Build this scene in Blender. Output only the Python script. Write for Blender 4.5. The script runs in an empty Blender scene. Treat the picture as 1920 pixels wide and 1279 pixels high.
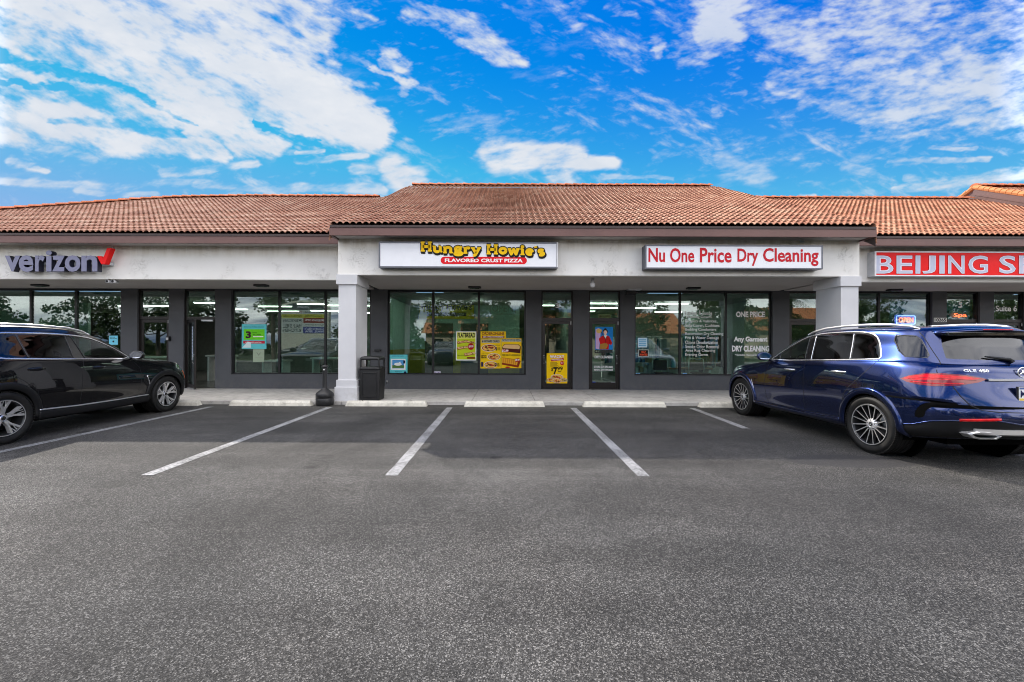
import bpy, bmesh, math, random
import numpy as np
from mathutils import Vector, Matrix, geometry
random.seed(7)
R = math.radians
scene = bpy.context.scene
COL = scene.collection

# ---------------------------------------------------------------- camera model (used to measure the photograph)
F = 765.0; CX = 950.0; CY = 647.0; HC = 1.44; ROLL = 0.0035
def W(px, py, Y):
    dx, dy = px - CX, py - CY
    x = dx * math.cos(ROLL) + dy * math.sin(ROLL)
    y = -dx * math.sin(ROLL) + dy * math.cos(ROLL)
    return Vector((x * Y / F, Y, HC - y * Y / F))

cam_d = bpy.data.cameras.new("camera")
cam = bpy.data.objects.new("camera", cam_d); COL.objects.link(cam)
cam_d.sensor_width = 36.0; cam_d.lens = 36.0 * F / 1920.0
cam_d.shift_x = (960 - CX) / 1920.0; cam_d.shift_y = (CY - 639.5) / 1920.0
cam_d.clip_start = 0.05; cam_d.clip_end = 2000
cam.matrix_world = Matrix.Translation((0, 0, HC)) @ (Matrix.Rotation(R(90), 4, 'X') @ Matrix.Rotation(ROLL, 4, 'Z'))
scene.camera = cam

# ---------------------------------------------------------------- object helpers
def tag(o, label=None, cat=None, group=None, kind=None):
    if label: o["label"] = label
    if cat: o["category"] = cat
    if group: o["group"] = group
    if kind: o["kind"] = kind
    return o
def empty(name, loc=(0, 0, 0), rz=0.0, label=None, cat=None, group=None):
    o = bpy.data.objects.new(name, None); COL.objects.link(o)
    o.location = loc; o.rotation_euler = (0, 0, rz)
    o.empty_display_size = 0.2
    return tag(o, label, cat, group)
def copy_tree(o, parent=None):
    c = o.copy(); COL.objects.link(c)
    if parent is not None: c.parent = parent
    for ch in list(o.children): copy_tree(ch, c)
    return c

class MB:
    """collects geometry and links it as ONE mesh object"""
    def __init__(s):
        s.v = []; s.f = []; s.m = []; s.sm = []
    def add(s, vs, fs, mi=0, smooth=False, mat=None):
        b = len(s.v)
        if mat is not None: vs = [mat @ Vector(p) for p in vs]
        s.v.extend([tuple(p) for p in vs])
        for f in fs:
            s.f.append(tuple(i + b for i in f)); s.m.append(mi); s.sm.append(smooth)
    def box(s, x0, x1, y0, y1, z0, z1, mi=0, mat=None):
        if x0 > x1: x0, x1 = x1, x0
        if y0 > y1: y0, y1 = y1, y0
        if z0 > z1: z0, z1 = z1, z0
        vs = [(x0,y0,z0),(x1,y0,z0),(x1,y1,z0),(x0,y1,z0),(x0,y0,z1),(x1,y0,z1),(x1,y1,z1),(x0,y1,z1)]
        s.add(vs, [(0,3,2,1),(4,5,6,7),(0,1,5,4),(1,2,6,5),(2,3,7,6),(3,0,4,7)], mi, False, mat)
    def bbox(s, x0, x1, y0, y1, z0, z1, b=0.01, mi=0, mat=None, seg=2):
        bm = bmesh.new(); bmesh.ops.create_cube(bm, size=1)
        for v in bm.verts:
            v.co = Vector(((x0+x1)/2 + v.co.x*abs(x1-x0), (y0+y1)/2 + v.co.y*abs(y1-y0), (z0+z1)/2 + v.co.z*abs(z1-z0)))
        bmesh.ops.bevel(bm, geom=bm.edges[:], offset=b, segments=seg, affect='EDGES', profile=0.5)
        s.bm(bm, mi, False, mat); bm.free()
    def bm(s, bm, mi=0, smooth=False, mat=None):
        bm.verts.index_update()
        s.add([v.co.copy() for v in bm.verts], [[v.index for v in f.verts] for f in bm.faces], mi, smooth, mat)
    def prism(s, pts, a0, a1, axis='y', mi=0, mat=None):
        """polygon (p,q) extruded along axis; axis y: (x,z); z: (x,y); x: (y,z)"""
        def mk(p, a):
            return (p[0], a, p[1]) if axis == 'y' else ((p[0], p[1], a) if axis == 'z' else (a, p[0], p[1]))
        n = len(pts)
        vs = [mk(p, a0) for p in pts] + [mk(p, a1) for p in pts]
        fs = [tuple(range(n)), tuple(reversed(range(n, 2*n)))]
        fs += [(i, i+n, (i+1) % n + n, (i+1) % n) for i in range(n)]
        s.add(vs, fs, mi, False, mat)
    def lathe(s, prof, n=32, axis='z', c=(0,0,0), mi=0, smooth=True, mat=None, closed=False, cap=True):
        """prof: (r, h) list"""
        vs = []; fs = []
        m = len(prof)
        for (r, h) in prof:
            for i in range(n):
                a = 2*math.pi*i/n
                if axis == 'z': p = (c[0]+r*math.cos(a), c[1]+r*math.sin(a), c[2]+h)
                elif axis == 'y': p = (c[0]+r*math.cos(a), c[1]+h, c[2]+r*math.sin(a))
                else: p = (c[0]+h, c[1]+r*math.cos(a), c[2]+r*math.sin(a))
                vs.append(p)
        for j in range(m-1 if not closed else m):
            k = (j+1) % m
            for i in range(n):
                fs.append((j*n+i, j*n+(i+1) % n, k*n+(i+1) % n, k*n+i))
        if not closed and cap:
            if prof[0][0] > 1e-6: fs.append(tuple(range(n)))
            if prof[-1][0] > 1e-6: fs.append(tuple(reversed(range((m-1)*n, m*n))))
        s.add(vs, fs, mi, smooth, mat)
    def tube(s, pts, r, n=8, mi=0, smooth=True, mat=None, cap=True):
        pts = [Vector(p) for p in pts]
        rs = r if isinstance(r, (list, tuple)) else [r]*len(pts)
        vs = []; fs = []
        up = Vector((0,0,1))
        for i, p in enumerate(pts):
            t = (pts[min(i+1, len(pts)-1)] - pts[max(i-1, 0)]).normalized()
            a = t.cross(up)
            if a.length < 0.05: a = t.cross(Vector((1,0,0)))
            a.normalize(); b = t.cross(a).normalized()
            for k in range(n):
                an = 2*math.pi*k/n
                vs.append(p + (a*math.cos(an) + b*math.sin(an))*rs[i])
        for i in range(len(pts)-1):
            for k in range(n):
                fs.append((i*n+k, i*n+(k+1) % n, (i+1)*n+(k+1) % n, (i+1)*n+k))
        if cap:
            fs.append(tuple(range(n))); fs.append(tuple(reversed(range((len(pts)-1)*n, len(pts)*n))))
        s.add(vs, fs, mi, smooth, mat)
    def sphere(s, c, r, n=16, m=10, mi=0, sc=(1,1,1)):
        prof = [(max(1e-7, math.sin(math.pi*j/m))*r, -math.cos(math.pi*j/m)*r) for j in range(m+1)]
        prof[0] = (1e-7, -r); prof[-1] = (1e-7, r)
        mt = Matrix.Translation(c) @ Matrix.Diagonal((*sc, 1))
        s.lathe(prof, n, 'z', (0,0,0), mi, True, mt)
    def text(s, txt, x0, x1, z0, z1, y, mi=0, depth=0.0, off=0.0, mirror=False, shear=0.0, thick=None, font=None):
        """flat (or extruded) lettering facing -Y, fitted in the box; thick = depth towards the viewer"""
        vs, fs = text_geo(txt, off, depth > 0, shear, font)
        xs = [v[0] for v in vs]; ys = [v[1] for v in vs]
        a0, a1, b0, b1 = min(xs), max(xs), min(ys), max(ys)
        out = []
        for v in vs:
            u = (v[0]-a0)/(a1-a0); w = (v[1]-b0)/(b1-b0)
            if mirror: u = 1-u
            yy = y - (depth if v[2] > 0.001 else 0.0)
            out.append((x0+u*(x1-x0), yy, z0+w*(z1-z0)))
        s.add(out, fs, mi)
    def build(s, name, mats, parent=None, smooth=None, loc=None):
        me = bpy.data.meshes.new(name)
        me.from_pydata(s.v, [], s.f)
        if not isinstance(mats, (list, tuple)): mats = [mats]
        for m in mats: me.materials.append(m)
        if len(mats) > 1: me.polygons.foreach_set("material_index", s.m)
        me.polygons.foreach_set("use_smooth", [bool(x) if smooth is None else smooth for x in s.sm])
        me.update()
        o = bpy.data.objects.new(name, me); COL.objects.link(o)
        if parent is not None: o.parent = parent
        if loc is not None: o.location = loc
        return o

_tc = {}
def text_geo(txt, off=0.0, solid=False, shear=0.0, font=None):
    key = (txt, off, solid, shear)
    if key in _tc: return _tc[key]
    cu = bpy.data.curves.new("t", 'FONT'); cu.body = txt; cu.size = 1.0
    cu.offset = off; cu.resolution_u = 3; cu.shear = shear
    cu.extrude = 0.05 if solid else 0.0
    cu.fill_mode = 'BOTH' if solid else 'FRONT'
    ob = bpy.data.objects.new("t", cu)
    COL.objects.link(ob)
    dg = bpy.context.evaluated_depsgraph_get()
    me = bpy.data.meshes.new_from_object(ob.evaluated_get(dg))
    vs = [tuple(v.co) for v in me.vertices]; fs = [tuple(p.vertices) for p in me.polygons]
    if not fs and len(vs):
        pass
    bpy.data.objects.remove(ob); bpy.data.curves.remove(cu); bpy.data.meshes.remove(me)
    _tc[key] = (vs, fs)
    return vs, fs

# ---------------------------------------------------------------- materials
MATS = {}
def newmat(name):
    m = bpy.data.materials.new(name); m.use_nodes = True
    nt = m.node_tree; nt.nodes.clear()
    out = nt.nodes.new("ShaderNodeOutputMaterial")
    return m, nt, out
def N(nt, typ, **kw):
    n = nt.nodes.new(typ)
    for k, v in kw.items():
        if k.startswith("i_"):
            n.inputs[k[2:].replace("_", " ")].default_value = v
        else: setattr(n, k, v)
    return n
def L(nt, a, b): nt.links.new(a, b)
def coords(nt, scale=(1,1,1)):
    g = N(nt, "ShaderNodeNewGeometry")
    mp = N(nt, "ShaderNodeMapping"); mp.inputs["Scale"].default_value = scale
    L(nt, g.outputs["Position"], mp.inputs["Vector"]); return mp.outputs[0]
def ocoords(nt, scale=(1,1,1)):
    g = N(nt, "ShaderNodeTexCoord")
    mp = N(nt, "ShaderNodeMapping"); mp.inputs["Scale"].default_value = scale
    L(nt, g.outputs["Object"], mp.inputs["Vector"]); return mp.outputs[0]
def noise(nt, vec, scale, detail=4, rough=0.55, dist=0.0):
    n = N(nt, "ShaderNodeTexNoise"); n.inputs["Scale"].default_value = scale
    n.inputs["Detail"].default_value = detail; n.inputs["Roughness"].default_value = rough
    n.inputs["Distortion"].default_value = dist
    L(nt, vec, n.inputs["Vector"]); return n.outputs["Fac"]
def ramp(nt, fac, stops):
    r = N(nt, "ShaderNodeValToRGB"); cr = r.color_ramp
    while len(cr.elements) < len(stops): cr.elements.new(0.5)
    for e, (p, c) in zip(cr.elements, stops):
        e.position = p
        e.color = (c, c, c, 1) if not isinstance(c, (tuple, list)) else (*c, 1)
    L(nt, fac, r.inputs[0]); return r.outputs[0]
def mathn(nt, op, a, b=None, c=None, clamp=False):
    n = N(nt, "ShaderNodeMath", operation=op); n.use_clamp = clamp
    for i, x in enumerate((a, b, c)):
        if x is None: continue
        if isinstance(x, (int, float)): n.inputs[i].default_value = x
        else: L(nt, x, n.inputs[i])
    return n.outputs[0]
def mixc(nt, fac, a, b, blend='MIX'):
    n = N(nt, "ShaderNodeMix", data_type='RGBA', blend_type=blend)
    for sock, x in ((n.inputs[0], fac), (n.inputs[6], a), (n.inputs[7], b)):
        if isinstance(x, (int, float)): sock.default_value = x
        elif isinstance(x, (tuple, list)): sock.default_value = (*x[:3], 1)
        else: L(nt, x, sock)
    return n.outputs[2]
def bsdf(nt, out, base, rough=0.6, metal=0.0, spec=0.5, coat=0.0, coat_rough=0.03, bump=None, bump_s=0.3, bump_d=0.01, emit=None, emit_s=0.0):
    b = N(nt, "ShaderNodeBsdfPrincipled")
    def setv(k, x):
        if isinstance(x, (int, float)): b.inputs[k].default_value = x
        elif isinstance(x, (tuple, list)): b.inputs[k].default_value = (*x[:3], 1)
        else: L(nt, x, b.inputs[k])
    setv("Base Color", base); setv("Roughness", rough); setv("Metallic", metal)
    setv("Specular IOR Level", spec); setv("Coat Weight", coat); setv("Coat Roughness", coat_rough)
    if emit is not None:
        setv("Emission Color", emit); b.inputs["Emission Strength"].default_value = emit_s
    if bump is not None:
        bp = N(nt, "ShaderNodeBump"); bp.inputs["Strength"].default_value = bump_s; bp.inputs["Distance"].default_value = bump_d
        L(nt, bump, bp.inputs["Height"]); L(nt, bp.outputs[0], b.inputs["Normal"])
    L(nt, b.outputs[0], out.inputs[0]); return b
def simple(name, col, rough=0.6, metal=0.0, var=0.12, vscale=6.0, bump=0.0, bscale=60.0, coat=0.0, spec=0.5):
    """plain colour with a little procedural variation in colour and roughness"""
    if name in MATS: return MATS[name]
    m, nt, out = newmat(name)
    v = coords(nt)
    n = noise(nt, v, vscale, 5)
    lo = tuple(c*(1-var) for c in col); hi = tuple(min(1, c*(1+var)) for c in col)
    c = ramp(nt, n, [(0.3, lo), (0.7, hi)])
    bn = noise(nt, v, bscale, 3) if bump > 0 else None
    bsdf(nt, out, c, rough, metal, spec, coat, bump=bn, bump_s=bump, bump_d=0.01)
    MATS[name] = m; return m
def flat(rgb, rough=0.45):
    """printed ink / vinyl colour"""
    key = "print_%02x%02x%02x" % tuple(int(255*c) for c in rgb)
    if key in MATS: return MATS[key]
    lin = tuple((c/12.92 if c <= 0.04045 else ((c+0.055)/1.055)**2.4) for c in rgb)
    return simple(key, lin, rough, 0, 0.04, 9.0, spec=0.15)
def emis(name, col, s, base=(0.8,0.8,0.8)):
    if name in MATS: return MATS[name]
    m, nt, out = newmat(name)
    bsdf(nt, out, base, 0.4, emit=col, emit_s=s)
    MATS[name] = m; return m
def schlick(nt, base):
    lw = N(nt, "ShaderNodeLayerWeight"); lw.inputs[0].default_value = 0.5
    return mathn(nt, 'MULTIPLY_ADD', mathn(nt, 'POWER', lw.outputs["Facing"], 4.5), 0.9, base, clamp=True)
def glass(name, tint=(0.8,0.86,0.83), refl=0.1, rough=0.0):
    if name in MATS: return MATS[name]
    m, nt, out = newmat(name)
    tr = N(nt, "ShaderNodeBsdfTransparent"); tr.inputs[0].default_value = (*tint, 1)
    gl = N(nt, "ShaderNodeBsdfGlossy"); gl.inputs["Roughness"].default_value = rough
    gl.inputs[0].default_value = (0.95, 0.98, 1.0, 1)
    v = coords(nt)
    wob = noise(nt, v, 1.1, 1)
    bp = N(nt, "ShaderNodeBump"); bp.inputs["Strength"].default_value = 0.02; bp.inputs["Distance"].default_value = 0.03
    L(nt, wob, bp.inputs["Height"]); L(nt, bp.outputs[0], gl.inputs["Normal"])
    k = schlick(nt, refl)
    mx = N(nt, "ShaderNodeMixShader"); L(nt, k, mx.inputs[0]); L(nt, tr.outputs[0], mx.inputs[1]); L(nt, gl.outputs[0], mx.inputs[2])
    L(nt, mx.outputs[0], out.inputs[0]); MATS[name] = m; return m
# ================================================================ sky, sun, exposure
SUN_DIR = Vector((-3.26, 4.25, 4.3)).normalized()
EL = math.asin(SUN_DIR.z); AZ = math.atan2(SUN_DIR.x, SUN_DIR.y)
sun_d = bpy.data.lights.new("sun", 'SUN'); sun_d.energy = 2.05; sun_d.angle = R(0.6); sun_d.color = (1.0, 0.93, 0.84)
sun = bpy.data.objects.new("sun", sun_d); COL.objects.link(sun)
sun.rotation_euler = SUN_DIR.to_track_quat('Z', 'Y').to_euler(); sun.location = SUN_DIR*60

# cloud cover computed procedurally as a field over bearing a = x/y and height b = z/y
_rs = np.random.RandomState(11)
def vnoise(x, y, seed):
    g = np.random.RandomState(seed).rand(256, 256).astype(np.float32)
    xi = np.floor(x).astype(int); yi = np.floor(y).astype(int); fx = x-xi; fy = y-yi
    fx = fx*fx*fx*(fx*(fx*6-15)+10); fy = fy*fy*fy*(fy*(fy*6-15)+10)
    a = g[yi & 255, xi & 255]; b = g[yi & 255, (xi+1) & 255]; c = g[(yi+1) & 255, xi & 255]; d = g[(yi+1) & 255, (xi+1) & 255]
    return (a*(1-fx)+b*fx)*(1-fy)+(c*(1-fx)+d*fx)*fy
def fbm(x, y, o, gain=0.55, seed=1):
    s = 0; amp = 1; tot = 0; ca, sa = math.cos(0.6), math.sin(0.6)
    for k in range(o):
        s = s+amp*vnoise(x, y, seed+k); tot += amp; amp *= gain
        x, y = (x*ca-y*sa)*2.03+13.7, (x*sa+y*ca)*2.03+7.1
    return s/tot
def ss(x, lo, hi):
    t = np.clip((x-lo)/(hi-lo), 0, 1); return t*t*(3-2*t)
A0, A1, B0, B1 = -1.40, 1.40, 0.0, 1.0
IW, IH = 2048, 768
PXX, PYY = np.meshgrid(950+F*(A0+(A1-A0)*(np.arange(IW)+.5)/IW), 647-F*(B0+(B1-B0)*(np.arange(IH)+.5)/IH))
PXX = PXX.astype(np.float32); PYY = PYY.astype(np.float32)
wxp = PXX+(fbm(PXX/170, PYY/90, 6, .6, 21)-.5)*150
wyp = PYY+(fbm(PXX/170, PYY/90, 6, .6, 41)-.5)*70
def cap(p0, p1, r0, r1, amp, soft=1.0):
    dx, dy = p1[0]-p0[0], p1[1]-p0[1]; l2 = dx*dx+dy*dy+1e-6
    t = np.clip(((wxp-p0[0])*dx+(wyp-p0[1])*dy)/l2, 0, 1)
    d = np.hypot(wxp-p0[0]-t*dx, wyp-p0[1]-t*dy); r = r0+(r1-r0)*t
    return np.clip((1-d/r)*1.8*soft, 0, 1)*amp
def mx(l):
    r = l[0]
    for q in l[1:]: r = np.maximum(r, q)
    return r
def rot(x, y, ang, sx, sy):
    c, s = math.cos(R(ang)), math.sin(R(ang)); return (x*c+y*s)/sx, (-x*s+y*c)/sy
# left: big cirrus fan running from upper left to lower right
mL = mx([cap((700, 258), (330, 20), 52, 230, 1.0), cap((520, 268), (100, 60), 46, 170, 1.0), cap((390, 285), (-80, 200), 34, 70, 0.9), cap((-260, 60), (250, -80), 170, 170, 0.9),
         cap((500, -20), (590, 60), 120, 60, .9), cap((420, 250), (480, 285), 40, 16, .9), cap((700, 210), (580, 110), 30, 60, .8),
         cap((750, 10), (830, 32), 20, 22, .62), cap((850, 40), (975, 100), 22, 34, .66), cap((620, 10), (680, 30), 20, 14, .45), cap((735, 90), (750, 125), 22, 20, .6), cap((715, 120), (755, 170), 14, 18, .55)])
gap = mx([cap((-20, 92), (270, 190), 16, 13, 1.0), cap((20, 150), (120, 168), 7, 8, .8), cap((270, 190), (350, 225), 13, 5, .7), cap((500, 215), (600, 260), 6, 14, 1.0), cap((130, 235), (300, 245), 10, 12, .7)])
streak = fbm(*rot(PXX, PYY, 27, 210, 42), 8, .6, 61); fine = fbm(*rot(PXX, PYY, 20, 30, 13), 6, .6, 81)
cL = ss(mL*1.0-gap*.75+(streak-.5)*1.6+(fine-.5)*1.1, .12, 1.12)
cL = cL*np.clip(.74+.5*streak, 0, 1)
# right: mackerel sky
mR = mx([cap((1345, 0), (1330, 75), 100, 52, 1.15), cap((1290, 90), (1370, 115), 60, 40, .6), cap((1430, 20), (1500, 70), 60, 110, .74), cap((1470, 150), (1640, 140), 44, 66, .8), cap((1560, 180), (1720, 230), 50, 50, .70),
         cap((1700, 190), (1980, 120), 95, 165, 1.0), cap((1620, 30), (2200, 20), 100, 200, .86), cap((1880, 220), (2200, 230), 40, 90, .85), cap((1540, 90), (1640, 60), 60, 60, .62),
         cap((1065, 12), (1085, 40), 38, 30, .55), cap((1165, 5), (1180, 25), 32, 24, .55), cap((1135, 120), (1145, 130), 28, 18, .55), cap((1205, 90), (1210, 105), 24, 16, .5), cap((1350, 172), (1365, 180), 32, 18, .5), cap((1330, 205), (1345, 208), 18, 9, .4)])
mk = .55*fbm(*rot(PXX, PYY, -8, 60, 20), 6, .62, 101)+.45*fbm(*rot(PXX, PYY, -14, 26, 9), 5, .6, 181); mk2 = fbm(*rot(PXX, PYY, 12, 150, 60), 5, .55, 121)
cR = ss(mR+(mk-.5)*2.4+(mk2-.5)*1.0, .22, 1.42)*.84
wxp = PXX+(wxp-PXX)*.38; wyp = PYY+(wyp-PYY)*.38
# low shreds and bands over the roofs
mB = mx([cap((925, 290), (1080, 290), 44, 30, 1.1), cap((960, 300), (1150, 300), 34, 20, 1.0), cap((1035, 315), (1060, 345), 38, 34, .95), cap((735, 318), (785, 350), 40, 40, 1.0), cap((662, 318), (705, 324), 16, 16, .7), cap((790, 345), (850, 345), 30, 18, .8),
         cap((560, 302), (690, 293), 13, 9, .85), cap((300, 330), (480, 308), 18, 12, .8), cap((20, 302), (95, 322), 18, 9, .85), cap((0, 262), (190, 300), 16, 12, .6), cap((-40, 343), (400, 350), 10, 12, .6), cap((350, 352), (720, 358), 11, 14, .7), cap((150, 355), (280, 370), 8, 7, .6),
         cap((560, 285), (608, 283), 7, 6, .9), cap((680, 275), (735, 272), 12, 8, .7), cap((470, 278), (600, 290), 14, 10, .6), cap((1670, 302), (1850, 296), 12, 9, .8), cap((1740, 276), (1830, 273), 8, 8, .8), cap((1680, 352), (1940, 318), 13, 22, .85),
         cap((1360, 300), (1430, 328), 36, 36, .5), cap((1420, 290), (1570, 258), 18, 20, .48), cap((1600, 290), (1720, 268), 14, 14, .5), cap((1130, 331), (1260, 332), 9, 6, .55), cap((1490, 364), (1520, 361), 10, 7, .9), cap((1225, 242), (1280, 233), 11, 9, .6), cap((1212, 262), (1225, 278), 7, 6, .4), cap((1225, 280), (1320, 288), 6, 5, .3),
         cap((810, 215), (950, 250), 36, 46, .36), cap((1580, 305), (1640, 318), 20, 16, .5), cap((1700, 330), (1800, 345), 12, 12, .6)])
tB = fbm(*rot(PXX, PYY, -5, 110, 34), 7, .58, 141)
tB2 = fbm(*rot(PXX, PYY, -12, 34, 11), 6, .6, 201)
cB = ss(mB*.92+(tB-.5)*1.7+(tB2-.5)*1.0, .16, 1.2)*np.clip(.3+.75*mB, 0, 1)
cov = mx([cL, cR, cB]); shade = np.clip(.5+.9*(fbm(*rot(PXX, PYY, 10, 90, 40), 6, .6, 161)-.5)+.3*(streak-.5), 0, 1)
edge = ss(np.abs((PXX-950)/F), 1.28, 1.38)*0
img = bpy.data.images.new("cloud_cover", IW, IH, float_buffer=True); img.colorspace_settings.name = 'Non-Color'
buf = np.ones((IH, IW, 4), np.float32); buf[..., 0] = cov; buf[..., 1] = shade; buf[..., 2] = cov
img.pixels.foreach_set(buf.ravel()); img.update()
try: img.pack()
except Exception: pass

world = bpy.data.worlds.new("World"); scene.world = world; world.use_nodes = True
nt = world.node_tree; nt.nodes.clear()
wout = nt.nodes.new("ShaderNodeOutputWorld"); bg = nt.nodes.new("ShaderNodeBackground")
sky = nt.nodes.new("ShaderNodeTexSky"); sky.sky_type = 'NISHITA'; sky.sun_disc = False
sky.sun_elevation = EL; sky.sun_rotation = AZ; sky.air_density = 1.0; sky.dust_density = 0.0; sky.ozone_density = 2.0
bg.inputs[1].default_value = 0.15
tc = nt.nodes.new("ShaderNodeTexCoord")
sep = nt.nodes.new("ShaderNodeSeparateXYZ"); L(nt, tc.outputs["Generated"], sep.inputs[0])
ay = mathn(nt, 'MAXIMUM', sep.outputs[1], 0.02)
iu = mathn(nt, 'MULTIPLY_ADD', mathn(nt, 'DIVIDE', sep.outputs[0], ay), 1/(A1-A0), -A0/(A1-A0))
iv = mathn(nt, 'MULTIPLY_ADD', mathn(nt, 'DIVIDE', sep.outputs[2], ay), 1/(B1-B0), -B0/(B1-B0))
def comb(x, y):
    c = nt.nodes.new("ShaderNodeCombineXYZ"); L(nt, x, c.inputs[0]); L(nt, y, c.inputs[1]); return c.outputs[0]
it = nt.nodes.new("ShaderNodeTexImage"); it.image = img; it.extension = 'CLIP'; it.interpolation = 'Cubic'
L(nt, comb(iu, iv), it.inputs[0])
isp = nt.nodes.new("ShaderNodeSeparateColor"); L(nt, it.outputs[0], isp.inputs[0])
fr_in = mathn(nt, 'GREATER_THAN', sep.outputs[1], 0.03)
cF = mathn(nt, 'MULTIPLY', isp.outputs[0], fr_in)
# the rest of the sky dome: broken cloud of the same kind
zc = mathn(nt, 'ADD', mathn(nt, 'MAXIMUM', sep.outputs[2], 0.0), 0.30)
pl_ = comb(mathn(nt, 'DIVIDE', sep.outputs[0], zc), mathn(nt, 'DIVIDE', sep.outputs[1], zc))
mp_ = nt.nodes.new("ShaderNodeMapping"); mp_.inputs["Rotation"].default_value = (0, 0, 0.6); mp_.inputs["Scale"].default_value = (0.38, 1.5, 1); L(nt, pl_, mp_.inputs[0])
tg = nt.nodes.new("ShaderNodeTexNoise"); tg.inputs["Scale"].default_value = 1.0; tg.inputs["Detail"].default_value = 6; tg.inputs["Roughness"].default_value = .6; L(nt, mp_.outputs[0], tg.inputs[0])
def mr(x, lo, hi, a=0.0, b=1.0):
    m = nt.nodes.new("ShaderNodeMapRange"); m.interpolation_type = 'SMOOTHSTEP'; L(nt, x, m.inputs[0])
    for i, q in enumerate((lo, hi, a, b)): m.inputs[i+1].default_value = q
    return m.outputs[0]
inside = mathn(nt, 'MULTIPLY', mathn(nt, 'MULTIPLY', mr(iu, 0.0, 0.07), mr(iu, 1.0, 0.92)), mathn(nt, 'MULTIPLY', mr(iv, 1.0, 0.92), fr_in))
back = mr(sep.outputs[1], 0.15, -0.25)
thr = mathn(nt, 'MULTIPLY_ADD', back, 0.05, tg.outputs["Fac"])
cG = mathn(nt, 'MULTIPLY', mr(thr, 0.47, 0.62), mathn(nt, 'SUBTRACT', 1.0, inside))
cov_ = mathn(nt, 'MAXIMUM', mathn(nt, 'MULTIPLY', cF, inside), cG)
cov_ = mathn(nt, 'MULTIPLY', cov_, mr(sep.outputs[2], -0.01, 0.05))
hs = nt.nodes.new("ShaderNodeHueSaturation"); hs.inputs["Saturation"].default_value = 1.35; hs.inputs["Hue"].default_value = 0.49
L(nt, sky.outputs[0], hs.inputs["Color"])
tint = mixc(nt, 1.0, hs.outputs[0], mixc(nt, mr(sep.outputs[2], .22, .60), (0.36, .52, .70), (0.005, 0.34, 0.66)), 'MULTIPLY')
tint = mixc(nt, 1.0, tint, (1.0, 1.35, 2.35), 'DARKEN')
white = mixc(nt, isp.outputs[1], (1.75, 1.98, 2.3), (2.42, 2.48, 2.6))
whiteB = mixc(nt, mathn(nt, 'SUBTRACT', 1.0, inside), white, mixc(nt, tg.outputs['Fac'], (4.5, 4.6, 4.9), (13.5, 13.0, 12.6)))
skyc = mixc(nt, cov_, tint, whiteB)
L(nt, skyc, bg.inputs[0]); L(nt, bg.outputs[0], wout.inputs[0])
world.cycles.sampling_method = 'MANUAL'; world.cycles.sample_map_resolution = 512

scene.view_settings.view_transform = 'Standard'; scene.view_settings.look = 'None'
scene.view_settings.exposure = 1.22; scene.view_settings.gamma = 1.0
scene.view_settings.use_curve_mapping = False
scene.render.engine = 'CYCLES'
scene.cycles.max_bounces = 7; scene.cycles.diffuse_bounces = 3; scene.cycles.glossy_bounces = 3
scene.cycles.transparent_max_bounces = 12; scene.cycles.transmission_bounces = 4
scene.cycles.use_denoising = True; scene.cycles.denoising_input_passes = 'RGB_ALBEDO_NORMAL'; scene.cycles.denoising_prefilter = 'ACCURATE'; scene.cycles.filter_width = 1.05; scene.cycles.caustics_reflective = False; scene.cycles.caustics_refractive = False
scene.cycles.sample_clamp_indirect = 6; scene.cycles.use_adaptive_sampling = True; scene.cycles.adaptive_threshold = 0.02
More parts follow.
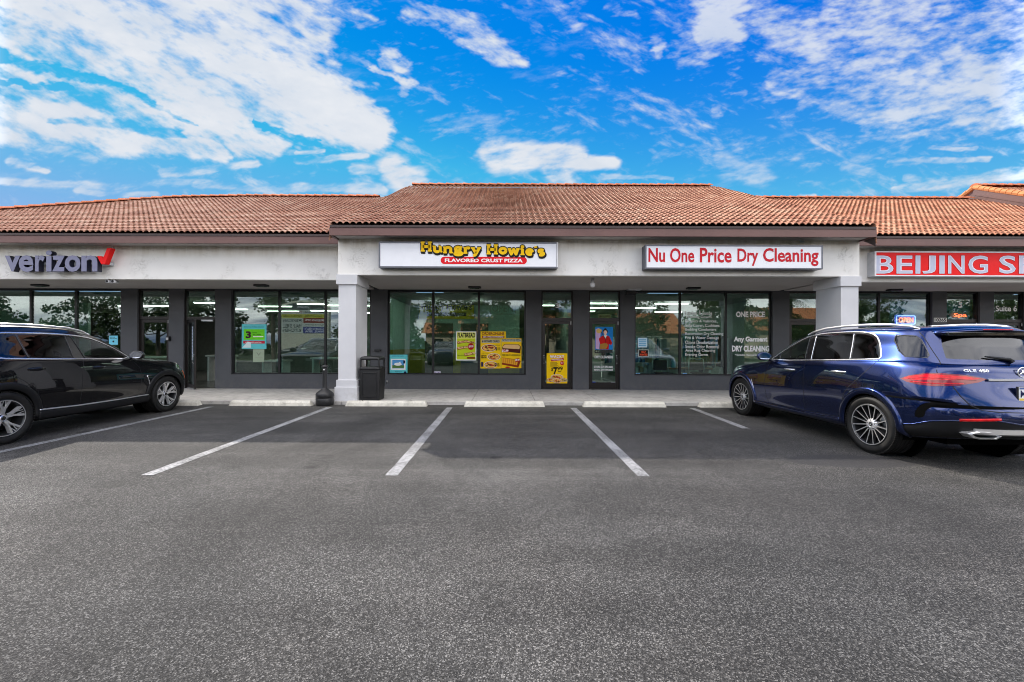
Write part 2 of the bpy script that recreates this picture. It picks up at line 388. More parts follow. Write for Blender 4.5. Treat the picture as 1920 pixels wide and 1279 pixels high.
# ================================================================ ground
def m_asphalt():
    m, nt, out = newmat("asphalt")
    v = coords(nt)
    vo = N(nt, "ShaderNodeTexVoronoi"); vo.inputs["Scale"].default_value = 165; vo.inputs["Randomness"].default_value = 1
    L(nt, v, vo.inputs["Vector"])
    cs = N(nt, "ShaderNodeSeparateColor"); L(nt, vo.outputs["Color"], cs.inputs[0])
    stone = ramp(nt, cs.outputs[0], [(0.0, 0.006), (0.35, 0.028), (0.68, 0.080), (0.88, 0.18), (1.0, 0.36)])
    fine = noise(nt, v, 260, 2, 0.6)
    stone = mixc(nt, 0.22, stone, ramp(nt, fine, [(0.3, 0.02), (0.7, 0.16)]))
    big = noise(nt, v, 0.28, 6, 0.62, 0.8)
    mid = noise(nt, v, 1.7, 5, 0.65, 0.3)
    tone = ramp(nt, big, [(0.34, 0.64), (0.5, 0.96), (0.66, 1.44)])
    tone2 = ramp(nt, mid, [(0.3, 0.86), (0.7, 1.15)])
    c = mixc(nt, 1.0, stone, tone, 'MULTIPLY'); c = mixc(nt, 1.0, c, tone2, 'MULTIPLY')
    # slightly darker tone inside the parking bays
    sp = N(nt, "ShaderNodeSeparateXYZ"); L(nt, v, sp.inputs[0])
    wob = mathn(nt, 'MULTIPLY', mathn(nt, 'SUBTRACT', noise(nt, v, 0.7, 4), 0.5), 1.2)
    yy = mathn(nt, 'ADD', sp.outputs[1], wob)
    bay = N(nt, "ShaderNodeMapRange"); bay.interpolation_type = 'SMOOTHSTEP'
    L(nt, yy, bay.inputs[0]); bay.inputs[1].default_value = 4.8; bay.inputs[2].default_value = 7.2; bay.inputs[3].default_value = 1.0; bay.inputs[4].default_value = 0.90
    c = mixc(nt, 1.0, c, bay.outputs[0], 'MULTIPLY')
    # tyre-polished arcs, a dark oval patch
    mt = N(nt, "ShaderNodeMapping"); mt.inputs["Rotation"].default_value = (0, 0, R(24)); mt.inputs["Scale"].default_value = (0.16, 1.5, 1); L(nt, v, mt.inputs[0])
    tr = noise(nt, mt.outputs[0], 1.0, 5, 0.55, 0.6)
    c = mixc(nt, 1.0, c, ramp(nt, tr, [(0.38, 0.84), (0.52, 1.0), (0.66, 1.26)]), 'MULTIPLY')
    wv2 = noise(nt, v, 3.0, 4)
    px_ = mathn(nt, 'DIVIDE', mathn(nt, 'SUBTRACT', sp.outputs[0], 4.32), 0.85); py_ = mathn(nt, 'DIVIDE', mathn(nt, 'SUBTRACT', sp.outputs[1], 5.12), 0.30)
    dd = mathn(nt, 'ADD', mathn(nt, 'ADD', mathn(nt, 'MULTIPLY', px_, px_), mathn(nt, 'MULTIPLY', py_, py_)), mathn(nt, 'MULTIPLY', mathn(nt, 'SUBTRACT', wv2, 0.5), 0.5))
    c = mixc(nt, ramp(nt, dd, [(0.8, 0.8), (1.0, 0.0)]), c, (0.05, 0.05, 0.055))
    # drips of oil
    o = N(nt, "ShaderNodeTexVoronoi"); o.inputs["Scale"].default_value = 0.9
    mp = N(nt, "ShaderNodeMapping"); mp.inputs["Location"].default_value = (3.1, 1.7, 0); L(nt, v, mp.inputs[0]); L(nt, mp.outputs[0], o.inputs["Vector"])
    od = mathn(nt, 'ADD', o.outputs["Distance"], mathn(nt, 'MULTIPLY', noise(nt, v, 7, 4), 0.12))
    c = mixc(nt, ramp(nt, od, [(0.10, 0.55), (0.16, 0.0)]), c, (0.012, 0.012, 0.013))
    # cracks
    vc = N(nt, "ShaderNodeTexVoronoi", feature='DISTANCE_TO_EDGE'); vc.inputs["Scale"].default_value = 0.42
    wv = N(nt, "ShaderNodeTexNoise"); wv.inputs["Scale"].default_value = 1.6; wv.inputs["Detail"].default_value = 8; L(nt, v, wv.inputs["Vector"])
    wm = N(nt, "ShaderNodeVectorMath", operation='MULTIPLY_ADD'); L(nt, wv.outputs["Color"], wm.inputs[0]); wm.inputs[1].default_value = (1.1, 1.1, 0); L(nt, v, wm.inputs[2])
    L(nt, wm.outputs[0], vc.inputs["Vector"])
    gate = ramp(nt, noise(nt, v, 0.5, 2), [(0.40, 0.0), (0.50, 1.0)])
    cr = mathn(nt, 'MULTIPLY', ramp(nt, vc.outputs["Distance"], [(0.0, 1.0), (0.0042, 0.0)]), gate)
    c = mixc(nt, mathn(nt, 'MULTIPLY', cr, 0.5), c, (0.012, 0.012, 0.012))
    warm = mixc(nt, noise(nt, v, 0.6, 3), (0.94, 0.98, 1.0), (1.04, 1.0, 0.96))
    c = mixc(nt, 1.0, c, warm, 'MULTIPLY')
    gm = mixc(nt, 1.0, c, (0.76, 0.73, 0.685), 'MULTIPLY')
    h = mathn(nt, 'ADD', vo.outputs["Distance"], mathn(nt, 'MULTIPLY', cr, -1.0))
    bsdf(nt, out, gm, 0.85, spec=0.3, bump=h, bump_s=0.55, bump_d=0.006)
    return m
M_ASPH = m_asphalt()
g = MB()
xs = [-120, -40, -12, 0, 12, 40, 120]; ys = [-130, -60, -20, 0, 9.735, 25, 70, 130]
vs = [(x, y, 0.0) for y in ys for x in xs]; n = len(xs)
g.add(vs, [(j*n+i, j*n+i+1, (j+1)*n+i+1, (j+1)*n+i) for j in range(len(ys)-1) for i in range(n-1)])
tag(g.build("asphalt_ground", M_ASPH), kind="structure")

def m_line():
    m, nt, out = newmat("line_paint")
    v = coords(nt)
    w = noise(nt, v, 26, 8, 0.72); w2 = noise(nt, v, 2.2, 3)
    k = mathn(nt, 'ADD', w, mathn(nt, 'MULTIPLY', mathn(nt, 'SUBTRACT', w2, 0.5), 0.5))
    wear = ramp(nt, k, [(0.40, 0.0), (0.60, 1.0)])
    vo = N(nt, "ShaderNodeTexVoronoi"); vo.inputs["Scale"].default_value = 95; L(nt, v, vo.inputs["Vector"])
    cs = N(nt, "ShaderNodeSeparateColor"); L(nt, vo.outputs["Color"], cs.inputs[0])
    bare = ramp(nt, cs.outputs[0], [(0, 0.05), (1, 0.22)])
    c = mixc(nt, wear, bare, ramp(nt, noise(nt, v, 60, 4), [(0.3, 0.27), (0.7, 0.43)]))
    bsdf(nt, out, c, 0.75, spec=0.3, bump=vo.outputs["Distance"], bump_s=0.35, bump_d=0.004)
    return m
M_LINE = m_line()
def line(xc0, xc1, y0, y1, label):
    b = MB(); n = 40; rnd = random.Random(int(xc0*100))
    vs = []; fs = []
    for i in range(n+1):
        t = i/n; y = y0+(y1-y0)*t; x = xc0+(xc1-xc0)*t
        e1, e2 = rnd.uniform(-.004, .004), rnd.uniform(-.004, .004)
        vs += [(x-0.068+e1, y, 0.004), (x+0.068+e2, y, 0.004)]
        if i: k = 2*i; fs.append((k-2, k-1, k+1, k))
    b.add(vs, fs); o = b.build("painted_line", M_LINE); tag(o, kind="structure")
    return o
for a, b_2, y1 in ((-9.5, -9.45, 4.45), (-6.77, -6.68, 4.45), (-4.05, -3.93, 4.46), (-1.30, -1.26, 4.48), (1.53, 1.515, 4.48), (4.26, 4.17, 7.1), (7.0, 7.0, 4.45), (9.75, 9.75, 4.45)):
    line(a, b_2, 9.35, y1, "")

def m_conc(name, lo, hi, jx=None):
    m, nt, out = newmat(name); v = coords(nt)
    a = noise(nt, v, 1.3, 6, 0.65, 0.6); b = noise(nt, v, 45, 4, 0.7); c3 = noise(nt, v, 5.5, 5, 0.7)
    c = ramp(nt, a, [(0.3, lo), (0.7, hi)])
    c = mixc(nt, 0.28, c, ramp(nt, b, [(0.25, tuple(x*0.45 for x in lo)), (0.75, hi)]))
    c = mixc(nt, ramp(nt, c3, [(0.46, 0.0), (0.70, 0.6)]), c, tuple(x*0.5 for x in lo))
    bsdf(nt, out, c, 0.85, spec=0.25, bump=b, bump_s=0.25, bump_d=0.006)
    return m
M_CONC = m_conc("sidewalk_concrete", (0.40, 0.38, 0.355), (0.58, 0.56, 0.53))
M_STOP = m_conc("wheel_stop_concrete", (0.60, 0.57, 0.49), (0.80, 0.77, 0.69))
sw = MB()
edges = [-26] + [round(-22.55+1.55*i, 3) for i in range(32)]
for i in range(len(edges)-1):
    sw.bbox(edges[i]+0.004, edges[i+1]-0.004, 9.75, 12.62, -0.1, 0.08, 0.006, seg=1)
tag(sw.build("sidewalk", M_CONC), kind="structure")
jt = MB(); jt.box(-26, 26, 9.77, 12.6, -0.09, 0.068)
tag(jt.build("sidewalk_joint", simple("joint_dirt", (0.05, 0.048, 0.045), 0.9)), kind="structure")

def wheel_stop(x0, x1, label):
    b = MB()
    pr = [(9.50, 0.0), (9.515, 0.075), (9.545, 0.118), (9.615, 0.122), (9.645, 0.08), (9.66, 0.0)]
    bm = bmesh.new()
    n = 14; rnd = random.Random(int(x0*10)); rings = []
    for i in range(n+1):
        t = i/n; x = x0+(x1-x0)*t
        inset = 0.0
        ring = []
        for (y, z) in pr:
            e = 0.045*(z/0.12) if i == 0 else (-0.045*(z/0.12) if i == n else 0)
            ring.append(bm.verts.new((x+e, y+rnd.uniform(-.002,.002), z+rnd.uniform(-.0025,.0015)*(z > 0))))
        rings.append(ring)
    for i in range(n):
        for k in range(len(pr)-1): bm.faces.new((rings[i][k], rings[i+1][k], rings[i+1][k+1], rings[i][k+1]))
    bm.faces.new(rings[0]); bm.faces.new(list(reversed(rings[-1])))
    bmesh.ops.recalc_face_normals(bm, faces=bm.faces[:])
    b.bm(bm); bm.free()
    o = b.build("wheel_stop", M_STOP)
    tag(o, label, "wheel stop", "concrete wheel stops at the heads of the parking bays")
    for f in (0.2, 0.8):
        x = x0+(x1-x0)*f
        p = MB(); p.lathe([(0.0001, 0.001), (0.011, 0.001), (0.013, -0.002)], 10, c=(x, 9.58, 0.1235))
        p.build("bolt_hole", simple("rust", (0.04, 0.02, 0.012), 0.8), o)
for x0, x1, lb in ((-9.08, -7.2, "concrete wheel stop in front of the black car's front bumper"),
                   (-6.47, -4.56, "concrete wheel stop left of the ash receptacle, before the first empty bay"),
                   (-3.76, -1.86, "concrete wheel stop in front of the black trash bin"),
                   (-0.99, 0.90, "concrete wheel stop below the yellow pizza posters"),
                   (1.79, 3.73, "concrete wheel stop in front of the dry cleaner's glass door"),
                   (4.52, 6.42, "concrete wheel stop partly hidden behind the blue car's front wheel")):
    wheel_stop(x0, x1, lb)
# ================================================================ the shopping plaza
def m_stucco():
    m, nt, out = newmat("white_stucco"); v = coords(nt)
    big = noise(nt, v, 1.1, 5, 0.6); fine = noise(nt, v, 42, 5, 0.7)
    vo = N(nt, "ShaderNodeTexNoise"); vo.inputs["Scale"].default_value = 7.0; vo.inputs["Detail"].default_value = 7; vo.inputs["Distortion"].default_value = 1.6; vo.inputs["Roughness"].default_value = .6
    L(nt, v, vo.inputs["Vector"])
    ridge = mathn(nt, 'ABSOLUTE', mathn(nt, 'SUBTRACT', vo.outputs["Fac"], 0.5))
    crk = ramp(nt, ridge, [(0.0, 1.0), (0.016, 0.0)])
    gate = ramp(nt, noise(nt, v, 2.1, 3), [(0.5, 0.0), (0.66, 1.0)])
    crk = mathn(nt, 'MULTIPLY', crk, gate)
    c = ramp(nt, big, [(0.3, (0.86, 0.835, 0.79)), (0.7, (0.92, 0.90, 0.86))])
    # dust and runs under the eave
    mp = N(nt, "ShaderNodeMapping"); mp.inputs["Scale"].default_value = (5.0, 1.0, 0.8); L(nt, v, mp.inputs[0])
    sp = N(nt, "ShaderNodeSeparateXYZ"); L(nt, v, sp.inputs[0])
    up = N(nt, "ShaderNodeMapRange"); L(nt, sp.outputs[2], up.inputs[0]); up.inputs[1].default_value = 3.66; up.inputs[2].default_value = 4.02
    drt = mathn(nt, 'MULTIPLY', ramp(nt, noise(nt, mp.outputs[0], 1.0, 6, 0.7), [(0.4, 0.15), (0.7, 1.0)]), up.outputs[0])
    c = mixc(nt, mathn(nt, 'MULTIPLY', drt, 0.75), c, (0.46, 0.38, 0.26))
    c = mixc(nt, mathn(nt, 'MULTIPLY', crk, 0.30), c, (0.32, 0.29, 0.24))
    h = mathn(nt, 'ADD', mathn(nt, 'MULTIPLY', fine, 0.5), mathn(nt, 'MULTIPLY', crk, -1.4))
    bsdf(nt, out, c, 0.9, spec=0.2, bump=h, bump_s=0.65, bump_d=0.014)
    return m
M_STUC = m_stucco()
def m_wall(name, lo, hi, dirty=0.35):
    m, nt, out = newmat(name); v = coords(nt)
    a = noise(nt, v, 0.9, 5, 0.6); f = noise(nt, v, 75, 4, 0.7)
    c = ramp(nt, a, [(0.3, lo), (0.7, hi)])
    sp = N(nt, "ShaderNodeSeparateXYZ"); L(nt, v, sp.inputs[0])
    low = N(nt, "ShaderNodeMapRange"); L(nt, sp.outputs[2], low.inputs[0]); low.inputs[1].default_value = 0.45; low.inputs[2].default_value = 0.08
    d = mathn(nt, 'MULTIPLY', ramp(nt, noise(nt, v, 6, 5, 0.7), [(0.45, 0.0), (0.75, 1.0)]), low.outputs[0])
    c = mixc(nt, mathn(nt, 'MULTIPLY', d, dirty), c, (0.2, 0.18, 0.15))
    bsdf(nt, out, c, 0.8, spec=0.3, bump=f, bump_s=0.3, bump_d=0.008)
    return m
M_GREY = m_wall("charcoal_painted_wall", (0.078, 0.080, 0.086), (0.100, 0.102, 0.110))
M_PILL = m_wall("pale_painted_stucco", (0.60, 0.60, 0.62), (0.70, 0.70, 0.72), 0.5)
M_SOFF = m_wall("soffit_paint", (0.46, 0.43, 0.41), (0.54, 0.51, 0.49), 0.0)
M_BROWN = simple("brown_fascia_paint", (0.145, 0.072, 0.062), 0.5, var=0.12, vscale=1.3, bump=0.05)
M_BROWN2 = simple("dark_brown_shadow_and_deck", (0.05, 0.032, 0.03), 0.6)
M_FRAME = simple("bronze_frame", (0.018, 0.014, 0.013), 0.35, 0.3)
M_FRAME2 = simple("black_frame", (0.010, 0.010, 0.011), 0.4, 0.2)
M_METAL = simple("brushed_metal", (0.55, 0.55, 0.55), 0.35, 1.0)
M_GLASS = glass("window_glass", (0.72, 0.86, 0.80), 0.10)
M_ROOM = simple("interior_paint", (0.32, 0.42, 0.38), 0.8)
M_ROOMD = simple("interior_dark", (0.11, 0.12, 0.11), 0.8)
M_CEIL = simple("interior_ceiling", (0.26, 0.28, 0.27), 0.9)
M_TEAL = simple("interior_teal", (0.50, 0.74, 0.64), 0.8)
M_OLIVE = simple("interior_olive", (0.5, 0.42, 0.06), 0.7)

plaza = empty("shopping_plaza", (0, 12, 0), 0, "long single storey plaza with clay tiled roof, white stucco fascia and charcoal walls", "building")
INV = Matrix.Translation((0, -12, 0))
def pl(mb, name, mat, parent=None, smooth=None):
    o = mb.build(name, mat, None, smooth)
    if parent is None: o.parent = plaza; o.location = (0, -12, 0)
    else: o.parent = parent
    return o
YW = 12.5; ZS = 3.12; ZB = 0.08; YF = 9.83; YG = 10.62
XL, XRR = -24.0, 26.0; CL, CR = -4.07, 8.49

# openings: (x0, x1, kind, mullions)
OPEN = [(-24, -11.83, 'w', [-20.19, -18.8, -17.45, -16.06, -14.67, -13.28], 0),
        (-11.32, -10.36, 'd', 'closed', 1), (-9.90, -8.94, 'd', 'ajar', 2),
        (-8.45, -4.17, 'w', [-7.01, -5.59], 3), (-3.66, 0.59, 'w', [-2.27, -0.86], 4),
        (1.06, 2.03, 'd', 'closed', 5), (2.52, 3.48, 'd', 'closed', 6),
        (3.92, 8.15, 'w', [5.34, 6.75], 7), (8.66, 9.62, 'd', 'closed', 8), (10.1, 13.04, 'w', [11.47], 9),
        (13.48, 14.50, 'd', 'closed', 10), (14.93, 15.9, 'd', 'closed', 11), (16.4, 20.6, 'w', [17.8, 19.2], 12), (21.1, 26, 'w', [22.5, 24], 13)]
wall = MB()
x = XL - 0.3
for (x0, x1, k, mu, i) in OPEN:
    if x0 > x: wall.box(x, x0, YW, YW+0.16, ZB-0.1, ZS)
    if k == 'w': wall.box(x0, x1, YW, YW+0.16, ZB-0.1, 0.52)
    x = x1
wall.box(x, XRR+0.3, YW, YW+0.16, ZB-0.1, ZS) if x < XRR else None
wall.box(XL-0.3, XRR+0.3, YW+0.002, YW+0.158, ZS, 4.05)
wall.box(XL-0.3, XL-0.02, YW+0.16, 21, -0.1, 4.1); wall.box(XRR+0.02, XRR+0.3, YW+0.16, 21, -0.1, 4.1); wall.box(XL-0.3, XRR+0.3, 21, 21.2, -0.1, 4.1)
pl(wall, "storefront_wall", M_GREY)

# fascia and soffits
fa = MB()
fa.box(XL-0.5, CL, YG, YG+0.16, ZS, 4.06); fa.box(CR, XRR+0.5, YG, YG+0.16, ZS, 4.06)
fa.box(CL, CR, YF, YF+0.16, ZS, 4.06)
fa.box(CL, CL+0.16, YF+0.16, YG+0.158, ZS, 4.06); fa.box(CR-0.16, CR, YF+0.16, YG+0.158, ZS, 4.06)
pl(fa, "stucco_fascia", M_STUC)
so = MB()
so.box(XL-0.5, CL+0.0, YG+0.162, YW-0.002, ZS+0.012, ZS+0.06); so.box(CR, XRR+0.5, YG+0.162, YW-0.002, ZS+0.012, ZS+0.06)
so.box(CL+0.162, CR-0.162, YF+0.162, YW-0.002, ZS+0.010, ZS+0.058)
so.box(XL-0.5, XRR+0.5, 10.24, YG-0.002, 3.985, 4.0); so.box(CL+0.03, CR-0.03, 9.45, YF-0.002, 3.983, 3.998)
pl(so, "soffit", M_SOFF)
bd = MB()
bd.bbox(CL-0.03, CR+0.03, 9.40, 9.45, 3.955, 4.135, 0.004)
bd.bbox(XL-0.6, CL-0.035, 10.19, 10.24, 3.955, 4.135, 0.004); bd.bbox(CR+0.035, XRR+0.6, 10.19, 10.24, 3.955, 4.135, 0.004)
bd.box(CL-0.03, CL+0.02, 9.452, 10.24, 3.955, 4.15); bd.box(CR-0.02, CR+0.03, 9.452, 10.24, 3.955, 4.15)
pl(bd, "eave_board", M_BROWN)
bd = MB()
bd.box(CL-0.01, CR+0.01, 9.385, 9.44, 4.137, 4.19); bd.box(XL-0.6, CL-0.03, 10.175, 10.23, 4.137, 4.19); bd.box(CR+0.03, XRR+0.6, 10.175, 10.23, 4.137, 4.19)  # dark strip standing in for the shadow gap between board and tiles
bd.box(17.16, XRR+0.6, 10.17, 10.24, 4.192, 4.62)
pl(bd, "eave_shadow_trim", M_BROWN2)

# pillars
for (x0, x1) in ((CL, -3.63), (8.05, CR)):
    p = MB(); p.box(x0+0.01, x1-0.01, YF+0.01, 10.64, ZB, ZS-0.22)
    o = pl(p, "pillar", M_PILL)
    p = MB(); p.bbox(x0-0.035, x1+0.03, YF-0.03, 10.68, ZS-0.235, ZS+0.004, 0.006); pl(p, "pillar_cap", M_PILL, o)
    p = MB(); p.bbox(x0-0.03, x1+0.025, YF-0.02, 10.68, 0.415, 0.585, 0.006)
    p.bbox(x0-0.06, x1+0.04, YF-0.045, 10.70, ZB, 0.417, 0.008); pl(p, "pillar_base", M_PILL, o)

# ---------------------------------------------------------------- tiled roof
S = 0.5436; ZE = 4.2; YE_W = 10.2; STEP = 0.435; PY = 0.16; PX = 0.148; YR = 15.0
HIP = [(-9.5, 15.0), (-11.9, 14.72), (-13.05, 14.2), (-15.65, 12.6), (-17.6, 11.4), (-19.5, 10.2), (-19.6, 9.0)]
GX = 17.16
def wfun(x, y):
    u = np.clip((y-9.4)/5.6, 0, 1)
    hw = 0.012+0.62*u
    xl = CL-0.02+0.08*u; xr = CR+0.02-0.36*u
    a = np.clip((x-(xl-hw))/(2*hw), 0, 1); a = a*a*(3-2*a)
    b = np.clip(((xr+hw)-x)/(2*hw), 0, 1); b = b*b*(3-2*b)
    w = np.minimum(a, b)
    return np.where(x >= GX, 1.0, w)
def zroof(x, y): return ZE + S*(y-YE_W) + STEP*wfun(x, y)
def hipY(x):
    for (xa, ya), (xb, yb) in zip(HIP, HIP[1:]):
        if xb <= x <= xa: return yb+(ya-yb)*(x-xb)/(xa-xb)
    return 15.0 if x > HIP[0][0] else 9.0
def m_tile(name, warm=0.0):
    m, nt, out = newmat(name); v = coords(nt)
    sp = N(nt, "ShaderNodeSeparateXYZ"); L(nt, v, sp.inputs[0])
    cx = mathn(nt, 'FLOOR', mathn(nt, 'DIVIDE', mathn(nt, 'ADD', sp.outputs[0], 30.0), PX*2))
    cy = mathn(nt, 'FLOOR', mathn(nt, 'DIVIDE', mathn(nt, 'ADD', sp.outputs[1], -9.4+0.001), PY))
    cb = N(nt, "ShaderNodeCombineXYZ"); L(nt, cx, cb.inputs[0]); L(nt, cy, cb.inputs[1])
    wn = N(nt, "ShaderNodeTexWhiteNoise", noise_dimensions='2D'); L(nt, cb.outputs[0], wn.inputs["Vector"])
    c = ramp(nt, wn.outputs["Value"], [(0.0, (0.30, 0.135, 0.088)), (0.4, (0.39, 0.19, 0.125)), (0.8, (0.45, 0.245, 0.165)), (1.0, (0.50, 0.32, 0.23))])
    rx = N(nt, "ShaderNodeMapRange"); L(nt, sp.outputs[0], rx.inputs[0]); rx.inputs[1].default_value = 3.0; rx.inputs[2].default_value = 12.0
    c = mixc(nt, mathn(nt, 'MULTIPLY', rx.outputs[0], 0.6), c, mixc(nt, 1.0, c, (1.22, 0.95, 0.70), 'MULTIPLY'))
    big = noise(nt, v, 0.6, 5, 0.65)
    c = mixc(nt, ramp(nt, big, [(0.35, 0.0), (0.7, 0.15)]), c, (0.42, 0.28, 0.20))
    f = noise(nt, v, 30, 5, 0.7)
    c = mixc(nt, ramp(nt, f, [(0.5, 0.0), (0.8, 0.3)]), c, (0.16, 0.10, 0.08))
    bsdf(nt, out, c, 0.82, spec=0.25, bump=f, bump_s=0.2, bump_d=0.01)
    return m
M_TILE = m_tile("clay_tile")
M_RIDGE = simple("ridge_tile", (0.52, 0.16, 0.07), 0.8, var=0.3, vscale=5, bump=0.2)
def build_roof():
    sub = 6
    nx = int((XRR+0.6-(-19.6))/(PX/sub))
    xs = -19.6 + np.arange(nx+1)*(PX/sub)
    gi = int(np.searchsorted(xs, GX))
    ph = ((xs/PX) % 1.0)
    hump = 0.5+0.5*np.cos(2*np.pi*(ph-0.1*np.sin(2*np.pi*ph)))
    hump = hump**0.85
    rows = int(round((YR-9.4)/PY))
    V = []; Fc = []
    hy = np.array([hipY(x) for x in xs])
    nv = 0
    rnd = np.random.RandomState(3)
    for seg, (i0, i1, wfix) in enumerate(((0, gi, None), (gi, nx, 1))):
        X = xs[i0:i1+1]; H = hump[i0:i1+1]; HY = hy[i0:i1+1]
        cell = np.floor(X/(PX*2)+0.001).astype(int)
        start = 5 if False else 0
        for j in range(rows):
            ya = 9.4+PY*j; yb = ya+PY
            jit = rnd.uniform(-0.006, 0.006, 2000); jl = jit[(cell+500) % 2000]
            def base(y):
                z = ZE+S*(y-YE_W)+STEP*(wfun(np.minimum(X, GX-0.01), y) if wfix is None else 1.0)
                return z
            yb2 = yb+0.012
            lines = []
            for (y, lift, hf) in ((ya+0.075, 0.020, 1.0), (ya+0.002, 0.022, 1.0), (ya, 0.037, 1.0), (yb+0.07, -0.006, 0.96)):
                yy = y + jl*(1 if y < ya+0.01 else 0)
                z = base(yy)+lift+H*0.050*hf
                lines.append(np.stack([X, yy, z], 1))
            V.append(np.concatenate(lines, 0)); n = len(X)
            # which columns exist in this row
            yc = ya+PY*0.5
            xm = (X[:-1]+X[1:])/2
            ok = (yc < (HY[:-1]+HY[1:])/2)
            if yc < YE_W: ok &= (xm > CL-0.03) & (xm < CR+0.03)
            for r in range(3):
                idx = np.nonzero(ok)[0]
                a = nv+r*n+idx
                Fc.append(np.stack([a, a+1, a+1+n, a+n], 1))
            nv += 4*n
    V = np.concatenate(V, 0); Fc = np.concatenate(Fc, 0)
    me = bpy.data.meshes.new("roof"); me.from_pydata(V, [], Fc); me.materials.append(M_TILE)
    me.polygons.foreach_set("use_smooth", [False]*len(me.polygons)); me.update()
    o = bpy.data.objects.new("roof", me); COL.objects.link(o); o.parent = plaza; o.location = (0, -12, 0)
    return o
roof = build_roof()
dk = MB()   # roof deck and the slopes that face away
def deck(x0, x1, y0, up):
    dk.add([(x0, y0, ZE+S*(y0-YE_W)+up-0.03), (x1, y0, ZE+S*(y0-YE_W)+up-0.03), (x1, YR, ZE+S*(YR-YE_W)+up-0.03), (x0, YR, ZE+S*(YR-YE_W)+up-0.03),
            (x1, 21.6, 4.1), (x0, 21.6, 4.1)], [(0, 1, 2, 3), (3, 2, 4, 5)])
deck(-9.5, CL-0.7, 10.2, 0.0)
_hz = lambda x, y: (x, y, ZE+S*(y-YE_W)-0.03)
dk.add([_hz(-9.5, 10.2), _hz(-9.5, 15.0)]+[_hz(x, y) for x, y in HIP[1:6]], [tuple(range(7))]); dk.add([_hz(-9.5, 15.0), (-9.5, 21.6, 4.1), (-19.5, 21.6, 4.1)]+[_hz(x, y) for x, y in reversed(HIP[1:6])], [tuple(range(8))]); deck(CL+0.75, CR-1.1, 9.42, STEP); deck(CR+0.7, GX, 10.2, 0.0); deck(GX+0.02, XRR+0.6, 10.2, STEP)
def tdeck(x0, x1):
    nx_, ny_ = 24, 28; X_, Y_ = np.meshgrid(np.linspace(x0, x1, nx_+1), np.linspace(9.42, YR, ny_+1)); Z_ = zroof(X_, Y_)-.045
    vs = [(float(a), float(b_3), float(c)) for a, b_3, c in zip(X_.ravel(), Y_.ravel(), Z_.ravel())]; fs = []
    for j in range(ny_):
        for i in range(nx_):
            xm = (X_[0, i]+X_[0, i+1])/2
            if Y_[j, 0] < 10.2 and not (CL < xm < CR): continue
            fs.append((j*(nx_+1)+i, j*(nx_+1)+i+1, (j+1)*(nx_+1)+i+1, (j+1)*(nx_+1)+i))
    dk.add(vs, fs)
tdeck(CL-.72, CL+.77); tdeck(CR-1.12, CR+.72)
pl(dk, "roof_deck", M_BROWN2, roof)
def cap_row(name, pts, r=0.14, step=0.31):
    b = MB(); pts = [Vector(p) for p in pts]
    seg = []
    L_ = 0
    for a, c in zip(pts, pts[1:]):
        seg.append((L_, a, c)); L_ += (c-a).length
    def at(s):
        for (l0, a, c) in reversed(seg):
            if s >= l0: return a + (c-a).normalized()*(s-l0)
        return pts[0]
    k = 0; s = 0.0
    while s < L_-0.05:
        p0 = at(s); p1 = at(min(L_, s+step+0.03)); t = (p1-p0).normalized()
        side = t.cross(Vector((0,0,1))).normalized(); up = side.cross(t)
        vs = []
        n = 7
        for q, (pp, rr, lf) in enumerate(((p0, r*1.08, 0.018), (p1, r*0.94, 0.0))):
            for i in range(n+1):
                an = math.pi*i/n
                vs.append(pp + side*math.cos(an)*rr + up*(math.sin(an)*rr*0.62+lf-0.01))
        fs = [(i, i+1, n+2+i, n+1+i) for i in range(n)]
        vs.append(p0-up*0.02); fs += [(len(vs)-1, i+1, i) for i in range(n)]
        b.add(vs, fs, 0, False); s += step; k += 1
    return pl(b, name, M_RIDGE, roof)
def rp(x, y, dz=0.05): return (x, y, float(zroof(np.array([x]), np.array([y]))[0])+dz)
cap_row("ridge_cap", [rp(-19.4, 10.25)] + [rp(x, y) for x, y in reversed(HIP[:5])] + [rp(CL-0.62, YR)] )
rl = [rp(x, YR, 0.03) for x in np.linspace(CL-0.55, CL+0.75, 9)]
cap_row("ridge_cap", [rp(CL+0.6, YR), rp(CR-0.98, YR)])
cap_row("ridge_cap", [rp(CR+0.3, YR), rp(GX+0.9-1.0, YR)])
cap_row("ridge_cap", [(GX+0.0, YR, ZE+S*(YR-YE_W)+STEP+0.09), (XRR+0.6, YR, ZE+S*(YR-YE_W)+STEP+0.09)])
# raised section on the far right: rake board and rake tiles
rk = MB()
def zz(y, up): return ZE+S*(y-YE_W)+up
rk.add([(GX, 10.2, zz(10.2, -0.05)), (GX, YR, zz(YR, -0.05)), (GX, 21.6, 4.0), (GX, 21.6, 4.3), (GX, YR, zz(YR, STEP-0.03)), (GX, 10.2, zz(10.2, STEP-0.03))], [(0, 1, 2, 3, 4, 5)])
rk.add([(GX-0.03, 10.2, zz(10.2, 0.2)), (GX-0.03, YR, zz(YR, 0.2)), (GX-0.03, YR, zz(YR, STEP)), (GX-0.03, 10.2, zz(10.2, STEP))], [(0, 1, 2, 3)])
pl(rk, "rake_board", M_BROWN, roof)
M_RAKE = simple("rake_tile", (0.62, 0.25, 0.09), 0.8, var=0.2, vscale=5, bump=0.2)
b = MB()
for k in range(29):
    y0 = YR-0.16*k*1.02; y1 = y0-0.2
    b.tube([(GX, y0, zz(y0, STEP+0.045)), (GX, y1, zz(y1, STEP+0.065))], [0.075, 0.09], 8, smooth=False)
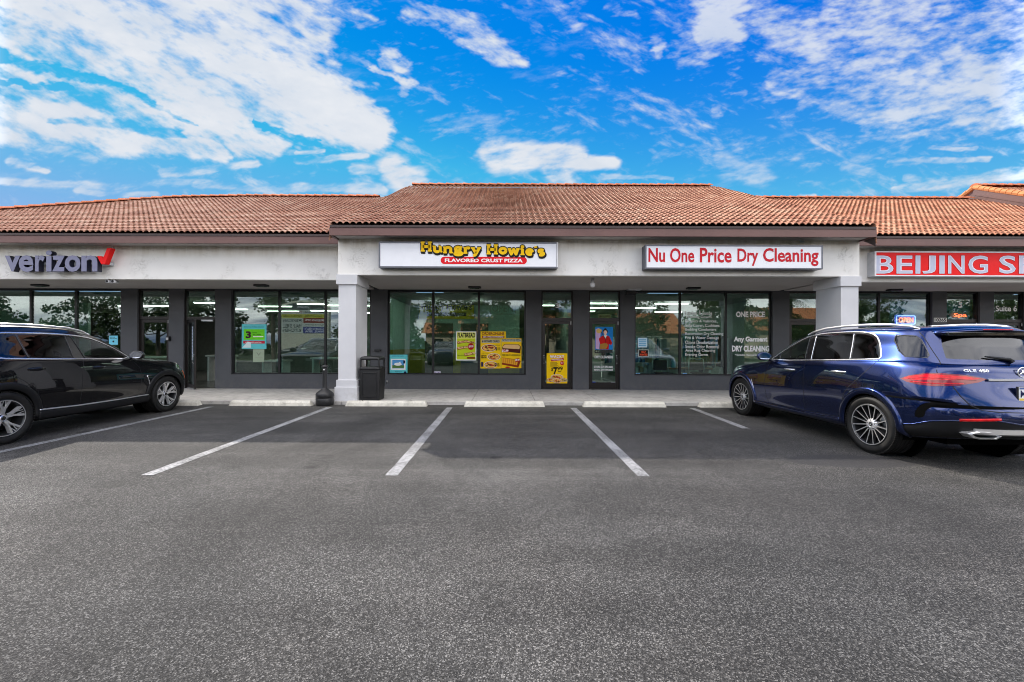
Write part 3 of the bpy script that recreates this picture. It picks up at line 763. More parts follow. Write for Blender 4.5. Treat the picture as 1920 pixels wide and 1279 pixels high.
for k in range(30):
    y0 = YR+0.2*k; sl = (zz(YR, STEP)-4.3)/6.6
    b.tube([(GX, y0, zz(YR, STEP+0.045)-sl*(y0-YR)), (GX, y0+.22, zz(YR, STEP+0.03)-sl*(y0+.22-YR))], [0.09, 0.075], 8, smooth=False)
pl(b, "rake_tile", M_RAKE, roof)
# ================================================================ windows and doors
YG0 = 12.60
def wx(px): return (px-950)/61.2
def glyph_box(px0, py0, px1, py1, Y):
    a = W(px0, py0, Y); b = W(px1, py1, Y)
    return a.x, b.x, b.z, a.z
WIN = {}; DOOR = {}
M_SILL = simple("pale_sill", (0.30, 0.30, 0.32), 0.6)
for (x0, x1, kind, mu, i) in OPEN:
    f = MB()
    if kind == 'w':
        f.box(x0, x1, 12.57, 12.64, 0.52, 0.565); f.box(x0, x1, 12.57, 12.64, ZS-0.05, ZS-0.002)
        f.box(x0, x0+0.05, 12.57, 12.64, 0.565, ZS-0.05); f.box(x1-0.05, x1, 12.57, 12.64, 0.565, ZS-0.05)
        for mx in mu: f.box(mx-0.032, mx+0.032, 12.565, 12.645, 0.565, ZS-0.05)
        o = pl(f, "window", M_FRAME2); WIN[i] = o
        ed = [x0+0.03]+list(mu)+[x1-0.03]
        for a, b in zip(ed, ed[1:]):
            p = MB(); p.box(a+0.02, b-0.02, YG0-0.004, YG0+0.004, 0.55, ZS-0.03); pl(p, "window_pane", M_GLASS, o)
        s = MB(); s.bbox(x0-0.0, x1+0.0, 12.49, 12.568, 0.505, 0.525, 0.003); pl(s, "window_sill", M_GREY, o)
    else:
        ZT = 2.235; dark = M_FRAME
        f.box(x0, x0+0.045, 12.56, 12.66, ZB, ZS-0.002); f.box(x1-0.045, x1, 12.56, 12.66, ZB, ZS-0.002)
        f.box(x0+0.045, x1-0.045, 12.56, 12.66, ZS-0.045, ZS-0.002); f.box(x0+0.045, x1-0.045, 12.56, 12.66, ZT-0.045, ZT+0.045)
        f.box(x0+0.045, x1-0.045, 12.55, 12.68, ZB-0.02, ZB+0.015)
        o = pl(f, "door_frame", dark)
        p = MB(); p.box(x0+0.04, x1-0.04, YG0-0.004, YG0+0.004, ZT+0.04, ZS-0.04); pl(p, "transom_pane", M_GLASS, o)
        # the leaf, built hinged at its own left edge
        w = x1-x0-0.10; h = ZT-0.05-(ZB+0.02)
        piv = (x0+0.05, 12.60, ZB+0.02)
        l = MB(); st = 0.075
        l.bbox(0, st, -0.022, 0.022, 0, h, .003); l.bbox(w-st, w, -0.022, 0.022, 0, h, .003)
        l.bbox(st, w-st, -0.021, 0.021, h-0.09, h, .003); l.bbox(st, w-st, -0.021, 0.021, 0, 0.2 if i in (5, 6) else 0.13, .003)
        leaf = l.build("door", dark); leaf.parent = plaza; leaf.location = (piv[0], piv[1]-12, piv[2])
        leaf.rotation_euler = (0, 0, R(-40) if mu == 'ajar' else 0)
        g = MB(); g.box(st-0.01, w-st+0.01, -0.004, 0.004, 0.12, h-0.08); gp = g.build("door_glass", M_GLASS, leaf)
        hx = w-st*0.5 if i in (2, 6) else st*0.5
        hd = MB(); hd.lathe([(0.0001, -0.012), (0.016, -0.012), (0.018, 0.0)], 14, 'y', (hx, -0.022, 1.02))
        hd.tube([(hx, -0.03, 0.98), (hx, -0.06, 0.97), (hx, -0.06, 0.78), (hx, -0.03, 0.77)], 0.011, 8)
        hd.build("door_handle", M_METAL, leaf)
        if mu == 'ajar':
            k = MB(); k.box(0.02, w-0.02, -0.024, 0.024, -0.012, 0.02); k.build("kick_strip", M_METAL, leaf)
        c = MB(); c.bbox(x1-0.42, x1-0.07, 12.50, 12.558, ZT-0.105, ZT-0.05, .004) if mu == 'ajar' else c.bbox(x1-0.065, x1-0.048, 12.545, 12.559, ZT-0.16, ZT-0.06, .002)
        pl(c, "door_closer", M_METAL, o)
        DOOR[i] = (leaf, o, x0, x1)

# lettering that sits on the glass
M_VW = simple("white_vinyl", (0.9, 0.9, 0.9), 0.5); M_VG = simple("grey_vinyl", (0.86, 0.88, 0.87), 0.5); M_VB = simple("black_vinyl", (0.01, 0.01, 0.012), 0.4)
YT = 12.590
def letters(items, name, mat, parent, Y=YT):
    b = MB()
    for (t, a, c, d, e, off) in items:
        x0, x1, z0, z1 = glyph_box(a, c, d, e, Y); b.text(t, x0, x1, z0, z1, Y, 0, off=off)
    return pl(b, name, mat, parent)
serv = [("Leather & Suede", 1335), ("Wedding Gowns", 1334), ("Drapery & Valances", 1343), ("Sofa Cover, Cushions", 1349), ("Bedding Comforters", 1343),
        ("Restoration Dry Cleaning", 1356), ("Fire & Water Damage", 1348), ("Ozone Deodorization", 1346), ("Smoke Odor Removal", 1348), ("Area Rug Cleaning", 1341), ("Evening Gown", 1327)]
letters([(t, 1285, 583.5+7.87*k, x1, 590.4+7.87*k, 0.006) for k, (t, x1) in enumerate(serv)], "window_lettering", M_VG, WIN[7])
for l_ in ([("ONE PRICE", 1380, 584, 1434, 595, 0.045)], [("Any Garment", 1376, 631, 1439, 643.5, 0.045), ("DRY CLEANING", 1372.5, 648, 1442.5, 659.5, 0.05), ("* Excludes: Heavy & Delicate Items", 1378, 663.5, 1440, 668.5, 0.01)]): letters(l_, "window_lettering", M_VW, WIN[7])
letters([("3", 1041.5, 569, 1048, 577.5, 0.02)], "suite_number", M_VW, DOOR[5][1])
letters([("4", 1128, 569, 1135, 577.5, 0.0)], "suite_number", M_VW, DOOR[6][1])
letters([("5", 1797, 566, 1804, 577, 0.03)], "suite_number", M_VW, DOOR[10][1])
letters([("Suite 6", 1867, 573, 1907, 584, 0.02)], "suite_number", M_VW, DOOR[11][1])

# ---------------------------------------------------------------- flat printed boards (posters, stickers, notices)
def board(name, rect, Y, items, label, cat, base=(1, 1, 1), group=None, thick=0.003, plane=None, frame=None):
    x0, x1, z0, z1 = glyph_box(*rect, Y) if plane is None else plane
    mats = [flat(base)]; keys = {base: 0}
    def mi(c):
        if c not in keys: keys[c] = len(mats); mats.append(flat(c))
        return keys[c]
    b = MB(); b.box(x0, x1, Y-thick, Y, z0, z1, 0)
    U = lambda u: x0+(x1-x0)*u
    V = lambda v: z1-(z1-z0)*v
    y = Y-thick
    for it in items:
        y -= 0.0006
        k = it[0]
        if k == 'r': b.add([(U(it[1]), y, V(it[4])), (U(it[3]), y, V(it[4])), (U(it[3]), y, V(it[2])), (U(it[1]), y, V(it[2]))], [(0, 1, 2, 3)], mi(it[5]))
        elif k == 'e':
            n = 20; b.add([(U(it[1]+it[3]*math.cos(2*math.pi*q/n)), y, V(it[2]+it[4]*math.sin(2*math.pi*q/n))) for q in range(n)], [tuple(range(n))], mi(it[5]))
        elif k == 'p': b.add([(U(p[0]), y, V(p[1])) for p in it[1]], [tuple(range(len(it[1])))], mi(it[2]))
        elif k == 't': b.text(it[1], U(it[2]), U(it[4]), V(it[5]), V(it[3]), y, mi(it[6]), off=it[7] if len(it) > 7 else 0.0, shear=it[8] if len(it) > 8 else 0.0)
    o = b.build(name, mats); return tag(o, label, cat, group)
YEL = (0.98, 0.80, 0.05); RED = (0.83, 0.10, 0.10); BLK = (0.08, 0.06, 0.05); WHT = (0.97, 0.97, 0.95); BRN = (0.55, 0.28, 0.12); CHS = (0.93, 0.72, 0.36); LIM = (0.80, 0.86, 0.15)
TEA = (0.40, 0.80, 0.82)
def pizza(u, v, ru, rv, seed=0, cr=(0.70, 0.40, 0.16), top=(0.72, 0.14, 0.08)):
    rnd = random.Random(seed); it = [('e', u, v, ru, rv, WHT), ('e', u, v, ru*.93, rv*.92, cr), ('e', u, v, ru*.82, rv*.8, CHS)]
    for q in range(11):
        a = rnd.uniform(0, 6.28); r = rnd.uniform(.1, .68)
        it.append(('e', u+ru*r*math.cos(a), v+rv*r*math.sin(a), ru*.15, rv*.16, top if q % 3 else (0.25, 0.30, 0.10)))
    return it
def bread(u0, v0, u1, v1, dv, seed=0):
    rnd = random.Random(seed)
    it = [('p', [(u0, v0+dv), (u1-.06, v1), (u1, v1+dv*.8), (u0+.05, v0+2.2*dv)], (0.62, 0.34, 0.14)), ('p', [(u0+.02, v0+dv), (u1-.07, v1+.01), (u1-.02, v1+dv*.7), (u0+.06, v0+1.8*dv)], (0.95, 0.80, 0.55))]
    for q in range(9):
        t = rnd.random(); uu = u0+.06+(u1-u0-.16)*t; vv = v0+dv*1.35+(v1-v0-dv)*t+rnd.uniform(-.25, .25)*dv
        it.append(('e', uu, vv, 0.022, 0.014, random.Random(seed+q).choice([(0.75, 0.2, 0.1), (0.4, 0.42, 0.15), (0.6, 0.25, 0.15)])))
    return it
PO = 12.594
board("poster", (855, 621.5, 893, 676), PO, [('r', .04, .03, .96, .97, LIM), ('r', .04, .03, .96, .25, (0.93, 0.93, 0.45)), ('t', "FLATBREAD", .08, .045, .94, .21, BLK, .04)] +
      bread(.04, .26, .62, .30, .08, 1) + bread(.5, .24, .98, .36, .07, 2) + bread(.04, .46, .62, .50, .08, 3) + bread(.4, .66, .98, .70, .09, 4) +
      [('e', .74, .52, .15, .115, (0.72, 0.08, 0.08)), ('t', "$9.99", .63, .48, .86, .56, WHT, .03), ('r', .55, .885, .95, .935, (0.5, 0.1, 0.06)), ('t', "flavored crust", .08, .80, .45, .84, BLK)],
      "green and yellow flatbread poster with a white border, in the pizza shop's middle window pane", "poster")
o_ = pizza(.235, .34, .20, .105, 5, (0.6, 0.16, 0.08), (0.6, 0.08, 0.05)) + pizza(.5, .62, .20, .09, 6) + pizza(.3, .88, .20, .1, 7)
board("poster", (901, 621.5, 948.5, 635), PO, [('t', "ORDERONLINE", .05, .1, .94, .5, BRN, .04), ('r', .06, .6, .94, .92, (0.6, 0.28, 0.08)), ('t', "GET A FREE HOWIE BREAD", .1, .66, .9, .86, WHT, .01)],
      "yellow order online strip taped above the other yellow pizza posters", "poster", YEL)
o2 = []
for it in pizza(.42, .30, .38, .125, 5, (0.6, 0.16, 0.08), (0.6, 0.08, 0.05)) + pizza(.66, .60, .32, .12, 6) + pizza(.5, .875, .33, .12, 7): o2.append(it)
board("poster", (901, 636, 939, 691), PO, [('r', .05, .015, .95, .13, (0.75, 0.72, 0.60)), ('t', "# HOWIE DEALS", .07, .03, .93, .115, BLK, .03)] + o2 +
      [('t', "$11", .74, .27, .96, .39, BLK, .02), ('t', "$22", .04, .54, .30, .66, BLK, .02), ('t', "$33", .68, .82, .93, .94, BLK, .02), ('r', .04, .78, .13, .94, (0.05, 0.1, 0.3)), ('t', "Medium Pizza", .5, .2, .95, .23, BLK), ('t', "Two Larges", .05, .48, .4, .51, BLK)],
      "yellow poster of three pizzas priced 11, 22 and 33", "poster", YEL)
det = [('r', .02, .02, .98, .11, (0.75, 0.75, 0.70)), ('t', "DETROIT-STYLE PIZZA", .04, .03, .96, .10, BLK, .02), ('p', [(.03, .30), (.15, .2), (.85, .2), (.97, .27), (.95, .5), (.1, .44)], (0.30, 0.10, 0.06)), ('p', [(.05, .29), (.18, .21), (.82, .21), (.93, .27), (.9, .36), (.1, .33)], (0.92, 0.74, 0.50)),
       ('p', [(.02, .36), (.38, .38), (.36, .48), (.02, .46)], (0.70, 0.08, 0.06)), ('t', "$12.99", .03, .375, .35, .465, WHT, .03), ('t', "DEEP DISH 3 CHEESER BREAD", .04, .535, .96, .595, BLK, .01),
       ('p', [(.03, .64), (.9, .72), (.97, .76), (.85, .98), (.03, .88)], (0.55, 0.20, 0.06)), ('p', [(.04, .65), (.85, .73), (.78, .90), (.05, .82)], (0.93, 0.66, 0.16))]
for q in range(7): det.append(('p', [(.12+.1*q, .655+.009*q), (.135+.1*q, .657+.009*q), (.105+.1*q, .83+.009*q), (.09+.1*q, .828+.009*q)], (0.70, 0.38, 0.10)))
det += [('p', [(.70, .68), (.9, .66), (.9, .78), (.7, .79)], (0.70, 0.08, 0.06)), ('t', "$9.99", .70, .69, .9, .77, WHT, .03), ('e', .32, .97, .12, .025, (0.7, 0.1, 0.1))]
board("poster", (940, 634.5, 977.5, 690.5), PO, det, "yellow deep dish pizza poster priced 12.99, rightmost in the pizza shop window", "poster", YEL)
board("notice", (728.5, 665, 764, 701), PO, [('t', "HURRICANE LUNCH", .2, .05, .8, .11, (0.1, 0.3, 0.5)), ('r', .12, .22, .9, .80, WHT), ('r', .2, .28, .82, .72, (0.35, 0.62, 0.85)), ('r', .2, .55, .82, .70, (0.35, 0.5, 0.25)), ('e', .5, .5, .2, .08, WHT), ('p', [(.42, .5), (.62, .36), (.66, .5)], WHT), ('r', .78, .3, .88, .46, (0.1, 0.12, 0.2)), ('e', .88, .93, .07, .06, (0.05, 0.1, 0.25)), ('t', "PRESENTED BY", .35, .87, .7, .92, (0.1, 0.2, 0.3))],
      "pale turquoise notice with a boat picture, low in the pizza shop's left pane", "notice", TEA)
board("sticker", (812.5, 696.5, 826, 701), PO, [('t', "WELCOME", .1, .25, .9, .75, (0.3, 0.2, 0.4), .01)], "small white sticker at the foot of the pizza shop window mullion", "sticker", (0.88, 0.86, 0.93))
board("poster", (453.5, 608, 499.5, 654.5), PO, [('t', "Switch to the best network", .1, .08, .9, .13, (0.05, 0.2, 0.3)), ('r', .08, .2, .93, .63, (0.45, 0.85, 0.15)), ('t', "3", .16, .28, .38, .57, (0.25, 0.05, 0.2), .05), ('t', "lines unlimited", .44, .3, .62, .36, (0.1, 0.1, 0.1)), ('t', "And 3 phones", .44, .39, .78, .46, (0.1, 0.1, 0.1), .02), ('r', .46, .48, .88, .52, WHT),
      ('r', .06, .67, .94, .78, (0.78, 0.18, 0.25)), ('t', "on us with new line", .15, .69, .8, .76, WHT), ('p', [(.02, .95), (.25, .70), (.38, .74), (.38, .95)], (0.85, 0.93, 0.92))],
      "turquoise and green poster with a large 3 in the phone shop window", "poster", TEA)
board("notice", (204.5, 629.5, 221, 646.5), PO, [('t', "NOTICE", .1, .12, .7, .22, BLK, .02), ('t', "MASKS REQUIRED", .1, .28, .92, .38, BLK, .02), ('e', .5, .64, .1, .1, BLK)], "small pale blue notice in the phone shop window beside the grey pier", "notice", (0.50, 0.85, 0.95))
board("notice", (474.5, 655, 495.5, 679), PO, [('t', "V", .3, .25, .7, .5, (0.5, 0.5, 0.45)), ('r', .15, .65, .85, .68, (0.6, 0.6, 0.55))], "pale grey paper notice below the turquoise phone shop poster", "notice", (0.62, 0.68, 0.58))
board("poster", (1025, 662.5, 1063.5, 719), 12.572, [('t', "WACKY", .13, .05, .88, .17, (0.75, 0.1, 0.08), .09), ('t', "WACKY", .15, .055, .86, .165, WHT, .03), ('p', [(.2, .2), (.83, .165), (.84, .225), (.22, .27)], (0.72, 0.1, 0.1)), ('t', "WEDNESDAY", .23, .195, .8, .235, WHT, .01)] +
      [('r', .18, .30+.035*q, .5+.05*(q % 2), .312+.035*q, (0.45, 0.35, 0.1)) for q in range(5)] +
      [('e', .75, .325, .1, .068, (0.78, 0.1, 0.1)), ('t', "TRY IT", .68, .305, .82, .345, WHT, .01), ('t', "$", .22, .47, .31, .60, BLK, .03), ('t', "7", .32, .46, .52, .71, BLK, .04), ('t', "99", .51, .44, .78, .575, BLK, .02), ('r', .56, .6, .70, .62, BLK)] +
      pizza(.5, .79, .30, .09, 9) + pizza(.18, .885, .17, .065, 10, (0.35, 0.12, 0.05)) + pizza(.82, .885, .17, .065, 11, (0.15, 0.15, 0.2), (0.4, 0.42, 0.46)) + pizza(.5, .91, .20, .075, 12),
      "bright yellow 7.99 pizza poster on the lower half of the pizza shop door", "poster", (0.99, 0.80, 0.02))
board("notice", (1376-180, 633.5, 1392-180+1, 651.5), PO, [('r', .1, .15+.2*q, .9, .27+.2*q, (0.45, 0.7, 0.85)) for q in range(4)] , "pale printed paper above the help wanted sign in the cleaner's window", "notice", (0.8, 0.9, 0.95))
board("notice", (1197, 655.5, 1216, 669.5), PO, [('r', .06, .08, .94, .92, BLK), ('t', "HELP", .26, .18, .74, .45, (0.95, 0.35, 0.2), .03), ('t', "WANTED", .12, .54, .88, .82, (0.95, 0.35, 0.2), .03)], "black and orange help wanted sign with a pale border in the cleaner's window", "notice", (0.75, 0.78, 0.75))
board("sticker", (1192, 699.5, 1200, 703.2), PO, [('t', "visa", .2, .2, .8, .8, (0.1, 0.2, 0.5), .02)], "small blue sticker in the bottom left corner of the cleaner's window", "sticker", (0.55, 0.75, 0.9))
board("sticker", (1280, 699.5, 1288, 703.2), PO, [('t', "visa", .2, .2, .8, .8, (0.1, 0.2, 0.5), .02)], "small blue sticker at the foot of the cleaner's service list pane", "sticker", (0.5, 0.72, 0.88))
board("sign", (1167+64-2, 590.5, 1268, 616.5), 20.8, [('e', .28, .3, .07, .1, (0.2, 0.4, 0.35)), ('r', .4, .28, .9, .33, (0.3, 0.45, 0.4)), ('r', .4, .45, .9, .5, (0.3, 0.45, 0.4)), ('r', .12, .7, .9, .78, (0.25, 0.4, 0.35))], "pale green menu board hanging at the back of the dry cleaner's", "sign", (0.55, 0.68, 0.62))
board("sign", (1122, 589, 1146, 597), 16.2, [('t', "DRY CLEANING", .1, .2, .9, .75, (0.4, 0.25, 0.1), .02)], "small tan ceiling sign seen through the cleaner's transom", "sign", (0.75, 0.70, 0.58))

# cleaner's door picture: woman in a red robe on blue (plain generic figure)
SK = (0.93, 0.78, 0.68); HAIR = (0.12, 0.09, 0.08)
pic = [('p', [(.02, .02), (.98, .06), (.96, .75), (.1, .78)], (0.10, 0.50, 0.80)), ('p', [(.02, .1), (.22, .05), (.3, .3), (.22, .98), (.03, .95)], (0.80, 0.66, 0.82)), ('e', .22, .18, .16, .1, (0.85, 0.70, 0.40)),
       ('p', [(.2, .52), (.36, .40), (.5, .36), (.62, .36), (.8, .42), (.97, .70), (.9, .80), (.78, .74), (.76, .98), (.26, .98), (.28, .75)], (0.78, 0.08, 0.08)), ('p', [(.46, .36), (.66, .36), (.6, .55)], WHT),
       ('e', .57, .2, .145, .105, HAIR), ('e', .57, .11, .07, .05, HAIR), ('e', .57, .235, .1, .085, SK), ('p', [(.53, .29), (.61, .29), (.64, .37), (.5, .37)], SK), ('e', .57, .268, .02, .008, (0.8, 0.2, 0.2)),
       ('e', .535, .225, .013, .006, HAIR), ('e', .605, .225, .013, .006, HAIR), ('p', [(.26, .76), (.6, .70), (.74, .78), (.6, .97), (.24, .96)], (0.66, 0.48, 0.20)), ('p', [(.3, .2), (.34, .19), (.62, .55), (.58, .56)], (0.25, 0.2, 0.18)), ('p', [(.62, .42), (.66, .42), (.58, .72), (.54, .72)], (0.55, 0.04, 0.05)), ('p', [(.76, .48), (.78, .47), (.86, .74), (.83, .75)], (0.55, 0.04, 0.05))]
board("picture", (1116, 613, 1149, 656), 12.594, pic, "picture of a woman in a red robe on blue, inside the cleaner's glass door", "poster", (0.10, 0.50, 0.80))
def dletters(items, name, mat, Y=12.572):
    b = MB(); leaf = DOOR[6][0]
    for (t, a, c, d, e, off, sh) in items:
        x0, x1, z0, z1 = glyph_box(a, c, d, e, Y); b.text(t, x0, x1, z0, z1, Y, 0, off=off, shear=sh)
    o = b.build(name, mat, leaf); o.location = (-(DOOR[6][2]+0.05), -12.60, -(ZB+0.02)); return o
dletters([("CLEANERS", 1115, 655.5, 1150, 662.5, 0.05, 0.3)], "door_lettering", M_VB)
dletters([("DRY CLEANERS", 1115, 667, 1149.5, 672, 0.025, 0), ("STORE: 239-593-0202", 1114, 686, 1149, 690, 0.015, 0), ("MAIN: 239-939-0608", 1114, 691.5, 1149, 695.5, 0.015, 0)], "door_lettering", M_VW)
board("sticker", (1108.5, 716, 1116.5, 724.5), 12.590, [('e', .5, .5, .5, .5, (0.10, 0.38, 0.92))], "round blue sticker low on the cleaner's glass door", "sticker", (0.10, 0.38, 0.92))
board("sticker", (1146, 716.5, 1155, 722.5), 12.590, [('t', "PUSH", .1, .2, .9, .8, (0.3, 0.35, 0.5), .02)], "white sticker at the bottom right of the cleaner's glass door", "sticker", (0.82, 0.86, 0.9))
lf = DOOR[2][0]
b = MB(); b.box(0.52, 0.60, -0.009, -0.005, 0.86, 1.86)
for q in range(10): b.box(0.535, 0.585, -0.0105, -0.0095, 0.92+0.095*q, 0.95+0.095*q, 1)
b.build("height_strip", [flat((0.8, 0.85, 0.92)), flat((0.35, 0.4, 0.5))], lf)

# ================================================================ rooms behind the glass
M_FLOOR = simple("interior_floor", (0.10, 0.10, 0.095), 0.25, var=0.2)
DIV = [XL-0.02, -3.9, 2.27, 8.42, 13.25, XRR+0.02]
f = MB(); f.box(XL-0.02, XRR+0.02, 12.67, 20.99, 0.05, ZB); pl(f, "interior_floor", M_FLOOR)
f = MB(); f.box(XL-0.02, XRR+0.02, 12.67, 20.99, 3.0, 3.05); pl(f, "interior_ceiling", M_CEIL)
b = MB()
for d in DIV[1:-1]: b.box(d-0.06, d+0.06, 12.67, 20.99, ZB, 3.0)
b.box(-24, -15.9, 15.5, 15.6, ZB, 2.99, 0)
b.box(XL-0.02, DIV[1]-0.07, 20.8, 20.98, ZB, 2.99, 1); b.box(DIV[2]+0.07, DIV[3]-0.07, 20.85, 20.98, ZB, 2.99, 0); b.box(DIV[3]+0.07, XRR, 15.5, 15.6, ZB, 2.99, 1)
b.box(-3.83, 0.5, 16.0, 16.1, 1.27, 2.99, 2); b.box(-3.83, 0.5, 15.99, 16.09, ZB, 1.268, 3); b.box(0.52, 2.2, 18.4, 18.5, ZB, 2.99, 1)
b.box(-3.90, -3.83, 12.67, 15.98, 1.27, 2.99, 2); b.box(-3.90, -3.828, 12.67, 15.97, ZB, 1.268, 3)
b.box(-3.2, -2.1, 15.96, 15.985, 0.1, 2.28, 1); b.box(-1.8, -0.72, 15.96, 15.985, 0.1, 2.28, 1)
pl(b, "interior_wall", [M_ROOM, M_ROOMD, M_TEAL, M_OLIVE])
M_TUBE = emis("fluorescent_tube", (1.0, 0.97, 0.88), 6.0)
def strip(x, y, w, label, grp):
    t = empty("ceiling_light", (x, y, 3.0), 0, label, "ceiling light", grp)
    h = MB(); h.box(-w/2, w/2, -0.09, 0.09, -0.05, 0.0); h.build("light_housing", simple("lamp_white", (0.7, 0.7, 0.7), 0.5), t)
    h = MB(); h.box(-w/2+.02, w/2-.02, -0.07, 0.07, -0.075, -0.052); h.build("light_tube", M_TUBE, t)
for q, (x, y, w) in enumerate(((-14.3, 16.2, 2.2), (-11.9, 17.6, 1.4), (-10.8, 14.9, 1.2), (-10.2, 18.6, 1.4), (-8.0, 18.2, 1.5), (-7.3, 15.2, 1.0), (-6.1, 15.7, 1.8), (-5.0, 18.0, 1.6), (-9.2, 16.2, 1.3), (-6.9, 19.4, 2.2))):
    strip(x, y, w, "long ceiling light glowing inside the phone shop", "ceiling lights of the phone shop")
for q, (x, y, w) in enumerate(((2.95+.55, 14.6, 1.2), (3.55, 16.4, 1.8), (3.1, 18.0, 1.6), (5.9, 14.6, 1.2), (5.4, 16.4, 1.2), (7.2, 18.2, 1.2))):
    strip(x, y, w, "long ceiling light glowing inside the dry cleaner's", "ceiling lights of the dry cleaner's")
strip(1.45, 15.4, 0.7, "single ceiling light behind the pizza shop's glass door", None)

for x_, y_ in ((-2.27*14.1/12.6, 14.1), (-0.86*14.1/12.6, 14.1)):  # added strips, kept behind the mullions, to brighten the teal wall and its sign
    strip(x_, y_, 1.3, "added narrow fill light running back into the pizza shop, unseen behind a window bar", "added fill lights of the pizza shop")
    o = [q for q in COL.objects if q.name.startswith("ceiling_light")][-1]; o.rotation_euler.z = math.atan2(y_, x_); o.scale = (1, .45, 1)
# sign on the pizza shop's inner wall
x0, x1, z0, z1 = glyph_box(786, 563, 889, 598, 15.94)
wb_ = board("wall_sign", None, 15.94, [('t', "Hungry Howie's", .04, .14, .96, .62, (0.18, 0.18, 0.08), .03), ('r', .14, .66, .86, .86, (0.25, 0.2, 0.15)), ('t', "FLAVORED CRUST PIZZA", .18, .69, .82, .83, (0.75, 0.75, 0.6), .01)],
           "olive yellow wall sign on the teal wall inside the pizza shop", "sign", (0.95, 0.88, 0.12), plane=(x0, x1, z0, z1))
# unlit OPEN sign in the pizza window
b = MB(); x0, x1, z0, z1 = glyph_box(919, 567, 966, 589, 12.66)
for (c0, c1) in (((x0, z0), (x1, z0)), ((x1, z0), (x1, z1)), ((x1, z1), (x0, z1)), ((x0, z1), (x0, z0))): b.tube([(c0[0], 12.66, c0[1]), (c1[0], 12.66, c1[1])], 0.012, 6)
b.text("OPEN", x0+.07, x1-.07, z0+.07, z1-.07, 12.655, 0, depth=0.01, off=-0.0)
tag(b.build("open_sign", simple("unlit_tube", (0.35, 0.38, 0.36), 0.3)), "unlit tube OPEN sign hanging in the pizza shop's right pane", "sign")

M_DARKF = simple("dark_upholstery", (0.06, 0.035, 0.03), 0.7); M_TEALM = simple("teal_plastic", (0.1, 0.35, 0.38), 0.4)
def chair(x, y, label):
    t = empty("waiting_chair", (x, y, ZB), R(180), label, "chair", "metal framed chairs inside the cleaner's window")
    b = MB(); b.bbox(-.24, .24, -.22, .24, .42, .49, .02); b.build("seat", M_DARKF, t)
    b = MB(); b.bbox(-.22, .22, -.27, -.23, .55, .88, .015); b.build("backrest", M_DARKF, t)
    b = MB()
    for s in (-1, 1): b.tube([(s*.26, .24, 0), (s*.26, .24, .42), (s*.26, -.2, .46), (s*.26, -.28, .70), (s*.25, -.29, .90), (s*.2, -.29, .93), (0, -.29, .935)], .014, 6); b.tube([(s*.26, -.3, 0), (s*.26, -.2, .46)], .014, 6)
    b.build("chair_frame", M_METAL, t)
chair(5.08, 13.25, "metal framed chair behind the left pane of the cleaner's window"); chair(6.28, 13.25, "metal framed chair behind the service list in the cleaner's window")
def shelf(x, y, w, label, col):
    t = empty("shelf_unit", (x, y, ZB), 0, label, "shelf")
    b = MB()
    for s in (-1, 1):
        for e in (-.18, .18): b.box(s*w/2-.015, s*w/2+.015, e-.015, e+.015, 0, 1.5)
    b.build("upright", M_METAL, t)
    for k in range(5):
        q = MB(); q.bbox(-w/2, w/2, -.2, .2, .12+.32*k, .145+.32*k, .004); q.build("shelf_board", col, t)
    rnd = random.Random(int(x*7)); q = MB()
    for k in range(4):
        xx = -w/2+.05
        while xx < w/2-.15:
            ww = rnd.uniform(.08, .2); q.bbox(xx, xx+ww, -.14, .12, .147+.32*k, .147+.32*k+rnd.uniform(.1, .24), .006, rnd.choice([0, 1, 2])); xx += ww+rnd.uniform(.02, .2)
    o = q.build("folded_laundry", [simple("cloth_pale", (0.45, 0.5, 0.5), .8), simple("cloth_blue", (0.08, 0.16, 0.3), .8), simple("cloth_tan", (0.4, 0.3, 0.18), .8)], t)
shelf(4.5, 13.9, .9, "metal shelf unit with folded laundry behind the help wanted sign", M_METAL)
def rail(x, y, w, label, n, seed):
    t = empty("garment_rail", (x, y, ZB), 0, label, "clothes rail")
    b = MB()
    for s in (-1, 1): b.tube([(s*w/2, 0, 0), (s*w/2, 0, 1.75)], .018, 8)
    b.tube([(-w/2, 0, 1.75), (w/2, 0, 1.75)], .018, 8); b.build("rail_frame", M_METAL, t)
    rnd = random.Random(seed); cols = [(0.02, 0.10, 0.14), (0.03, 0.22, 0.30), (0.35, 0.42, 0.42), (0.02, 0.03, 0.06), (0.12, 0.30, 0.5), (0.10, 0.08, 0.06)]
    for k in range(n):
        xx = -w/2+.08+(w-.16)*k/(n-1); h = rnd.uniform(.85, 1.3); b = MB()
        b.prism([(-.22, -.02), (0, .06), (.22, -.02), (.26, -h), (-.26, -h)], -.03, .03, 'y', 0, Matrix.Translation((xx, 0, 1.66)) @ Matrix.Rotation(R(rnd.uniform(60, 85)), 4, 'Z'))
        c = rnd.choice(cols); b.build("hanging_garment", simple("cloth_%02d" % cols.index(c), c, .85), t)
rail(7.35, 15.2, 1.8, "garment rail full of dark clothes behind the ONE PRICE pane", 15, 2)
rail(5.4, 17.6, 2.6, "long garment rail at the back of the dry cleaner's", 18, 4)
def table(x, y, w, d, h, label, m, cat="table"):
    t = empty("display_table", (x, y, ZB), 0, label, cat)
    b = MB(); b.bbox(-w/2, w/2, -d/2, d/2, h-.06, h, .01); b.build("table_top", m, t)
    for sx in (-1, 1):
        b = MB(); b.bbox(sx*(w/2-.08)-.03, sx*(w/2-.08)+.03, -d/2+.05, d/2-.05, 0, h-.061, .006); b.build("leg", simple("lamp_white", (0.7, 0.7, 0.7), 0.5), t)
M_TW = simple("white_laminate", (0.6, 0.6, 0.58), .4)
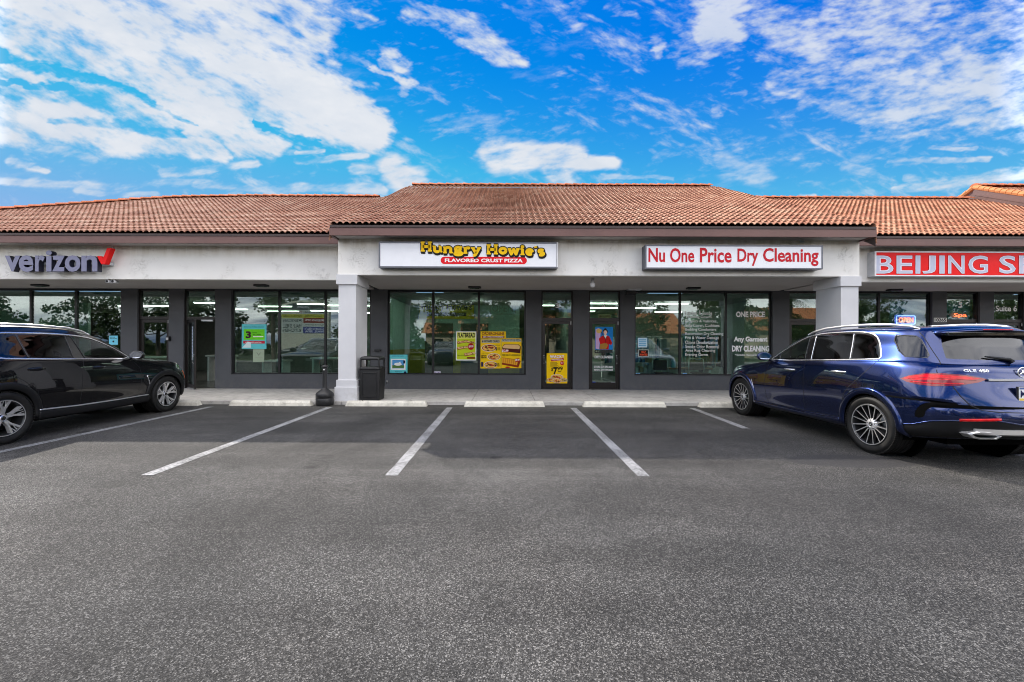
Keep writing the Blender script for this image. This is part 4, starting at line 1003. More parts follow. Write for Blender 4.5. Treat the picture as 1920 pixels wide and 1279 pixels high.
table(-7.9, 14.0, .8, .6, .82, "white display table behind the turquoise phone shop poster", M_TW); table(-6.3, 14.6, 1.2, .6, .9, "white display table in the middle of the phone shop", M_TW)
table(-10.6, 15.2, .9, .5, .95, "white display table behind the phone shop's closed glass door", M_TW)
table(-12.8, 15.0, 1.6, .6, .9, "white display table behind the phone shop's left window", M_TW)
table(5.9, 13.9, 2.0, .5, .62, "low wooden table behind the cleaner's window", simple("counter_wood", (0.28, 0.16, 0.08), .4))
# counter bottle in the cleaner's window
b = MB(); b.lathe([(0.0001, 0), (.07, 0), (.075, .02), (.075, .2), (.05, .25), (.03, .27), (.03, .31), (.0001, .315)], 20, c=(5.62, 13.75, ZB+.62))
tag(b.build("detergent_bottle", M_TEALM), "turquoise detergent bottle on the low table in the cleaner's window", "bottle")

# neon signs of the spa
NR = emis("neon_red", (1.0, 0.10, 0.04), 3.2, (0.8, 0.2, 0.1)); NB = emis("neon_blue", (0.12, 0.18, 1.0), 3.2, (0.2, 0.3, 0.8)); M_BLUEB = simple("blue_backing", (0.10, 0.25, 0.36), .5)
def neon(rect, txt, label, border=True):
    t = empty("neon_sign", (0, 0, 0), 0, label, "sign"); Y = 12.68
    x0, x1, z0, z1 = glyph_box(*rect, Y)
    t.location = ((x0+x1)/2, Y, z0); off = Matrix.Translation(-t.location)
    b = MB(); b.box(x0-.04, x1+.04, Y+.03, Y+.05, z0-.04, z1+.04, 0, off); b.build("backing_panel", M_BLUEB, t)
    b = MB(); b.text(txt, x0+.07, x1-.07, z0+.06, z1-.06, Y, 0, depth=.014, off=-.005); b.v = [tuple(off @ Vector(v)) for v in b.v]; b.build("neon_lettering", NR, t)
    if border:
        b = MB(); r = .05; pts = []
        for (cx_, cz_, a0) in ((x1-r, z1-r, 0), (x0+r, z1-r, 90), (x0+r, z0+r, 180), (x1-r, z0+r, 270)):
            for k in range(5): a = R(a0+22.5*k); pts.append((cx_+r*math.cos(a), Y, cz_+r*math.sin(a)))
        pts.append(pts[0]); b.tube(pts, .012, 6, mat=off, cap=False); b.build("neon_border", NB, t)
neon((1681, 592, 1716, 608), "OPEN", "glowing OPEN sign with red letters inside a blue border, above the blue car")
neon((1784, 584, 1816, 600), "Spa", "glowing red neon Spa lettering in the glass door right of the OPEN sign", False)
for rect, lb in (((1669, 565, 1734, 603), "blue panel hung inside the dark window behind the OPEN sign"), ((1776, 564, 1823, 603), "blue panel hung inside the dark glass door behind the Spa neon")):
    x0, x1, z0, z1 = glyph_box(*rect, 12.80); b = MB(); b.bbox(x0, x1, 12.80, 12.82, z0-.5, z1, .004)
    tag(b.build("window_blind", M_BLUEB), lb, "blind")

# ================================================================ shop signs
M_SFACE = simple("sign_face", (0.84, 0.85, 0.89), .35, var=.02); M_SFRAME = simple("sign_frame", (0.12, 0.125, 0.15), .4, .3); M_SIDE = simple("sign_side", (0.5, 0.52, 0.55), .45)
def cabinet(X0, X1, Z0, Z1, Yf, Yb, label, fr=.035, frm=None, side=None, face=None):
    t = empty("shop_sign", ((X0+X1)/2, Yf, Z0), 0, label, "shop sign"); off = Matrix.Translation(-t.location)
    frm = frm or M_SFRAME
    b = MB(); b.box(X0+.003, X1-.003, Yf+.02, Yb, Z0+.003, Z1-.003, 0, off); b.build("cabinet", side or frm, t)
    b = MB(); b.box(X0, X1, Yf, Yf+.03, Z0, Z0+fr, 0, off); b.box(X0, X1, Yf, Yf+.03, Z1-fr, Z1, 0, off); b.box(X0, X0+fr, Yf, Yf+.03, Z0+fr, Z1-fr, 0, off); b.box(X1-fr, X1, Yf, Yf+.03, Z0+fr, Z1-fr, 0, off); b.build("sign_frame", frm, t)
    b = MB(); b.box(X0+fr, X1-fr, Yf+.008, Yf+.018, Z0+fr, Z1-fr, 0, off); b.build("sign_face", face or M_SFACE, t)
    return t, off
def on(t, off, b, name, mats):
    b.v = [tuple(off @ Vector(v)) for v in b.v]; return b.build(name, mats, t)
# --- pizza shop sign
x0, x1, z0, z1 = glyph_box(710, 453, 1046, 503, 9.60)
t, off = cabinet(x0, x1, z0, z1, 9.60, 9.828, "white shop sign with fat yellow lettering over a red pill, above the pizza shop")
e = MB(); e.bbox(x1-.03, x1+.004, 9.592, 9.70, z0+.02, z1-.0, .006); on(t, off, e, "end_cap", simple("lamp_white", (0.7, 0.7, 0.7), 0.5))
def disc(b, x, z, r, y, mi, n=14): b.add([(x+r*math.cos(2*math.pi*k/n), y, z+r*math.sin(2*math.pi*k/n)) for k in range(n)], [tuple(range(n))], mi)
def stroke(b, pts, w, y, mi, S, O):
    P = [(O[0]+p[0]*S[0], O[1]+p[1]*S[1]) for p in pts]
    for i, (a, c) in enumerate(zip(P, P[1:])):
        dx, dz = c[0]-a[0], c[1]-a[1]; l = math.hypot(dx, dz) or 1e-6; nx, nz = -dz/l*w, dx/l*w
        yy = y-0.00004*i
        b.add([(a[0]+nx, yy, a[1]+nz), (a[0]-nx, yy, a[1]-nz), (c[0]-nx, yy, c[1]-nz), (c[0]+nx, yy, c[1]+nz)], [(0, 1, 2, 3)], mi)
        if i: disc(b, a[0], a[1], w*.98, yy-0.00002, mi, 10)
def arc(cx_, cy_, rx, ry, a0, a1, n=9): return [(cx_+rx*math.cos(R(a0+(a1-a0)*k/n)), cy_+ry*math.sin(R(a0+(a1-a0)*k/n))) for k in range(n+1)]
GL = {  # thick strokes, thin serif strokes, width
 'H': ([[(.2, .02), (.2, .98)], [(.8, .02), (.8, .98)], [(.2, .5), (.8, .5)]], [[(.02, .05), (.38, .05)], [(.62, .05), (.98, .05)], [(.02, .95), (.38, .95)], [(.62, .95), (.98, .95)]], 1.0),
 'u': ([[(.2, .68), (.2, .25)] + arc(.4, .25, .2, .2, 180, 320, 6), [(.68, .05), (.68, .68)]], [[(.04, .66), (.24, .66)], [(.52, .66), (.7, .66)], [(.7, .05), (.86, .05)]], .88),
 'n': ([[(.2, .04), (.2, .68)], arc(.45, .45, .23, .2, 150, 0, 6)+[(.68, .04)]], [[(.04, .66), (.22, .66)], [(.04, .05), (.36, .05)], [(.54, .05), (.86, .05)]], .9),
 'g': ([arc(.38, .42, .22, .2, 0, 360, 14), [(.38, .2), (.2, .12), (.55, .06)] + arc(.42, -.1, .3, .15, 40, -200, 10)], [[(.5, .62), (.74, .66)]], .8),
 'r': ([[(.2, .04), (.2, .68)], arc(.42, .42, .22, .22, 160, 50, 5)], [[(.04, .66), (.22, .66)], [(.04, .05), (.38, .05)]], .66),
 'y': ([[(.16, .66), (.42, .08)], [(.72, .66), (.38, -.14), (.2, -.2)]], [[(.0, .66), (.34, .66)], [(.54, .66), (.88, .66)]], .88),
 'o': ([arc(.4, .35, .25, .28, 0, 360, 16)], [], .8),
 'w': ([[(.14, .66), (.3, .06), (.5, .6), (.7, .06), (.86, .66)]], [[(.0, .66), (.3, .66)], [(.7, .66), (1., .66)]], 1.02),
 'i': ([[(.22, .04), (.22, .66)], [(.22, .9), (.222, .91)]], [[(.05, .66), (.24, .66)], [(.04, .05), (.4, .05)]], .44),
 'e': ([arc(.38, .35, .24, .28, -45, -360, 14), [(.16, .36), (.6, .36)]], [], .76),
 "'": ([[(.1, .95), (.14, .76)]], [], .22),
 's': ([[(.58, .56)]+arc(.36, .5, .18, .14, 50, 230, 7)+arc(.38, .2, .2, .15, 70, -140, 8)], [], .7), ' ': ([], [], .42)}
b = MB(); bx0, bx1, bz0, bz1 = glyph_box(788, 458, 1022, 483, 9.59); zb_ = bz0+.078; hh = (bz1-bz0)*.80
txt = "Hungry Howie's"; tw = sum(GL[c][2] for c in txt); S_ = (bx1-bx0)/tw; xx = bx0
for pas, (grow, mi, dy, ddx, ddz) in enumerate(((.028, 1, 0, .012, -.024), (.024, 1, -.002, 0, 0), (0, 0, -.005, 0, 0))):
    xx = bx0
    for q, c in enumerate(txt):
        hg, hs, wd = GL[c]
        sc = 1.0 if c != 'H' else 1.08
        k = q/13.0; zb = zb_ + .05*(1-k)*0.6 - .03*k + (.03 if c == 'H' and q == 0 else 0) + (.015 if q in (1, 3, 8, 12) else 0)
        for st in hg: stroke(b, st, .034+grow, 9.603+dy-.004-.00002*q, mi, (S_, hh*sc*.86), (xx+ddx, zb+ddz))
        for st in hs: stroke(b, st, .017+grow, 9.6026+dy-.004-.00002*q, mi, (S_, hh*sc*.86), (xx+ddx, zb+ddz))
        if c == 'i': disc(b, xx+.22*S_+ddx, zb+.9*hh*.86+ddz, .042+grow, 9.6022+dy-.004, mi)
        xx += wd*S_
on(t, off, b, "sign_lettering", [flat((0.98, 0.78, 0.05)), flat((0.10, 0.10, 0.09))])
b = MB(); x0, x1, z0, z1 = glyph_box(826, 481, 988, 495.5, 9.59); r = (z1-z0)/2; zc_ = (z0+z1)/2
for (g2, mi, yy) in ((.012, 1, 9.6045), (0, 0, 9.6035)):
    pts = [(x1-r+(r+g2)*math.cos(R(a)), yy, zc_+(r+g2)*math.sin(R(a))) for a in range(-90, 91, 15)] + [(x0+r+(r+g2)*math.cos(R(a)), yy, zc_+(r+g2)*math.sin(R(a))) for a in range(90, 271, 15)]
    b.add(pts, [tuple(range(len(pts)))], mi)
b.text("FLAVORED CRUST", x0+.10, x0+.10+1.36*(x1-x0)/2.03, z0+.045, z1-.045, 9.602, 1, off=.03); b.text("PIZZA", x0+.10+1.40*(x1-x0)/2.03, x1-.10, z0+.045, z1-.045, 9.602, 1, off=.03)
on(t, off, b, "slogan_pill", [flat((0.88, 0.10, 0.15)), flat((0.97, 0.97, 0.97))])
# --- dry cleaner's sign
x0, x1, z0, z1 = glyph_box(1210, 459, 1543, 505, 9.575)
t, off = cabinet(x0, x1, z0, z1, 9.575, 9.828, "long white shop sign with narrow red lettering above the dry cleaner's", .03)
b = MB(); a0, a1, c0, c1 = glyph_box(1216, 463.5, 1534, 499.5, 9.575)
words = [("Nu", 1216, 1247, 0), ("One", 1256.5, 1302, 0), ("Price", 1312.5, 1372, 0), ("Dry", 1383, 1422, 1), ("Cleaning", 1431, 1535, 1)]
zt = {"Nu": (465, 491.5), "One": (465, 492), "Price": (464.5, 492.5), "Dry": (466, 498.5), "Cleaning": (465, 499)}
for w_, p0, p1, d in words:
    q0, q1, s0, s1 = glyph_box(p0, zt[w_][0], p1, zt[w_][1], 9.575); b.text(w_, q0, q1, s0, s1, 9.578, 0, off=.022)
on(t, off, b, "sign_lettering", flat((0.78, 0.13, 0.18)))
# --- spa sign
x0, x1, z0, z1 = glyph_box(1641, 471, 1998, 519, 10.39)
M_WFR = simple("white_sign_frame", (0.75, 0.75, 0.78), .4)
t, off = cabinet(x0, x1, z0, z1, 10.39, YG-.002, "red spa sign in a white frame with big white capitals, on the right wing", .03, M_WFR, M_SIDE, flat((0.93, 0.06, 0.08)))
b = MB(); Yq = 10.394
cap = [("B", 1642.8, 1674.6), ("E", 1681.4, 1710.6), ("I", 1717, 1725.2), ("J", 1729.8, 1754), ("I", 1761.7, 1770.6), ("N", 1778, 1808), ("G", 1816, 1852), ("S", 1873.8, 1904), ("P", 1911, 1940), ("A", 1945, 1980)]
for part_ in (cap[:7], cap[7:]):
  b = MB()
  for mi, of, dy, g_ in ((2, .03, 0, .9), (1, .02, .0015, .4), (0, -.004, .003, -.5)):
    for w_, p0, p1 in part_:
        q0, q1, s0, s1 = glyph_box(p0-g_, 479.7-g_, p1+g_, 512.7+g_, Yq); b.text(w_, q0, q1, s0, s1, Yq-dy, mi, off=of)
  on(t, off, b, "sign_lettering", [flat((0.76, 0.78, 0.86)), flat((0.95, 0.90, 0.95)), flat((0.40, 0.03, 0.06))])
# --- phone shop channel letters
M_LF = simple("letter_face", (0.18, 0.18, 0.28), .35, var=.05); M_LS = simple("letter_side", (0.012, 0.013, 0.03), .4)
Yv = 10.38; x0, x1, z0, z1 = glyph_box(9, 469, 183, 510, Yv)
t = empty("shop_sign", ((x0+x1)/2, YG, z0), 0, "grey lavender raised lettering with a red tick above the phone shop", "shop sign"); off = Matrix.Translation(-t.location)
b = MB()
for ch, p0, p1, y0, y1 in (("v", 9, 37.5, 479.3, 509), ("e", 35, 62.5, 478.6, 509.8), ("r", 65.7, 83.7, 478.8, 509), ("i", 86, 97, 469.5, 509), ("z", 98, 121.3, 479.3, 509), ("o", 121.5, 150.8, 478.6, 509.8), ("n", 152.5, 182.5, 478.8, 509)):
    q0, q1, s0, s1 = glyph_box(p0, y0, p1, y1, Yv); b.text(ch, q0, q1, s0, s1, Yv+.12, 0, depth=.12, off=.028)
front = []
for k, f_ in enumerate(b.f): b.m[k] = 0 if all(abs(b.v[i][1]-Yv) < .002 for i in f_) else 1
on(t, off, b, "raised_letters", [M_LF, M_LS])
b = MB(); q0, q1, s0, s1 = glyph_box(182, 465, 208, 495.5, Yv)
ck = [(0, .50), (.30, .50), (.42, .33), (.72, 1.0), (1.0, 1.0), (.56, .02), (.30, .0)]
b.prism([(q0+(q1-q0)*u, s0+(s1-s0)*v) for u, v in ck], Yv, Yv+.12, 'y'); on(t, off, b, "red_tick", flat((0.90, 0.08, 0.08)))
b = MB(); r0, r1, w0, w1 = glyph_box(60, 491, 206, 497, 10.5); b.bbox(r0, r1, 10.5, YG-.002, w0, w1, .004, mat=off)
b.tube([tuple(off @ W(209, 492, 10.58)), tuple(off @ W(204, 488, 10.58)), tuple(off @ W(207, 478, 10.58)), tuple(off @ W(211, 460, 10.58))], .012, 6); b.build("raceway", M_SIDE, t)

# ================================================================ small fittings
M_BLK = simple("black_plastic", (0.012, 0.012, 0.013), .45, bump=.05); M_WHP = simple("white_plastic", (0.7, 0.7, 0.72), .4)
for q, (px, py, nm) in enumerate(((75, 534, "dark oval soffit light under the lavender phone shop sign"), (490, 534.5, "dark oval soffit light above the turquoise phone shop poster"), (890, 538, "dark soffit light above the pizza shop window"), (1300, 539.5, "dark oval soffit light above the cleaner's window"), (1677, 543, "dark oval soffit light under the red spa sign"))):
    yh = 647+(px-950)*ROLL; Y = (ZS-HC)*F/(yh-py); p = W(px, py, Y)
    t = empty("soffit_light", (p.x, Y, ZS+.01), 0, nm, "soffit light", "dark light fixtures along the soffit")
    b = MB(); b.bbox(-.19, .19, -.10, .10, -.055, 0, .03, seg=3); b.build("fixture_body", M_BLK, t)
    b = MB(); b.bbox(-.13, .13, -.06, .06, -.065, -.056, .004); b.build("lens", simple("dim_lens", (0.05, 0.05, 0.05), .2), t)
# bullet cameras
t = empty("security_camera", (W(212, 523, 10.75).x, 10.75, ZS+.01), 0, "pair of small white cameras hung under the phone shop soffit", "camera")
b = MB()
for s in (-1, 1): b.lathe([(0.0001, -.09), (.045, -.09), (.045, .05), (.0001, .05)], 16, 'y', (s*.075, 0, -.06)); b.tube([(s*.075, 0, -.02), (s*.04, 0, 0)], .01, 6)
b.build("camera_body", M_WHP, t)
b = MB()
for s in (-1, 1): b.lathe([(0.0001, -.094), (.033, -.094), (.033, -.091)], 16, 'y', (s*.075, 0, -.06))
b.build("lens", M_BLK, t)
p = W(1111, 537, 10.3); t = empty("security_camera", (p.x, 10.3, ZS+.01), 0, "white bullet shaped camera hanging between the pizza shop and the cleaner's", "camera")
b = MB(); b.lathe([(.0001, -.23), (.045, -.22), (.062, -.19), (.062, -.13), (.04, -.11), (.036, 0), (.0001, 0)], 18); b.build("camera_body", M_WHP, t)
p = W(1190, 541, 12.2); t = empty("speaker", (p.x, 12.25, ZS+.01), 0, "flat white fitting with a dark box above the grey pier left of the cleaner's window", "fitting")
b = MB(); b.bbox(-.2, .2, -.12, .12, -.035, 0, .008); b.build("mounting_plate", M_WHP, t); b = MB(); b.bbox(-.24, .06, .0, .2, -.16, -.036, .02); b.build("speaker_box", M_BLK, t)
# conduit stubs over the signs, wall hardware
for (px, py, Y, lb) in ((356, 459, 10.56, "short bent conduit stub under the eave right of the phone shop sign"), (1505, 453, 9.78, "short grey conduit stub on top of the dry cleaner's sign"), (1890, 466, 10.56, "short grey conduit stub above the red spa sign")):
    p = W(px, py, Y); b = MB(); b.tube([(p.x, Y+.05, p.z), (p.x, Y, p.z), (p.x-.08, Y, p.z+.03), (p.x-.12, Y, p.z+.10)], .014, 8); b.bbox(p.x-.03, p.x+.03, Y-.02, Y+.05, p.z-.02, p.z+.015, .004)
    tag(b.build("conduit_stub", M_SIDE), lb, "conduit")
p = W(316, 635, 12.47); b = MB(); b.bbox(p.x-.05, p.x+.05, 12.42, 12.498, p.z-.07, p.z+.07, .01); b.bbox(p.x-.035, p.x+.035, 12.412, 12.42, p.z-.04, p.z+.03, .003, 1)
tag(b.build("key_box", [M_BLK, M_METAL]), "small black key box on the grey pier between the phone shop's doors", "key box")
p = W(708, 657, 12.47); b = MB(); b.bbox(p.x-.09, p.x+.09, 12.40, 12.498, p.z-.03, p.z+.03, .01); tag(b.build("wall_ledge_box", M_BLK), "small dark ledge box on the grey pier behind the trash bin", "box")
for (px, py, lb) in ((726, 717, "small hose tap low on the wall right of the trash bin"),):
    p = W(px, py, 12.45); b = MB(); b.tube([(p.x, 12.5, p.z), (p.x, 12.42, p.z), (p.x, 12.40, p.z-.05)], .012, 8); b.lathe([(.0001, -.005), (.025, -.005), (.025, .005), (.0001, .005)], 12, 'y', (p.x, 12.44, p.z+.035)); tag(b.build("hose_tap", M_METAL), lb, "tap")
Yn = 12.498; board("house_number", (1751, 596, 1775, 604), Yn, [('t', "10265", .05, .1, .95, .9, BLK, .03)], "black on white 10265 street number on the grey pier behind the blue car", "number sign", (0.85, 0.85, 0.83))

# trash bin
t = empty("trash_bin", (-3.315, 10.10, ZB), 0, "tall black plastic trash bin with open hood beside the white pillar", "trash bin")
def rsq(w, d, r, n=5):
    pts = []
    for (cx_, cy_, a0) in ((w-r, d-r, 0), (-w+r, d-r, 90), (-w+r, -d+r, 180), (w-r, -d+r, 270)):
        for k in range(n+1): a = R(a0+90*k/n); pts.append((cx_+r*math.cos(a), cy_+r*math.sin(a)))
    return pts
def loft(b, rings, mi=0, cap0=True, cap1=True, smooth=True):
    n = len(rings[0]); vs = [p for r in rings for p in r]; fs = []
    for j in range(len(rings)-1):
        for i in range(n): fs.append((j*n+i, j*n+(i+1) % n, (j+1)*n+(i+1) % n, (j+1)*n+i))
    if cap0: fs.append(tuple(reversed(range(n))))
    if cap1: fs.append(tuple(range((len(rings)-1)*n, len(rings)*n)))
    b.add(vs, fs, mi, smooth)
b = MB(); loft(b, [[(x, y, z) for x, y in rsq(w, w, .07)] for w, z in ((.27, 0), (.29, .02), (.305, .35), (.31, .70), (.31, .74), (.29, .745))], smooth=False); b.build("bin_body", M_BLK, t)
b = MB()
for (x0, x1, z0, z1) in ((-.21, .21, .66, .68), (-.21, .21, .10, .12), (-.225, -.205, .10, .68), (.205, .225, .10, .68)): b.bbox(x0, x1, -.325, -.29, z0, z1, .006)
b.build("panel_frame", M_BLK, t)
b = MB(); loft(b, [[(x, y, z) for x, y in rsq(w, w, .08)] for w, z in ((.305, .746), (.312, .76), (.312, .80), (.30, .81))]); 
for sx in (-1, 1):
    for sy in (-1, 1): b.bbox(sx*.30-.05*(sx > 0), sx*.30+.05*(sx < 0), sy*.30-.05*(sy > 0), sy*.30+.05*(sy < 0), .80, 1.0, .012)
loft(b, [[(x, y, z) for x, y in rsq(w, w, .09)] for w, z in ((.295, .985), (.308, .995), (.306, 1.03), (.28, 1.06), (.20, 1.075))]); b.build("hood", M_BLK, t)
t.scale = (.80, .80, 1.0)
# ash receptacle
p0 = W(611, 757, 9.72); t = empty("ash_receptacle", (p0.x, 9.66, 0.0), 0, "black smokers' ash receptacle with a wide base and thin neck, left of the white pillar", "ash bin")
b = MB(); b.lathe([(.0001, 0), (.19, 0), (.2, .02), (.2, .17), (.194, .178), (.2, .186), (.2, .27), (.185, .30), (.12, .35), (.08, .385), (.062, .40), (.0001, .40)], 32); b.build("base_can", M_BLK, t)
b = MB(); b.lathe([(.06, .40), (.056, .42), (.052, .60), (.05, .85), (.05, .90), (.0001, .90)], 24); b.build("neck", M_BLK, t)
b = MB(); b.lathe([(.048, .895), (.070, .90), (.072, .915), (.055, .945), (.02, .96), (.0001, .962)], 24); b.build("cap", M_BLK, t)
b = MB(); b.lathe([(.0001, -.006), (.018, -.006), (.02, 0)], 14, 'y', (0, -.052, .84)); b.build("ash_opening", M_METAL, t)
# ================================================================ cars
def m_paint(name, col, flake=0.0, metal=0.35, rough=0.28, spec=.4):
    m, nt, out = newmat(name); v = ocoords(nt)
    n = noise(nt, v, 900, 2); c = mixc(nt, mathn(nt, 'MULTIPLY', n, flake), col, tuple(min(1, x*2.6+.02) for x in col))
    bsdf(nt, out, c, rough, metal, spec, 1.0, 0.015); return m
M_GLOSSB = simple("gloss_black_trim", (0.008, 0.008, 0.009), .12, coat=1.0, var=.05); M_MATB = simple("matt_black_plastic", (0.010, 0.010, 0.011), .5, var=.1, spec=.25)
M_CHROME = simple("chrome", (0.88, 0.88, 0.88), .16, .85, var=.03); M_SATIN = simple("satin_aluminium", (0.68, 0.68, 0.68), .32, .75, var=.03)
M_TYRE = simple("tyre_rubber", (0.014, 0.0135, 0.013), .6, var=.25, vscale=14, bump=.1, spec=.3); M_DARK = simple("underbody", (0.002, 0.002, 0.002), .8, spec=.05)
M_SEAM = simple("panel_gap", (0.002, 0.002, 0.003), .7); M_DISC = simple("brake_disc", (0.16, 0.16, 0.16), .35, 1.0, var=.1); M_INT = simple("cabin_trim", (0.02, 0.018, 0.018), .6)
M_RIMD = simple("rim_dark", (0.04, 0.042, 0.045), .3, .6); M_RIMS = simple("rim_silver", (0.80, 0.80, 0.82), .30, .65, var=.04)
def m_carglass(name, tr, refl):
    m, nt, out = newmat(name)
    t = N(nt, "ShaderNodeBsdfTransparent"); t.inputs[0].default_value = (*tr, 1)
    g = N(nt, "ShaderNodeBsdfGlossy"); g.inputs["Roughness"].default_value = 0.0; g.inputs[0].default_value = (.9, .93, 1, 1)
    k = schlick(nt, refl)
    x = N(nt, "ShaderNodeMixShader"); L(nt, k, x.inputs[0]); L(nt, t.outputs[0], x.inputs[1]); L(nt, g.outputs[0], x.inputs[2]); L(nt, x.outputs[0], out.inputs[0]); return m
CG_CLEAR = m_carglass("car_glass", (.6, .66, .62), .07); CG_TINT = m_carglass("privacy_glass", (.05, .05, .055), .065); 
M_TAIL = simple("red_lamp_lens", (0.62, 0.006, 0.010), .12, spec=.3, coat=.35, var=.3, vscale=18); M_TAILD = simple("dark_red_lens", (0.20, 0.004, 0.006), .1, coat=.5)
M_AMBER = simple("amber_lens", (0.75, 0.12, 0.01), .15, coat=1.0); M_LAMP = simple("clear_lamp", (0.45, 0.5, 0.55), .08, .4, coat=1.0)

class Skin:
    """half body surface: rows of 3D points at shared stations, smooth in both directions, mirrored for the other side"""
    def __init__(s, rows, nt_=15, nk=9):
        P = np.array(rows, float); s.P = P; K, T, _ = P.shape
        s.tk = s.knots(P, 1); s.kk = s.knots(P, 0); s.K = K; s.T = T
    def knots(s, P, ax):
        d = np.linalg.norm(np.diff(P, axis=ax), axis=2); d = d.mean(0 if ax == 1 else 1)
        d = np.maximum(d, 1e-3)**0.6
        return np.concatenate([[0], np.cumsum(d)])/d.sum()
    @staticmethod
    def herm(kn, P, u, flat0, flat1):
        """P: (n, ..., 3) interpolate along first axis at params u (m,)"""
        n = len(kn); h = np.diff(kn); dl = np.diff(P, axis=0)/h.reshape(-1, *([1]*(P.ndim-1)))
        m = np.zeros_like(P)
        w1 = h[1:]; w0 = h[:-1]
        sh = (-1,)+(1,)*(P.ndim-1)
        m[1:-1] = (dl[:-1]*w1.reshape(sh)+dl[1:]*w0.reshape(sh))/(w0+w1).reshape(sh)
        m[0] = dl[0]; m[-1] = dl[-1]
        if flat0: m[0, ..., 0] = 0; m[0, ..., 2] = 0
        if flat1: m[-1, ..., 0] = 0; m[-1, ..., 2] = 0
        i = np.clip(np.searchsorted(kn, u, side='right')-1, 0, n-2)
        t = (u-kn[i])/h[i]
        shp = (-1,)+(1,)*(P.ndim-1); t = t.reshape(shp); hh = h[i].reshape(shp)
        return ((2*t**3-3*t**2+1)*P[i]+(t**3-2*t**2+t)*hh*m[i]+(-2*t**3+3*t**2)*P[i+1]+(t**3-t**2)*hh*m[i+1])
    def grid(s, U, Vk):
        A = s.herm(s.tk, np.transpose(s.P, (1, 0, 2)), U, True, True)      # (nu, K, 3)
        B = s.herm(s.kk, np.transpose(A, (1, 0, 2)), Vk, False, True)      # (nv, nu, 3)
        return B
    def at(s, uv):
        uv = np.atleast_2d(uv); out = []
        A = s.herm(s.tk, np.transpose(s.P, (1, 0, 2)), np.clip(uv[:, 0], 0, 1), True, True)   # (m,K,3)
        res = np.zeros((len(uv), 3))
        kn = s.kk; n = len(kn); h = np.diff(kn)
        dl = np.diff(A, axis=1)/h[None, :, None]
        m = np.zeros_like(A); w0 = h[:-1]; w1 = h[1:]
        m[:, 1:-1] = (dl[:, :-1]*w1[None, :, None]+dl[:, 1:]*w0[None, :, None])/(w0+w1)[None, :, None]
        m[:, 0] = dl[:, 0]; m[:, -1] = dl[:, -1]; m[:, -1, 0] = 0; m[:, -1, 2] = 0
        v = np.clip(uv[:, 1], 0, 1); i = np.clip(np.searchsorted(kn, v, side='right')-1, 0, n-2); t = ((v-kn[i])/h[i])[:, None]; hh = h[i][:, None]
        r = np.arange(len(uv))
        return ((2*t**3-3*t**2+1)*A[r, i]+(t**3-2*t**2+t)*hh*m[r, i]+(-2*t**3+3*t**2)*A[r, i+1]+(t**3-t**2)*hh*m[r, i+1])
    def prep(s):
        s.gu = np.linspace(0, 1, 260); s.gv = np.linspace(0, 1, 200); G = s.grid(s.gu, s.gv); s.G = G  # (nv,nu,3)
        return s
    def inv(s, kind, a, b):
        """kind 'S': (x, z) on the flank; 'R': (y, z) at the rear; 'N': (y,z) at the nose; 'T': (x,y) on top"""
        G = s.G; dims = {'S': (0, 2), 'R': (1, 2), 'N': (1, 2), 'T': (0, 1)}[kind]
        t3, t10 = s.tk[3], s.tk[10]
        if kind == 'S': mu = (s.gu >= t3-.06) & (s.gu <= s.tk[11]); mv = s.gv <= s.kk[10]
        elif kind == 'R': mu = s.gu >= s.tk[10]+.3*(s.tk[11]-s.tk[10]); mv = s.gv <= s.kk[10]
        elif kind == 'N': mu = s.gu <= s.tk[3]; mv = s.gv <= s.kk[7]
        else: mu = s.gu >= -1; mv = s.gv >= s.kk[6]
        D = (G[..., dims[0]]-a)**2+(G[..., dims[1]]-b)**2
        D = np.where(mv[:, None] & mu[None, :], D, 1e9)
        j, i = np.unravel_index(np.argmin(D), D.shape)
        uv = np.array([s.gu[i], s.gv[j]])
        for _ in range(6):
            e = 1e-4; p = s.at([uv, uv+[e, 0], uv+[0, e]])
            J = np.array([[(p[1]-p[0])[dims[0]], (p[2]-p[0])[dims[0]]], [(p[1]-p[0])[dims[1]], (p[2]-p[0])[dims[1]]]])/e
            r = np.array([a-p[0][dims[0]], b-p[0][dims[1]]])
            try: d = np.linalg.solve(J, r)
            except Exception: break
            d = np.clip(d, -.03, .03); uv = np.clip(uv+d, 0, 1)
            if np.abs(r).max() < 1e-4: break
        return uv
    def path(s, pts, closed=True, step=.035):
        """pts: list of (kind, a, b) ; densified in its own view, then mapped to the surface"""
        out = []; n = len(pts)
        for i in range(n if closed else n-1):
            p, q = pts[i], pts[(i+1) % n]
            if p[0] == q[0]:
                m = max(1, int(math.hypot(q[1]-p[1], q[2]-p[2])/step))
                for k in range(m): t = k/m; out.append(s.inv(p[0], p[1]+(q[1]-p[1])*t, p[2]+(q[2]-p[2])*t))
            else:
                a = s.inv(*p); b = s.inv(*q); 
                for k in range(5): out.append(a+(b-a)*k/5)
        if not closed: out.append(s.inv(*pts[-1]))
        return np.array(out)
def smooth_poly(pts, it=2, closed=True):
    """Chaikin corner cutting in one view"""
    for _ in range(it):
        q = []; n = len(pts)
        for i in range(n if closed else n-1):
            a, b = pts[i], pts[(i+1) % n]
            q += [(a[0], a[1]*.75+b[1]*.25, a[2]*.75+b[2]*.25), (a[0], a[1]*.25+b[1]*.75, a[2]*.25+b[2]*.75)]
        if not closed: q = [pts[0]]+q[1:-1]+[pts[-1]]
        pts = q
    return pts
def inpoly(P, q):
    x, y = P[:, 0], P[:, 1]; r = np.zeros(len(P), bool); n = len(q); j = n-1
    for i in range(n):
        xi, yi = q[i]; xj, yj = q[j]
        c = ((yi > y) != (yj > y)) & (x < (xj-xi)*(y-yi)/((yj-yi)+1e-12)+xi); r ^= c; j = i
    return r
